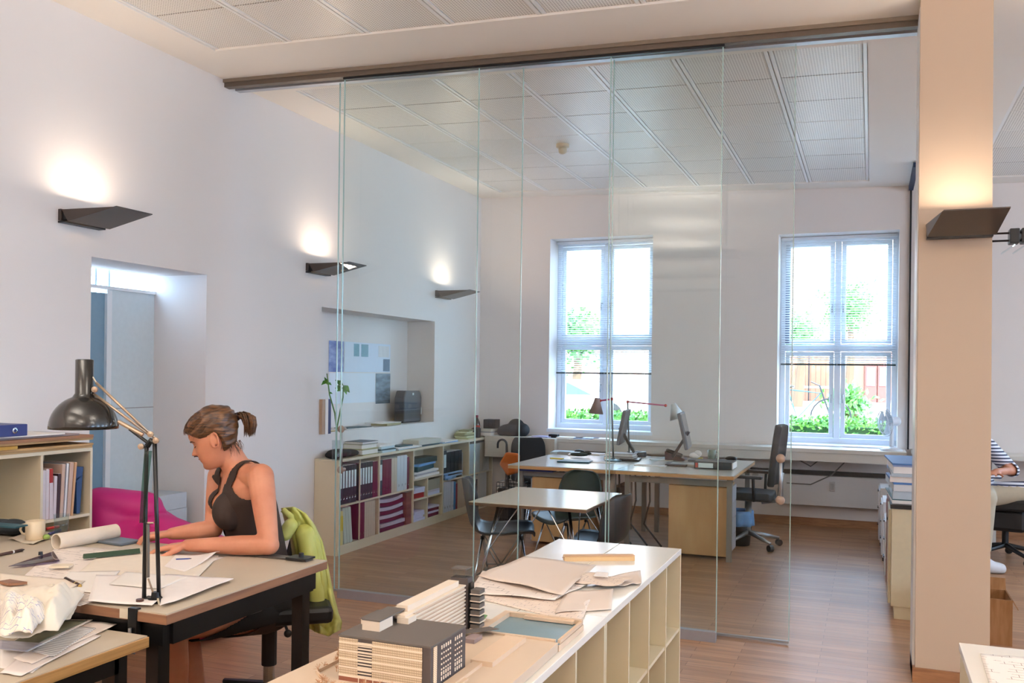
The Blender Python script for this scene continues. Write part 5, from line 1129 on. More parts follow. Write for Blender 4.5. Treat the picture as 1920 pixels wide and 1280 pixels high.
MB().tube([q(163, 725), q(152, 712), q(155, 705), q(166, 702), q(175, 708), q(181, 718), q(184, 724)], .0024, 8).build('cable_loop', mat('cream_cable', 'cdbfa9', .5), t, smooth=True)
MB().tube([q(174, 738), q(165, 735)], .009, 10).build('shade_joint', blackmetal_m, t)
sc = q(157, 803); R1 = 60.5 / F * DL; hh = 128 / F * DL; dz = 62 / F * DL; cr = 15.5 / F * DL
prof = [(R1 * math.cos(a), dz * math.sin(a)) for a in [k * math.pi / 2 / 14 for k in range(12)]]
prof += [(cr * 1.15, dz * 1.0), (cr, dz * 1.06), (cr, hh), (cr * .85, hh + .002), (.001, hh + .002)]
MB().lathe(sc, prof, 48, (0, 0, 1), caps=False).build('lamp_shade', mat('black_enamel', '141312', .22, 0, .05, coat=.4), t, smooth=True, solid=.0015)
MB().ell(sc + Vector((0, 0, .03)), (.028, .028, .035)).build('bulb', white_m, t, smooth=True)
# glasses-like green mesh thing hung on the lower arm
MB().grid(lambda u, v: q(271 - 12 * v * (1 - .2 * v) + 14 * u * (1 - v) + 10 * u * v, 845 + 135 * v, -.012 + .004 * math.sin(u * 9)), 6, 16).build('diffuser_film', glass_mat('green_patterned_film', (.45, .62, .55)), t, smooth=True, solid=.001)
cab = [q(296, 1122, -.02), q(303, 1150, -.05), q(306, 1185, -.06), q(300, 1225, -.06), q(301, 1262, -.05), q(308, 1300, -.02)]
MB().tube(cab, .0032, 8).build('power_cord', MATS['cream_cable'], t, smooth=True)

# things on the drawing table -----------------------------------------------------
def S_(nm, pts, m, lb, lvl=0, **k): return sheet(nm, pts, UZ + .0006 + .0022 * lvl, m, lb, k.pop('cat', 'drawing'), **k)
S_('drawing_sheet', [(0, 1120), (150, 1136), (420, 1045), (110, 1022)], plan_m, 'wide pale drawing covering the middle of the drawing table', 0, seed=21)
S_('drawing_sheet', [(110, 1105), (340, 1115), (410, 1042), (200, 1030)], mat('warm_tracing', 'e8dccb', .7), 'warm tracing sheet before the hands of the seated woman', 1, curl=.002, seed=22)
S_('drawing_sheet', [(90, 1105), (190, 1112), (225, 1070), (130, 1072)], sketch_m, 'sheet with a green ink sketch left of the architect lamp', 2, seed=23)
S_('paper_sheet', [(165, 1128), (285, 1136), (345, 1080), (180, 1078)], paper_m, 'white sheet under the lamp base at the near table corner', 3, curl=.002, seed=24, cat='papers')
S_('drawing_sheet', [(300, 1136), (345, 1122), (438, 1086), (310, 1078)], mat('white_tracing', 'f0e8e4', .7), 'white sheet right of the lamp curling over the table edge', 4, curl=.004, seed=25)
S_('drawing_sheet', [(205, 1095), (300, 1104), (352, 1082), (235, 1072)], sketch_m, 'green sketch sheet under the lamp arm', 5, seed=26)
S_('drawing_sheet', [(308, 1062), (345, 1072), (412, 1042), (330, 1040)], paper_m, 'blank sheet corner with turned-up tip below the forearm', 2, seed=27, lift=(1, .9, .02))
S_('drawing_sheet', [(0, 1106), (90, 1128), (160, 1090), (0, 1075)], mat('ivory_tracing', 'e6d8c6', .7), 'ivory sheet at the left part of the drawing table', 3, curl=.003, seed=28)
# paper roll
a, b = onz(105, 1030, UZ), onz(217, 1010, UZ); a.z = b.z = UZ + .03
t = thing('paper_roll', 'cream cardboard tube of rolled paper lying on the drawing table', 'roll', (a.x, a.y, UZ))
d_ = (b - a); MB().lathe(a, [(.0305, 0), (.0305, d_.length), (.027, d_.length), (.027, 0), (.0305, 0)], 32, tuple(d_), caps=False).build('roll_tube', mat('cream_tube', 'e6d8c6', .6), t, smooth=False)
# mug
c = onz(66, 1012, UZ); t = thing('mug', 'cream mug standing on a napkin on the drawing table', 'mug', c)
MB().lathe(c + Vector((0, 0, .003)), [(.001, 0), (.034, 0), (.036, .004), (.036, .075), (.033, .075), (.032, .008), (.001, .006)], 28, caps=False).build('mug_body', mat('cream_ceramic', 'd9c6a8', .3, coat=.3), t, smooth=True)
MB().tube([c + RX * -.035 + Vector((0, 0, .064)), c + RX * -.055 + Vector((0, 0, .06)), c + RX * -.06 + Vector((0, 0, .04)), c + RX * -.052 + Vector((0, 0, .026)), c + RX * -.035 + Vector((0, 0, .022))], .0048, 8).build('handle', MATS['cream_ceramic'], t, smooth=True)
S_('napkin', [(16, 1012), (62, 1022), (100, 1008), (52, 1000)], mat('napkin_white', 'ddd0bd', .8), 'crumpled napkin under the cream mug', 0, curl=.008, seed=31, cat='napkin')
c = onz(153, 996, UZ); c.y = min(c.y, T1y - .04); t = thing('water_glass', 'clear water glass half full behind the paper roll', 'glass', c)
MB().lathe(c, [(.001, .003), (.024, .003), (.025, .004), (.030, .088), (.0285, .088), (.0235, .007), (.001, .006)], 28, caps=False).build('glass_wall', glassC, t, smooth=True)
MB().lathe(c, [(.001, .0065), (.0232, .0065), (.0255, .042), (.001, .042)], 28, caps=False).build('water', glass_mat('water', (.93, .95, .95)), t, smooth=True)
def pen(a, b, r, m, label, tip=None, band=None, z=UZ):
    a, b = onz(*a, z), onz(*b, z); a.z = b.z = z + r + .001; t = thing('pen', label, 'pen', (a.x, a.y, z))
    MB().tube([a, b], r, 10).build('pen_barrel', m, t, smooth=True)
    d = (b - a); MB().tube([b, b + d.normalized() * .012], [r, .001], 10).build('pen_tip', tip or dark_m, t)
    if band: 
        k = a.lerp(b, band[0]); MB().tube([k, k + d.normalized() * .006], r * 1.15, 10).build('pen_band', band[1], t)
gold = mat('gold_band', 'd2b46a', .3, .8)
pen((0, 1043), (41, 1034), .0055, mat('dark_brown_barrel', '3a1c16', .3), 'dark brown pen with white band at the left table edge', band=(.55, white_m))
pen((123, 1089), (150, 1103), .0065, MATS['dark_brown_barrel'], 'short dark brown fountain pen with gold band near the lamp', tip=gold, band=(.7, gold))
pen((330, 1052), (356, 1051), .0045, blue_m, 'blue pen lying on the sheets below the forearm')
pen((88, 994), (110, 990), .006, red_m, 'red marker behind the cream mug')
pen((92, 1004), (113, 997), .006, mat('violet_marker', '4c4a78', .4), 'violet marker beside the red marker')
c = onz(87, 1012, UZ); MB().ell((c.x, c.y, UZ + .012), (.014, .014, .011)).build('green_eraser', mat('lime_rubber', '8fae5a', .5), smooth=True, label='small lime green rubber beside the mug', cat='eraser').name = 'eraser'
a, b = onz(156, 1047, UZ + .008), onz(262, 1036, UZ + .008); c = (a + b) / 2; d_ = b - a
t = thing('scale_ruler', 'dark green triangular scale ruler left of the hand', 'ruler', (c.x, c.y, UZ + .008))
w_ = d_.normalized().cross(Vector((0, 0, 1))) * .012; z_ = UZ + .0085
for p_ in (a, b): p_.z = z_
MB().slab([a - w_, a + w_, a + Vector((0, 0, .017))], d_).build('ruler_body', mat('dark_green_plastic', '1f3a26', .35), t, bevel=.001)
MB().slab([a - w_ * .9 + Vector((0, 0, .0035)), a - w_ * .75 + Vector((0, 0, .006)), a - w_ * .8 + Vector((0, 0, .0045))], d_).build('scale_stripe', gold, t)
# set square
P = [onz(x, y, UZ + .009) for x, y in ((16, 1062), (112, 1052), (140, 1051), (100, 1034))]
MB().slab([P[0], P[1], P[3]], (0, 0, .002)).build('set_square', glass_mat('violet_plastic', (.42, .38, .52)), label='violet transparent set square on the drawing table', cat='set square')
c = onz(76, 1046, UZ); MB().lathe((c.x, c.y, UZ + .0115), [(.001, 0), (.008, 0), (.007, .012), (.001, .012)], 12).build('knob', dark_m, label='small dark knob of the violet set square', cat='knob').name = 'set_square_grip'
c = onz(115, 1063, UZ + .009); MB().obox((c.x, c.y, UZ + .0135), (.032, .022, .003), .5).build('note_pad', mat('cream_pad', 'dccdb4', .7), label='small cream note pad below the set square', cat='note pad')
c = onz(98, 1058, UZ + .009)
# dark pouch
c = onz(8, 1002, UZ); o = MB().ell((c.x - .02, c.y + .01, UZ + .03), (.14, .06, .03), seg=24).ell((c.x + .05, c.y, UZ + .035), (.07, .05, .033)).build('pencil_pouch', mat('dark_navy_cloth', '1a2228', .8, bump=.4, bscale=80), smooth=True, label='dark navy pencil pouch at the left edge of the drawing table', cat='pouch')
md = o.modifiers.new('remesh', 'REMESH'); md.mode = 'VOXEL'; md.voxel_size = .006; md.use_smooth_shade = True
c = onz(6, 988, UZ + .06); MB().obox((c.x, c.y, UZ + .068), (.09, .03, .003), .1).build('teal_card', teal_m, label='teal card lying on the navy pouch', cat='card').name = 'card'
c = onz(250, 1008, UZ); c.y = T1y - .06; MB().obox((c.x, c.y, UZ + .006), (.10, .05, .005), -.1).build('laptop', mat('blue_grey_case', '5a6470', .4), label='flat blue-grey tablet case behind the hands', cat='case', bevel=.003).name = 'tablet_case'
a = onz(22, 1105, UZ); MB().slab([(a.x - .06, a.y + .0, UZ + .013), (a.x + .0, a.y - .01, UZ + .013), (a.x + .03, a.y + .03, UZ + .013), (a.x - .05, a.y + .035, UZ + .013)], (0, 0, .008)).build('wood_block', woodedge_m, label='brown wooden block beside the crumpled tracing paper', cat='block')

# things on the lower table
def L_s(nm, pts, m, lb, lvl=0, **k): return sheet(nm, pts, LZ + .0006 + .002 * lvl, m, lb, k.pop('cat', 'papers'), **k)
L_s('paper_sheet', [(0, 1252), (60, 1262), (120, 1218), (0, 1210)], paper_m, 'white sheet nearest the camera on the lower table', 0, seed=41)
L_s('paper_sheet', [(0, 1262), (40, 1268), (190, 1192), (90, 1186)], mat('white_print', 'efe6e2', .6), 'long white print at the edge of the lower table', 1, curl=.002, seed=42)
L_s('paper_sheet', [(25, 1235), (60, 1246), (220, 1170), (150, 1165)], mat('warm_white_print', 'e9ddd4', .6), 'warm white print near the table leg', 2, curl=.003, seed=43)
L_s('paper_sheet', [(60, 1222), (100, 1232), (180, 1178), (120, 1172)], text_m, 'printed sheet on top of the white prints', 3, curl=.002, seed=44)
ph = L_s('photograph', [(0, 1218), (52, 1222), (174, 1162), (90, 1161)], paper_m, 'white-bordered landscape photograph on the lower table', 5, seed=45, cat='photo')
L_s('photo_print', [(10, 1211), (48, 1216), (164, 1163), (95, 1163)], streak_mat('dark_green_photo', '38402e', '8a8f7a', (4, 2, 1), .3, 4), 'dark green printed picture area of the landscape photograph', 6, seed=45, cat='photo')
L_s('silver_print', [(0, 1216), (50, 1221), (80, 1206), (0, 1200)], streak_mat('silver_photo', '8f8fa0', 'c7c6cf', (2, 8, 1), .3, 4), 'silvery photo print under the crumpled tracing paper', 8, seed=46, cat='photo')
# crumpled tracing paper draped over the edge of the upper table
def drape(seed, A, z0, hgt, lb, m, k=3.0, sag=0):
    P = [onz(x, y, z0) for x, y in A]
    def fn(u, v):
        p = P[0] * (1 - u) * (1 - v) + P[1] * u * (1 - v) + P[2] * u * v + P[3] * (1 - u) * v
        n1 = noise.noise(Vector((u * k + seed, v * k, seed))) + .45 * abs(noise.noise(Vector((u * k * 2.3, v * k * 2.1 + seed, 3))))
        return Vector((p.x, p.y, z0 + hgt * (.45 + n1 * .9) * min(1, 4 * min(u, v, 1 - u, 1 - v) + .25) - sag * v * 0))
    return MB().grid(fn, 34, 34).build('tracing_paper', m, smooth=True, solid=.0012, label=lb, cat='paper')
trc = mat('translucent_tracing', 'e9dfce', .6, var=.03, scale=5)
drape(1.3, [(0, 1200), (110, 1190), (158, 1120), (0, 1105)], UZ + .012, .075, 'crumpled tracing paper heap at the near left corner', trc, 2.6)
drape(5.1, [(0, 1190), (60, 1194), (95, 1150), (0, 1130)], UZ + .04, .06, 'crumpled tracing paper with blue ink writing', plan_mat('ink_tracing', 'ece2d4', '4b5aa5', 40, .55), 2.2)
drape(8.7, [(70, 1170), (132, 1160), (160, 1108), (90, 1106)], UZ + .014, .07, 'curled tracing sheet bending over the table edge', trc, 2.0)

# ------------------------------------------------------------------ bookshelf at the left edge
BX1_, BXb = -3.76, WL + .004
t = thing('bookshelf', 'cream open bookshelf at the left edge of the picture beside the doorway', 'shelf', (BXb, 3.0, 0))
ya0, ya1 = 1.9, 3.585; dv = 3.275
B(BXb, BX1_, ya0, ya1, 1.022, 1.04).build('shelf_top', shelf_m, t, bevel=.001)
B(BXb, BX1_, ya1 - .014, ya1, 0, 1.022).build('side_panel', shelf_m, t); B(BXb, BX1_, ya0, ya0 + .014, 0, 1.022).build('side_panel', shelf_m, t)
B(BXb, BXb + .01, ya0 + .014, ya1 - .014, .0, 1.022).build('back_panel', shelf_m, t)
for y in (dv, 2.62): B(BXb + .01, BX1_, y - .007, y + .007, 0.06, 1.022).build('divider', shelf_m, t)
for z in (.06, .37, .70): B(BXb + .01, BX1_ - .002, ya0 + .014, ya1 - .014, z - .014, z).build('shelf_board', shelf_m, t)
# books in the right bay
y = dv + .010
for (w, h, mm, tl, lb) in ((.026, .245, mat('white_lilac_book', 'd3c8cc', .6), 0, 'tall white catalogue left of the red-topped book'), (.020, .248, MATS['white_lilac_book'], 0, 'white catalogue beside the upright, second in the row'), (.022, .25, red_m, 0, 'catalogue with a red upper spine in the bookshelf'), (.020, .21, MATS['white_lilac_book'], .03, 'short white book leaning in the bookshelf'), (.018, .22, mat('dark_violet_book', '3a2028', .6), .04, 'thin dark violet book in the bookshelf'),
    (.020, .265, mat('beige_rose_book', 'c4a898', .6), .05, 'first tall beige book leaning in the bookshelf'), (.018, .268, text_m, .06, 'grey lined catalogue between the tall beige books'), (.024, .27, MATS['beige_rose_book'], .07, 'second tall beige book leaning in the bookshelf'), (.014, .27, mat('tan_book', 'c99f78', .6), .08, 'tan book ending the leaning row')):
    bk_ = thing('book', lb, 'book', (BX1_ - .01, y, .7005))
    B(BX1_ - .2, BX1_ - .012, y, y + w * .94, .7005, .7005 + h).build('cover', mm, bk_, bevel=.0015); B(BX1_ - .198, BX1_ - .016, y + w * .15, y + w * .78, .7005 + h, .7015 + h).build('page_block', paper_m, bk_)
    if mm is red_m: B(BX1_ - .0125, BX1_ - .011, y - .0, y + w * .94, .7005, .7005 + h * .72).build('spine_paper', MATS['white_lilac_book'], bk_)
    bk_.rotation_euler = (-tl * -1.0 * -1, 0, 0); y += w + tl * .04
    last = y
m = MB().slab([(BX1_ - .03, 3.50, .86), (BX1_ - .03, 3.548, .90), (BX1_ - .03, 3.555, .94), (BX1_ - .03, 3.50, .945), (BX1_ - .03, 3.495, .90)], (-.12, 0, 0)); m.slab([(BX1_ - .03, 3.515, .701), (BX1_ - .03, 3.535, .701), (BX1_ - .03, 3.55, .90), (BX1_ - .03, 3.51, .88)], (-.1, 0, 0))
m.build('blue_leaflet', mat('deep_blue_print', '2a4a78', .5), label='curled deep blue brochure at the right end of the bookshelf', cat='brochure').name = 'brochure'
MB().slab([(BX1_ - .05, 2.80, .7005), (BX1_ - .05, 3.10, .7005), (BX1_ - .02, 2.92, .89), (BX1_ - .02, 2.70, .84)], (-.02, 0, .0)).build('yellow_folder', yellow_m, label='yellow folder leaning in the left bay of the bookshelf', cat='folder').name = 'folder'
MB().slab([(BX1_ - .046, 2.78, .702), (BX1_ - .046, 3.05, .712), (BX1_ - .016, 2.89, .86), (BX1_ - .016, 2.70, .81)], (.004, 0, .0)).build('pink_paper', pink_paper_m, label='pink sheet in the leaning yellow folder', cat='paper').name = 'pink_sheet'
# on top of the bookshelf
zt = 1.0405
brd = [('kraft coloured board lowest on the bookshelf', kraft_m, .012, 2.35, 3.585), ('second kraft board on the bookshelf', kraft_m, .012, 2.2, 3.58), ('yellowish portfolio on the bookshelf', mat('ochre_folder', 'b9903e', .6), .016, 2.3, 3.12), ('third kraft board on the bookshelf', kraft_m, .012, 2.4, 3.583), ('folded brown board with dark gap on the bookshelf', mat('brown_board', '9a6f52', .7), .016, 2.3, 3.575), ('plum grey portfolio below the blue binder', mat('plum_grey', '8f7f7f', .6), .010, 2.3, 3.50), ('white magazine sticking out below the blue binder', paper_m, .008, 2.6, 3.40)]
for i, (lb, mm, h, y0, y1) in enumerate(brd):
    dx = .006 * ((i * 37) % 5 - 2); B(BXb + .02, BX1_ + .01 + dx, y0, y1, zt, zt + h - .001).build('board' if i < 5 else 'portfolio', mm, label=lb, cat='board', bevel=.001); zt += h
t = thing('binder', 'blue lever-arch binder lying on the boards on the bookshelf', 'binder', (-3.9, 3.0, zt))
B(-3.99, -3.735, 2.86, 3.17, zt, zt + .055).build('cover', mat('royal_blue_board', '2a3577', .4, var=.03), t, bevel=.003); B(-3.985, -3.745, 3.17, 3.175, zt + .006, zt + .049).build('page_block', paper_m, t)
B(-3.735, -3.7335, 2.86, 3.02, zt + .014, zt + .044).build('spine_label', mat('cream_label', 'd5c8ba', .6), t); MB().lathe((-3.7345, 3.10, zt + .027), [(.008, 0), (.014, .002), (.008, .003)], 18, (1, 0, 0), caps=False).build('finger_ring', chrome_m, t)

# ------------------------------------------------------------------ pink bean bag behind the table
bm = mat('magenta_fabric', 'b8126f', .55, var=.08, scale=6, bump=.5, bscale=14)
c = Vector((-3.56, 3.92, 0)); m = MB()
def bag(u, v):
    a = u * 2 * math.pi; t_ = v * math.pi
    r = math.sin(t_) ** .55; z = .5 - .5 * math.cos(t_)
    rx = .52 * r * (1 - .40 * z) ; ry = .45 * r * (1 - .25 * z)
    n_ = noise.noise(Vector((math.cos(a) * 1.6, math.sin(a) * 1.6, z * 2.2))) * .06
    f = 1 + n_ + .025 * math.sin(a * 9 + z * 4) * z
    x, y = rx * math.cos(a) * f, ry * math.sin(a) * f
    hgt = .54 + .12 * math.exp(-((math.cos(a) + 1) ** 2 + (z - 1) ** 2) * 2)
    return c + Vector((x - .12 * z, y + .12 * z, z * hgt))
m.grid(bag, 72, 36)
m.cap(c + Vector((-.38, .02, .45)), c + Vector((-.44, -.05, .70)), .22, .09)
m.cap(c + Vector((-.44, -.05, .70)), c + Vector((-.24, .08, .66)), .09, .10); m.cap(c + Vector((-.1, .05, .50)), c + Vector((.36, .1, .42)), .15, .10)
o = m.build('bean_bag', bm, smooth=True, label='magenta bean bag slouched on the floor behind the drawing table', cat='bean bag', base=(c.x, c.y, 0))
md = o.modifiers.new('remesh', 'REMESH'); md.mode = 'VOXEL'; md.voxel_size = .018; md.use_smooth_shade = True
md = o.modifiers.new('smooth', 'SMOOTH'); md.iterations = 4
# low white paper box in the doorway
p = onx(283, 985, -4.3)
stack(-4.4, -4.15, 4.35, 4.75, .0, [(.35, mat('white_carton', 'c9ccd2', .6), 1)] + [(.10, mat('pale_carton_%d' % i, 'bcc2c8', .6), .96) for i in range(3)], 'document_box', 'box', ['large white carton at the bottom of the doorway stack', 'pale flat box second in the doorway stack', 'pale flat box third in the doorway stack', 'pale flat box topmost in the doorway stack'], None, .004, 61)

# ------------------------------------------------------------------ people
def rot_to(fwd, up):
    f = Vector(fwd).normalized(); l = Vector(up).cross(f).normalized(); u = f.cross(l); return Matrix((f, l, u)).transposed()
def lerp_tab(tab, z):
    if z <= tab[0][0]: return tab[0][1:]
    for a, b in zip(tab, tab[1:]):
        if z <= b[0]:
            k = (z - a[0]) / (b[0] - a[0]); k = k * k * (3 - 2 * k) * .35 + k * .65
            return tuple(p * (1 - k) + q_ * k for p, q_ in zip(a[1:], b[1:]))
    return tab[-1][1:]
# z, front x, back x, half width  (metres, origin at the ear line, +x = face)
HEAD = [(-.118, .045, .000, .012), (-.114, .072, -.012, .026), (-.104, .086, -.020, .036), (-.092, .089, -.028, .044), (-.080, .0835, -.034, .050), (-.072, .087, -.038, .053), (-.064, .091, -.042, .056), (-.058, .0875, -.045, .058), (-.052, .093, -.050, .060), (-.044, .0885, -.056, .062), (-.034, .092, -.066, .065), (-.015, .090, -.080, .069),
        (.000, .086, -.088, .071), (.012, .088, -.094, .0725), (.024, .095, -.098, .074), (.045, .097, -.100, .075), (.065, .091, -.098, .0735), (.085, .074, -.088, .066), (.100, .050, -.066, .052), (.110, .022, -.036, .032), (.114, .001, -.008, .010)]
def head_pt(u, z, infl=0.0):
    xf, xb, w = lerp_tab(HEAD, z); a = u * 2 * math.pi
    ca, sa = math.cos(a), math.sin(a); cx = (xf + xb) * .5 - .006; e = .86 if ca > 0 else 1.0
    rx = (xf - cx) if ca > 0 else (cx - xb)
    x = cx + rx * math.copysign(abs(ca) ** e, ca); y = w * math.copysign(abs(sa) ** .92, sa)
    if ca > 0:
        ny = math.exp(-(y / .0105) ** 2)                        # nose
        if -.040 < z < .018:
            k = max(0, min(1, (.018 - z) / .048)); x += ny * (.027 * k ** 1.3) * (1 if z > -.032 else max(0, (z + .040) / .008))
        if -.036 < z < -.020: x += .007 * math.exp(-((abs(y) - .013) / .005) ** 2)
        x -= .009 * math.exp(-((abs(y) - .031) / .014) ** 2 - ((z - .004) / .012) ** 2)     # sockets
        x += .0055 * math.exp(-((abs(y) - .031) / .010) ** 2 - ((z - .001) / .006) ** 2)     # lids
        x += .003 * math.exp(-((abs(y) - .045) / .016) ** 2 - ((z + .022) / .014) ** 2)      # cheeks
    n = Vector((x - cx, y, 0)); n = n.normalized() if n.length > 1e-6 else Vector((1, 0, 0))
    return Vector((x, y, z)) + n * infl
def add_head(mb, c, R, s=1.0):
    n = 96; rows = 64
    zs = [-.118 + .232 * k / rows for k in range(rows + 1)]
    mb.grid(lambda u, v: Vector(c) + R @ (head_pt(u, zs[min(rows, int(round(v * rows)))]) * s), n, rows)
    mb.add([Vector(c) + R @ (head_pt(k / n, -.118) * s) for k in range(n)], [tuple(range(n - 1, -1, -1))]); mb.add([Vector(c) + R @ (head_pt(k / n, .114) * s) for k in range(n)], [tuple(range(n))])
def add_ear(mb, c, R, side, s=1.0):
    for k in range(12):
        a0, a1 = k / 12 * 2 * math.pi, (k + 1) / 12 * 2 * math.pi
        f = lambda a: Vector(c) + R @ (Vector((-.012 + .017 * math.cos(a) - .005 * math.sin(a), side * (.074 + .006 * (1 - math.cos(a)) * .8), -.004 + .030 * math.sin(a) - (.004 if math.sin(a) < 0 else 0))) * s)
        mb.cap(f(a0), f(a1), .0048 * s, .0048 * s, 8)
    mb.ell(Vector(c) + R @ (Vector((-.012, side * .072, -.004)) * s), (.013 * s, .006 * s, .024 * s), R, 12, 8)
def hand(mb, wrist, dirv, up, curl=.35, s=1.0, thumb=1, splay=.12):
    """palm and five bent fingers; dirv = wrist to knuckles, up = back of the hand"""
    d = Vector(dirv).normalized(); u = Vector(up); u = (u - d * u.dot(d)).normalized(); l = u.cross(d) * thumb
    W_ = Vector(wrist); kn = W_ + d * .088 * s
    for k in range(4):
        off = (.030 - .020 * k) * s
        mb.cap(W_ + l * off * .62 + d * .012 * s, kn + l * off, .0145 * s, .0105 * s, 10)
    for k, (ln, ca) in enumerate(((.070, .9), (.078, 1), (.073, 1.1), (.058, 1.25))):
        off = (.030 - .020 * k) * s; p = kn + l * off; dr = (d + l * (.5 - k / 3) * splay * 2).normalized(); r = .0088 * s; ang = curl * ca
        for j, f in enumerate((.44, .31, .25)):
            ax = dr.cross(u); a = ang * (j + .6); v = (dr * math.cos(a) - u * math.sin(a)).normalized()
            p2 = p + v * ln * f * s; mb.cap(p, p2, r, r * .9, 10); p = p2; r *= .9
    t0 = W_ + l * .026 * s + d * .022 * s - u * .006 * s; t1 = t0 + (d * .62 + l * .62 - u * .25).normalized() * .040 * s; t2 = t1 + (d * .9 + l * .25 - u * .3).normalized() * .030 * s; t3 = t2 + (d * .98 - u * .25).normalized() * .022 * s
    mb.cap(t0, t1, .0135 * s, .0105 * s, 10); mb.cap(t1, t2, .0105 * s, .0092 * s, 10); mb.cap(t2, t3, .0092 * s, .0075 * s, 10)
def ringloft(mb, rings, seg=40):
    """closed loft through elliptical rings: (centre, half-width axis, half-depth axis)"""
    vs = []; n = len(rings)
    for c_, ax_, bx_ in rings:
        for k in range(seg):
            a = 2 * math.pi * k / seg; ca, sa = math.cos(a), math.sin(a)
            vs.append(c_ + ax_ * math.copysign(abs(ca) ** .9, ca) + bx_ * math.copysign(abs(sa) ** .9, sa))
    fs = [(i * seg + k, i * seg + (k + 1) % seg, (i + 1) * seg + (k + 1) % seg, (i + 1) * seg + k) for i in range(n - 1) for k in range(seg)]
    fs += [tuple(range(seg - 1, -1, -1)), tuple((n - 1) * seg + k for k in range(seg))]
    mb.add(vs, fs)
def remeshed(mb, name, m, parent, vox, smooth_it=3, base=None):
    """voxel-join the pieces into one continuous surface and return it as a real mesh object"""
    me = bpy.data.meshes.new('tmp'); me.from_pydata([tuple(v) for v in mb.v], [], mb.f); o = bpy.data.objects.new('tmp', me); COL.objects.link(o)
    md = o.modifiers.new('r', 'REMESH'); md.mode = 'VOXEL'; md.voxel_size = vox; md.use_smooth_shade = True
    md = o.modifiers.new('s', 'SMOOTH'); md.iterations = smooth_it; md.factor = .5
    dg = bpy.context.evaluated_depsgraph_get(); ev = o.evaluated_get(dg); me2 = bpy.data.meshes.new_from_object(ev)
    bpy.data.objects.remove(o); bpy.data.meshes.remove(me)
    ob = bpy.data.objects.new(name, me2); me2.name = name; COL.objects.link(ob); me2.materials.clear(); me2.materials.append(m)
    o0 = org(parent) if parent is not None else Vector(base)
    me2.transform(Matrix.Translation(-o0))
    if parent is not None: ob.parent = parent
    else: ob.location = o0
    for p in me2.polygons: p.use_smooth = True
    return ob
def shell_from(body, name, m, keep, off, parent, relax=2):
    """a garment: the body's own surface where keep(point, normal) holds, lifted by off"""
    o0 = org(body); src = body.data; ks = [keep(v.co + o0, v.normal) for v in src.vertices]; idx = {}; vs = []; fs = []
    for p in src.polygons:
        if sum(ks[i] for i in p.vertices) >= len(p.vertices) - .5:
            f = []
            for i in p.vertices:
                if i not in idx: idx[i] = len(vs); vs.append(src.vertices[i].co + src.vertices[i].normal * off)
                f.append(idx[i])
            fs.append(f)
    me = bpy.data.meshes.new(name); me.from_pydata([tuple(v) for v in vs], [], fs); me.materials.append(m); ob = bpy.data.objects.new(name, me); COL.objects.link(ob); ob.parent = parent
    ob.location = (0, 0, 0)
    for p in me.polygons: p.use_smooth = True
    md = ob.modifiers.new('smooth', 'SMOOTH'); md.iterations = relax; md.factor = .5
    md = ob.modifiers.new('solid', 'SOLIDIFY'); md.thickness = .004; md.offset = 1
    return ob
skin_m = streak_mat('warm_skin', 'b9775a', 'c9886a', (1, 1, 1), .5, 9); MATS['warm_skin'].node_tree.nodes['Principled BSDF'].inputs['Subsurface Weight'].default_value = .12
MATS['warm_skin'].node_tree.nodes['Principled BSDF'].inputs['Subsurface Scale'].default_value = .006
top_m = mat('brown_black_jersey', '33241e', .8, var=.06, bump=.2, bscale=300)
hair_m = streak_mat('brown_hair', '321e12', '6e4828', (3, 1, 14), .42, 12)

# --- the woman at the table: lean forward over the far edge, face to the left, looking down
Dt = 3.62
tf = Vector((-.62, -.785, 0)).normalized(); ts = Vector((.785, -.62, 0)); uz = Vector((0, 0, 1))
def w(x, y, d): return atd(x, y, d)
elbN = onz(503, 1022, UZ + .045); elbN.y = max(elbN.y, 2.79); wrN = onz(352, 1022, UZ + .034); kdN = onz(300, 1022, UZ + .03)
elbF = onz(400, 992, UZ + .05); wrF = onz(322, 1000, UZ + .036)
shN, shF = w(489, 893, 3.47), w(412, 893, 3.78)
chest = w(452, 905, 3.63); hips = w(492, 1125, 3.78)
m = MB()
L = lambda x, y, d, a, b, tilt=0: (w(x, y, d), ts * a, (tf * math.cos(tilt) + uz * math.sin(tilt)) * b)
ringloft(m, [L(500, 1160, 3.80, .12, .10), L(498, 1125, 3.79, .175, .125), L(494, 1090, 3.77, .165, .115, -.1), L(487, 1045, 3.75, .138, .098, -.15), L(478, 1005, 3.71, .135, .098, -.2), L(466, 962, 3.68, .145, .105, -.3), L(458, 925, 3.655, .158, .100, -.35), L(454, 900, 3.64, .150, .080, -.35), L(450, 882, 3.64, .115, .062, -.35), L(446, 868, 3.64, .070, .052, -.3)])
for sgn in (-1, 1): m.ell(w(448, 952, 3.655) + ts * .062 * sgn + tf * .048, (.062, .062, .070))
m.cap(w(446, 880, 3.64), w(421, 838, 3.62), .056, .050)
for sh, el, sg in ((shN, elbN, 1), (shF, elbF, -1)):
    m.cap(w(452, 888, 3.64), sh, .05, .048); m.cap(sh, sh.lerp(el, .3), .050, .047); m.cap(sh.lerp(el, .3), el, .047, .035)
for el, wr in ((elbN, wrN), (elbF, wrF)): m.cap(el, el.lerp(wr, .35), .037, .037); m.cap(el.lerp(wr, .35), wr, .037, .0235)
hdN = (kdN - wrN).normalized(); hand(m, wrN, (kdN - wrN) + Vector((0, 0, -.01)), uz, .30, .98, 1)
hand(m, wrF, (onz(272, 1004, UZ + .03) - wrF), uz, .5, .95, -1)
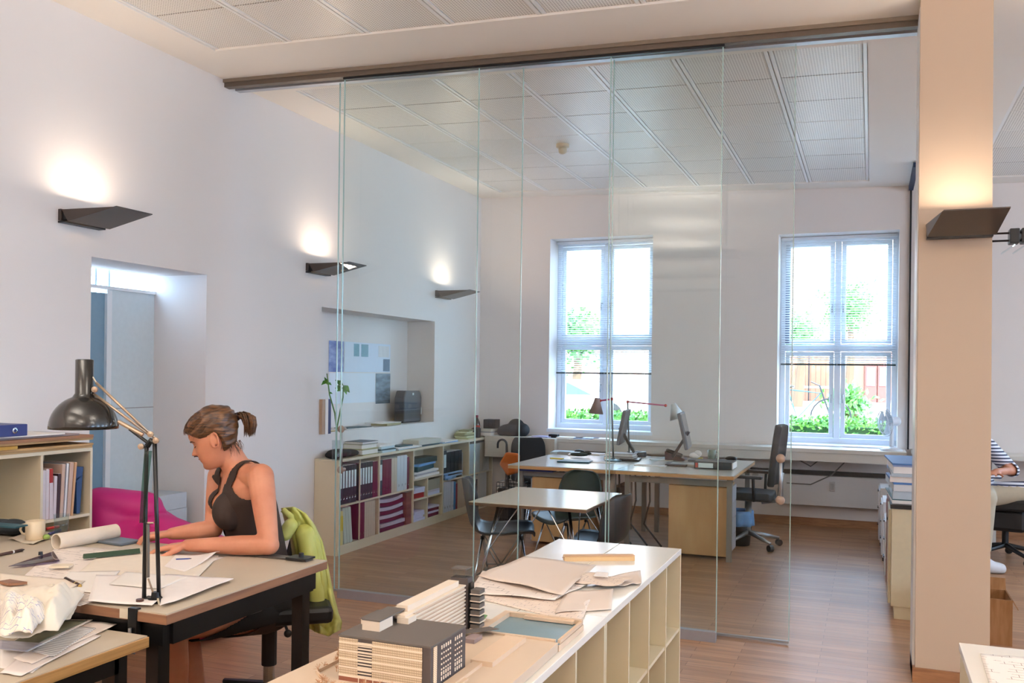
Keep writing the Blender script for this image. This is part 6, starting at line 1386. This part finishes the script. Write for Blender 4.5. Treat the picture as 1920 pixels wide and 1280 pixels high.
# legs: thighs under the table, lower leg and foot
kn = [w(322, 1150, 3.30), w(338, 1150, 3.62)]; ft = [w(330, 1330, 3.35), w(372, 1330, 3.6)]
for k, (kp, fp) in enumerate(zip(kn, ft)):
    hp = w(495, 1135, 3.79) + ts * (.085 if k == 0 else -.085); kp.z = min(kp.z, .52); m.cap(hp, kp, .085, .058); fz_ = Vector((fp.x, fp.y, .09))
    m.cap(kp, kp.lerp(fz_, .35), .055, .056); m.cap(kp.lerp(fz_, .35), fz_, .056, .036); m.cap(fz_, fz_ + tf * .05 + Vector((0, 0, -.045)), .035, .032); m.cap(fz_ + tf * .05 - uz * .045, fz_ + tf * .18 - uz * .06, .034, .024)
# head
hf = (-RX * .955 - FW * .12 - UP * .40).normalized(); hu = (UP - hf * UP.dot(hf)).normalized() + RX * 0
HR = rot_to(hf, hu); HC = w(403, 822, 3.60); hs = .94
add_head(m, HC, HR, hs)
for sd_ in (-1, 1): add_ear(m, HC, HR, sd_, hs)
wt = thing('person', 'woman with brown ponytail in a dark tank top leaning over the drawing table', 'person', (hips.x, hips.y, 0))
body = remeshed(m, 'body', skin_m, wt, .0042, 5)
# tank top: torso surface below a scoop neckline, with straps
cn = w(452, 905, 3.64)
torso_rings = [(w(500, 1160, 3.80), 0), (w(487, 1045, 3.75), 1), (w(466, 962, 3.68), 2), (w(454, 900, 3.64), 3), (w(446, 868, 3.64), 4)]
def keep_top(p, n):
    # position along the spine
    ax0, ax1 = w(500, 1160, 3.80), w(449, 880, 3.64); d = ax1 - ax0; h = (p - ax0).dot(d) / d.length_squared
    c_ = ax0 + d * h; r_ = p - c_; a = r_.dot(ts); b = r_.dot(tf)
    if h < .02 or h > 1.16: return 0
    if abs(a) > .195 or abs(b) > .21: return 0
    # arms: leave out whatever lies near the arm axes and outside the armholes
    for sh, el in ((shN, elbN), (shF, elbF)):
        q_ = (p - sh); t_ = q_.dot(el - sh) / (el - sh).length_squared
        if t_ > -.25 and (p - (sh + (el - sh) * max(0, min(1, t_)))).length < .0535 + .003: return 0
        if (p - el).length < .1 and (p - el).dot(tf) > -.3 and h < .55 and abs(a) > .12: return 0
    for el, wr in ((elbN, wrN), (elbF, wrF)):
        t_ = max(0, min(1, (p - el).dot(wr - el) / (wr - el).length_squared))
        if (p - (el + (wr - el) * t_)).length < .045: return 0
    if h > .80:
        aa = abs(a)
        if b > -.02:
            edge = .052 + .0 * h; low = .80 + 3.0 * max(0, aa - .0) ** 1.6 * 1.0
            if aa < .052 and h > .80 + (aa / .052) ** 3 * .22: return 0
            if aa > .104 + max(0, .97 - h) * .75: return 0
            if h > .96 and not (.056 < aa < .104): return 0
        else:
            if h > .93 and not (.056 < aa < .104): return 0
            if h > .90 and aa < .05 and h > .90 + aa: return 0
            if aa > .106 + max(0, .97 - h) * .75: return 0
    if h > 1.13: return 0
    return 1
shell_from(body, 'tank_top', top_m, keep_top, .005, wt, 7)
def keep_shorts(p, n):
    if p.z > .80: return 0
    ax0, ax1 = w(500, 1160, 3.80), w(449, 880, 3.64); d = ax1 - ax0; h = (p - ax0).dot(d) / d.length_squared
    return 1 if (h < .24 and p.z > .34 and min((p - kn[0]).length, (p - kn[1]).length) > .11 and p.z > .44) else 0
shell_from(body, 'skirt', mat('black_cotton', '1a1818', .85), keep_shorts, .006, wt)
# hair: cap over the skull, swept back to a ponytail
hm = MB(); nU, nV = 120, 60
def hair_line(u):         # lower limit of the hair by azimuth (0 = face)
    a = abs((u + .5) % 1 - .5) * 2      # 0 front .. 1 back
    if a < .22: return .062 - .01 * a / .22
    if a < .36: return .052 - (a - .22) / .14 * .030
    if a < .46: return .022 - (a - .36) / .10 * .004
    if a < .56: return .018 + (.56 - a) * .05
    return .015 - min(1, (a - .56) / .16) * .075
def hairp(u, v, inner=0):
    zl = hair_line(u); z = zl + (.1125 - zl) * v; e = min(1, v * 5 + .15) if abs((u + .5) % 1 - .5) * 2 < .5 else min(1, v * 6 + .3)
    p = head_pt(u, z); up_ = max(0, (z - .03) / .085)
    ctr = Vector((-.005, 0, .015)); n = (p - ctr).normalized()
    st = .0022 * math.sin((p.z * 210 + p.x * 70) + 3 * noise.noise(p * 30)) + .003 * noise.noise(Vector((p.x * 30, p.y * 30, p.z * 90)))
    vol = .010 + .014 * max(0, n.z) * (1 if p.x < .06 else .6) + .004 * (p.x < 0)
    return HC + HR @ ((p + n * ((vol + st) * e if not inner else -.004)) * hs)
hm.grid(lambda u, v: hairp(u, v), nU, nV)
top = [hairp(k / nU, 1) for k in range(nU)]; hm.add(top, [tuple(range(nU))])
hm.grid(lambda u, v: hairp(1 - u, v, 1), nU, nV); 
hair = hm.build('hair', hair_m, wt, smooth=True)
rr = random.Random(12); sr = MB()
ptie = w(444, 781, 3.63)
hl = lambda x, y, z: HC + HR @ Vector((x, y, z)) * hs
for k in range(420):           # strands combed back over the skull to the tie
    u0 = rr.uniform(-.34, .34); z0_ = hair_line(u0) + rr.uniform(.0, .05); pts = []
    p0 = head_pt(u0 % 1, z0_); tgt = Vector((-.105, 0, .03))
    n0 = 9
    for j in range(n0):
        f = j / (n0 - 1); side = 1 if p0.y >= 0 else -1
        g = p0.lerp(tgt, f); r0 = (p0 - Vector((-.005, 0, .015))).length; c0 = Vector((-.005, 0, .02)); v_ = (g - c0)
        if v_.length < .03: v_ = Vector((0, side, .6)) * .03
        v_ = v_ + Vector((0, side * .04 * math.sin(f * math.pi), .05 * math.sin(f * math.pi))); v_.normalize()
        zz = max(-.05, min(.108, (c0 + v_ * .1).z)); ua = math.atan2(v_.y, v_.x) / (2 * math.pi) % 1
        q_ = head_pt(ua, zz); nn = (q_ - c0).normalized()
        pts.append(HC + HR @ ((q_ + nn * (.0115 + .010 * max(0, nn.z) + rr.uniform(0, .003))) * hs))
    sr.tube(pts, [.0004] + [.0009] * (n0 - 2) + [.0005], 4, caps=False)
for k in range(46):           # loose wisps at the nape
    a = hl(-.07 + rr.uniform(-.02, .03), rr.uniform(-.05, .06), -.045); b = a + Vector((0, 0, -rr.uniform(.02, .06))) + RX * rr.uniform(-.01, .03) + FW * rr.uniform(-.01, .01)
    sr.tube([a, a.lerp(b, .5) + RX * rr.uniform(-.006, .008), b], [.001, .0008, .0003], 4, caps=False)
sr.build('hair_strands', hair_m, hair, smooth=True)
pt = MB()
MB().ell(ptie, (.015, .017, .017)).build('hair_tie', mat('dark_hair_tie', '241a22', .8), hair, smooth=True)
pth = [(446, 780), (455, 776), (466, 781), (471, 796), (469, 812)]
for k in range(170):
    a = rr.gauss(0, 1) * .010; b = rr.gauss(0, 1) * .012; sw = rr.uniform(.75, 1.15); pts = []
    for j, (x, y) in enumerate(pth):
        f = j / 4; sp_ = math.sin(min(1, f * 1.25) * math.pi * .75) + .15
        cxx = 446 + (x - 446) * sw + a * 420 * sp_; cyy = y + b * 200 * sp_ * (1 - f * .2) + (rr.uniform(-4, 6) if j == 4 else 0) + (cxx - 466) * .35 * f * 0
        pts.append(w(cxx, cyy, 3.63 + b * 1.3 * sp_))
    pt.tube(pts, [.0016, .0022, .0024, .0020, .0005], 5, caps=False)
pt.cap(w(449, 779, 3.63), w(461, 781, 3.63), .012, .017); pt.cap(w(461, 781, 3.63), w(466, 800, 3.63), .018, .012)
pt.build('ponytail', hair_m, hair, smooth=True)
# face details
for sd_ in (-1, 1):
    MB().tube([hl(.0925, .014 * sd_, .021), hl(.0915, .026 * sd_, .0255), hl(.0825, .040 * sd_, .024), hl(.071, .049 * sd_, .017)], [.0014, .0026, .0024, .0010], 6).build('eyebrow', mat('brow_brown', '4f3322', .8), wt, smooth=True)
    MB().tube([hl(.0815, .019 * sd_, .0), hl(.0835, .030 * sd_, -.0035), hl(.0745, .044 * sd_, .0)], [.0012, .0019, .0012], 6).build('eyelashes', mat('lash_dark', '2a1a14', .8), wt, smooth=True)
MB().tube([hl(.079, -.022, -.058), hl(.0895, -.010, -.056), hl(.0925, 0, -.0555), hl(.0895, .010, -.056), hl(.079, .022, -.058)], [.001, .0026, .003, .0026, .001], 8).build('lips', mat('lip_rose', 'a35a4c', .45), wt, smooth=True)
# right hand pen
a, b = onz(300, 1008, UZ + .05), onz(288, 1024, UZ + .012)

# office chair of the woman with the green jacket
p = w(505, 1200, 3.86); ch = thing('swivel_chair', 'black swivel chair under the woman with a jacket over its back', 'chair', (p.x, p.y, 0)); cxy = Vector((p.x, p.y, 0))
MB().obox(cxy + Vector((.02, 0, .455)), (.23, .23, .035), .66).build('seat', black_m, ch, bevel=.02)
MB().tube([cxy + Vector((0, 0, .43)), cxy + Vector((0, 0, .20))], .032, 14).build('column_sleeve', black_m, ch); MB().tube([cxy + Vector((0, 0, .22)), cxy + Vector((0, 0, .09))], .024, 14).build('column', mat('brushed_steel_col', 'b9b2a8', .3, .9), ch)
bd = -tf; bc = cxy + bd * .14
MB().grid(lambda u, v: bc + ts * (u - .5) * .28 * (1 - .15 * v) + uz * (.52 + .22 * v) + bd * (.05 * v - .05 * (2 * u - 1) ** 2), 10, 10).build('backrest', black_m, ch, smooth=True, solid=.04)
MB().tube([cxy + bd * .1 + uz * .43, bc + bd * .05 + uz * .46, bc + bd * .05 + uz * .75], .018, 8).build('back_bracket', black_m, ch)
MB().tube([cxy + ts * .2 + uz * .44, cxy + ts * .26 + uz * .41], .006, 8).build('lever', black_m, ch); MB().ell(cxy + ts * .27 + uz * .40, (.016, .016, .016)).build('lever_knob', black_m, ch)
for k in range(5):
    e = Vector((math.cos(k * 1.2566 + .4), math.sin(k * 1.2566 + .4), 0)); lg = MB().tube([cxy + uz * .11, cxy + e * .29 + uz * .07], [.022, .014], 8).build('leg', black_m, ch); MB().ell(cxy + e * .29 + uz * .03, (.028, .028, .029)).build('caster', black_m, lg)
# jacket: folded cloth hanging over the chair back
jm = streak_mat('lime_nylon', 'a9ab4c', 'cdcf7c', (1, 1, .5), .5, 7)
J = [[(528, 952), (552, 950), (572, 962), (590, 985)], [(534, 975), (562, 975), (590, 990), (604, 1015)], [(545, 1010), (572, 1012), (600, 1025), (614, 1060)], [(552, 1060), (580, 1060), (606, 1075), (624, 1110)], [(560, 1110), (585, 1115), (612, 1125), (634, 1150)], [(566, 1150), (590, 1165), (615, 1175), (640, 1165)], [(572, 1172), (592, 1185), (616, 1192), (638, 1180)]]
def jk(u, v, back):
    fv = v * (len(J) - 1); i = min(int(fv), len(J) - 2); f = fv - i; fu = u * 3; k = min(int(fu), 2); g = fu - k
    P = [[J[i + a][k + b] for b in (0, 1)] for a in (0, 1)]
    x = (P[0][0][0] * (1 - g) + P[0][1][0] * g) * (1 - f) + (P[1][0][0] * (1 - g) + P[1][1][0] * g) * f
    y = (P[0][0][1] * (1 - g) + P[0][1][1] * g) * (1 - f) + (P[1][0][1] * (1 - g) + P[1][1][1] * g) * f
    fold = .022 * math.sin(u * 17 + v * 3 + 2 * noise.noise(Vector((u * 3, v * 5, 1)))) * (.3 + v * .7) + .012 * noise.noise(Vector((u * 9, v * 12, 2)))
    bul = math.sqrt(max(0, 1 - (2 * u - 1) ** 2)) * .10
    return w(x, y, 3.90 + (-1 if not back else 1) * bul * .9 + (fold if not back else .0))
m = MB(); m.grid(lambda u, v: jk(u, v, 0), 40, 60); m.grid(lambda u, v: jk(1 - u, v, 1), 40, 60)
jt = thing('jacket', 'lime green jacket hanging over the back of the swivel chair', 'jacket', (w(590, 1060, 3.9).x, w(590, 1060, 3.9).y, .3))
m.build('jacket_body', jm, jt, smooth=True, solid=.006)
m = MB(); m.cap(w(545, 985, 3.78), w(535, 1000, 3.78), .03, .03); m.cap(w(572, 1000, 3.80), w(592, 1110, 3.80), .04, .034); m.cap(w(592, 1110, 3.80), w(600, 1165, 3.82), .034, .028)
o = m.build('sleeve', jm, jt, smooth=True)
MB().tube([w(530, 955, 3.80), w(545, 968, 3.80), w(552, 1000, 3.80), w(560, 1050, 3.81)], [.012, .016, .013, .008], 8).build('collar', jm, jt, smooth=True)

# ------------------------------------------------------------------ right edge: person, chair, carton, white cabinet
rp = thing('person', 'person in a striped shirt and beige trousers seated beyond the pillar', 'person', (1.0, 7.3, 0))
def v2(x, y, d): return atd(x, y, d)
m = MB(); D2 = 7.2; fr2 = (RX * .75 - FW * .65).normalized(); sd2 = Vector((0, 0, 1)).cross(fr2)
def e2(x, y, d, a, b): return (v2(x, y, d), Vector((sd2.x, sd2.y, 0)) * a, fr2 * b)
ringloft(m, [e2(1832, 935, D2, .14, .10), e2(1828, 905, D2, .17, .12), e2(1822, 875, D2, .15, .11), e2(1818, 845, D2, .16, .12), e2(1816, 822, D2, .14, .09), e2(1816, 812, D2, .07, .06)])
m.cap(v2(1816, 812, D2), v2(1814, 785, D2), .05, .05)
H2 = rot_to(fr2 - uz * .4, uz); add_head(m, v2(1812, 770, D2), H2, .95)
for s__ in (-1, 1): add_ear(m, v2(1812, 770, D2), H2, s__, .95)
sa, ea, wa = v2(1850, 835, D2 - .12), v2(1898, 882, D2 - .1), v2(1868, 884, D2 - .30)
m.cap(v2(1820, 825, D2), sa, .05, .05); m.cap(sa, ea, .05, .040); m.cap(ea, wa, .036, .025); hand(m, wa, -RX + uz * -.1, uz, .5, .95, 1)
sb, eb, wb_ = v2(1800, 830, D2 + .1), v2(1815, 870, D2 - .1), v2(1845, 886, D2 - .3); m.cap(sb, eb, .048, .038); m.cap(eb, wb_, .036, .025); hand(m, wb_, RX, uz, .5, .95, -1)
kA, kB = v2(1958, 920, D2 - .15), v2(1848, 935, D2 - .42); fA, fB = v2(1975, 1030, D2 - .2), v2(1842, 1020, D2 - .42)
for kp, fp, hx in ((kA, fA, .08), (kB, fB, -.08)):
    h_ = v2(1835, 925, D2) - Vector((sd2.x, sd2.y, 0)) * hx; fp.z = .09; m.cap(h_, kp, .085, .062); m.cap(kp, fp, .055, .036); m.cap(fp, fp + RX * .05 - uz * .03, .034, .032); m.cap(fp + RX * .05 - uz * .04, fp + RX * .14 - uz * .055, .034, .026)
b2 = remeshed(m, 'body', skin_m, rp, .011, 2)
def near(p, a, b, r):
    t_ = max(0, min(1, (p - a).dot(b - a) / (b - a).length_squared)); return (p - (a + (b - a) * t_)).length < r
hipz = v2(1845, 915, D2).z
shell_from(b2, 'striped_shirt', grid_mat('navy_white_stripes', 'dfe1ea', '27304e', 0, 0, .026, .45), lambda p, n: 1 if (p.z > hipz and p.z < v2(1816, 814, D2).z and not near(p, ea.lerp(wa, .22), wa, .05) and not near(p, wa, wa - RX * .2, .06) and not near(p, eb, wb_, .05) and not near(p, wb_, wb_ + RX * .2, .05)) else 0, .012, rp)
shell_from(b2, 'trousers', mat('beige_cotton', 'b0a48f', .85, bump=.3, bscale=40), lambda p, n: 1 if (p.z <= hipz + .03 and p.z > .16 and not near(p, wa, wa - RX * .2, .05) and not near(p, ea, wa, .05) and not near(p, eb, wb_, .045) and not near(p, wb_, wb_ + RX * .2, .045)) else 0, .014, rp)
for fx__, nm__ in ((fA, 'left'), (fB, 'right')): shell_from(b2, 'shoe', mat('white_shoe', 'cfcfd2', .5), lambda p, n: 1 if p.z < .15 and (p - fx__).length < .3 else 0, .012, rp)
MB().ell(v2(1811, 766, D2) - fr2 * .015 + uz * .02, (.10, .10, .10)).build('hair', mat('grey_brown_hair', '5a4a3e', .8), rp, smooth=True)
cc2 = v2(1885, 1000, D2 + .1); cc2.z = 0; oc = thing('office_chair', 'black office chair under the person in the striped shirt', 'chair', cc2)
sz = b2.matrix_world
MB().obox((cc2.x - .12, cc2.y, .47), (.30, .25, .045), -.2).build('seat', black_m, oc, bevel=.02); MB().obox((cc2.x, cc2.y + .02, .34), (.16, .2, .09), -.2).build('seat_mechanism', black_m, oc, bevel=.03)
MB().grid(lambda u, v: cc2 - fr2 * (.42 + .05 * v) + Vector((sd2.x, sd2.y, 0)) * (u - .5) * .44 + uz * (.55 + .45 * v), 6, 8).build('backrest', black_m, oc, smooth=True, solid=.05)
MB().tube([cc2 - fr2 * .2 + uz * .44, cc2 - fr2 * .46 + uz * .46, cc2 - fr2 * .46 + uz * .6], .02, 8).build('back_bracket', black_m, oc)
MB().tube([cc2 + uz * .42, cc2 + uz * .1], .025, 10).build('column', black_m, oc)
for k in range(5):
    e = Vector((math.cos(k * 1.2566 + .1), math.sin(k * 1.2566 + .1), 0)); lg = MB().tube([cc2 + uz * .12, cc2 + e * .3 + uz * .07], [.022, .014], 8).build('leg', black_m, oc); MB().ell(cc2 + e * .3 + uz * .03, (.03, .03, .03)).build('caster', black_m, lg)
# carton
a = onz(1898, 1212, 0); cx, cy = a.x, a.y
t = thing('cardboard_box', 'open cardboard carton on the floor right of the pillar', 'box', (cx - .12, cy + .14, 0))
m = MB(); x0, x1, y0, y1, h = cx - .26, cx, cy, cy + .27, .25
m.box(x0, x1, y0, y0 + .005, 0, h); m.box(x0, x1, y1 - .005, y1, 0, h); m.box(x0, x0 + .005, y0 + .005, y1 - .005, 0, h); m.box(x1 - .005, x1, y0 + .005, y1 - .005, 0, h); m.box(x0, x1, y0 + .005, y1 - .005, 0, .005)
m.build('carton_body', brownc_m, t)
MB().slab([(x0, y1, h), (x1, y1, h), (x1, y1 + .03, h + .06), (x0, y1 + .03, h + .06)], (0, .004, 0)).build('flap', brownc_m, t); MB().slab([(x1 - .002, y0, h), (x1 - .002, y1, h), (x1 + .025, y1, h - .05), (x1 + .025, y0, h - .05)], (.004, 0, 0)).build('flap', brownc_m, t)
# white cabinet corner with plan
a = onz(1798, 1204, KZ)
t = thing('storage_unit', 'cream storage unit with a plan on top in the lower right corner', 'storage unit', (a.x + .4, a.y - .5, 0), 'cream storage units in the foreground')
B(a.x, a.x + .9, a.y - 1.1, a.y, KZ - .02, KZ).build('unit_top', laminate_m, t, bevel=.0015); B(a.x + .003, a.x + .016, a.y - 1.1, a.y - .002, 0, KZ - .02).build('side_panel', laminate_side_m, t); B(a.x + .884, a.x + .897, a.y - 1.1, a.y - .002, 0, KZ - .02).build('side_panel', laminate_side_m, t)
B(a.x + .016, a.x + .884, a.y - .012, a.y - .004, .05, KZ - .02).build('back_panel', laminate_side_m, t); B(a.x + .016, a.x + .884, a.y - 1.1, a.y - .012, .36, .375).build('shelf_board', laminate_side_m, t); B(a.x + .016, a.x + .884, a.y - 1.1, a.y - .012, .05, .065).build('bottom_board', laminate_side_m, t)
sheet('drawing_sheet', [(1860, 1300), (1975, 1300), (1950, 1235), (1838, 1226)], KZ + .0006, plan_mat('plan_crisp', 'f0e8e0', '8b6f68', 24, .5), 'floor plan print on the cream unit in the lower right corner', 'drawing', .001, seed=71)
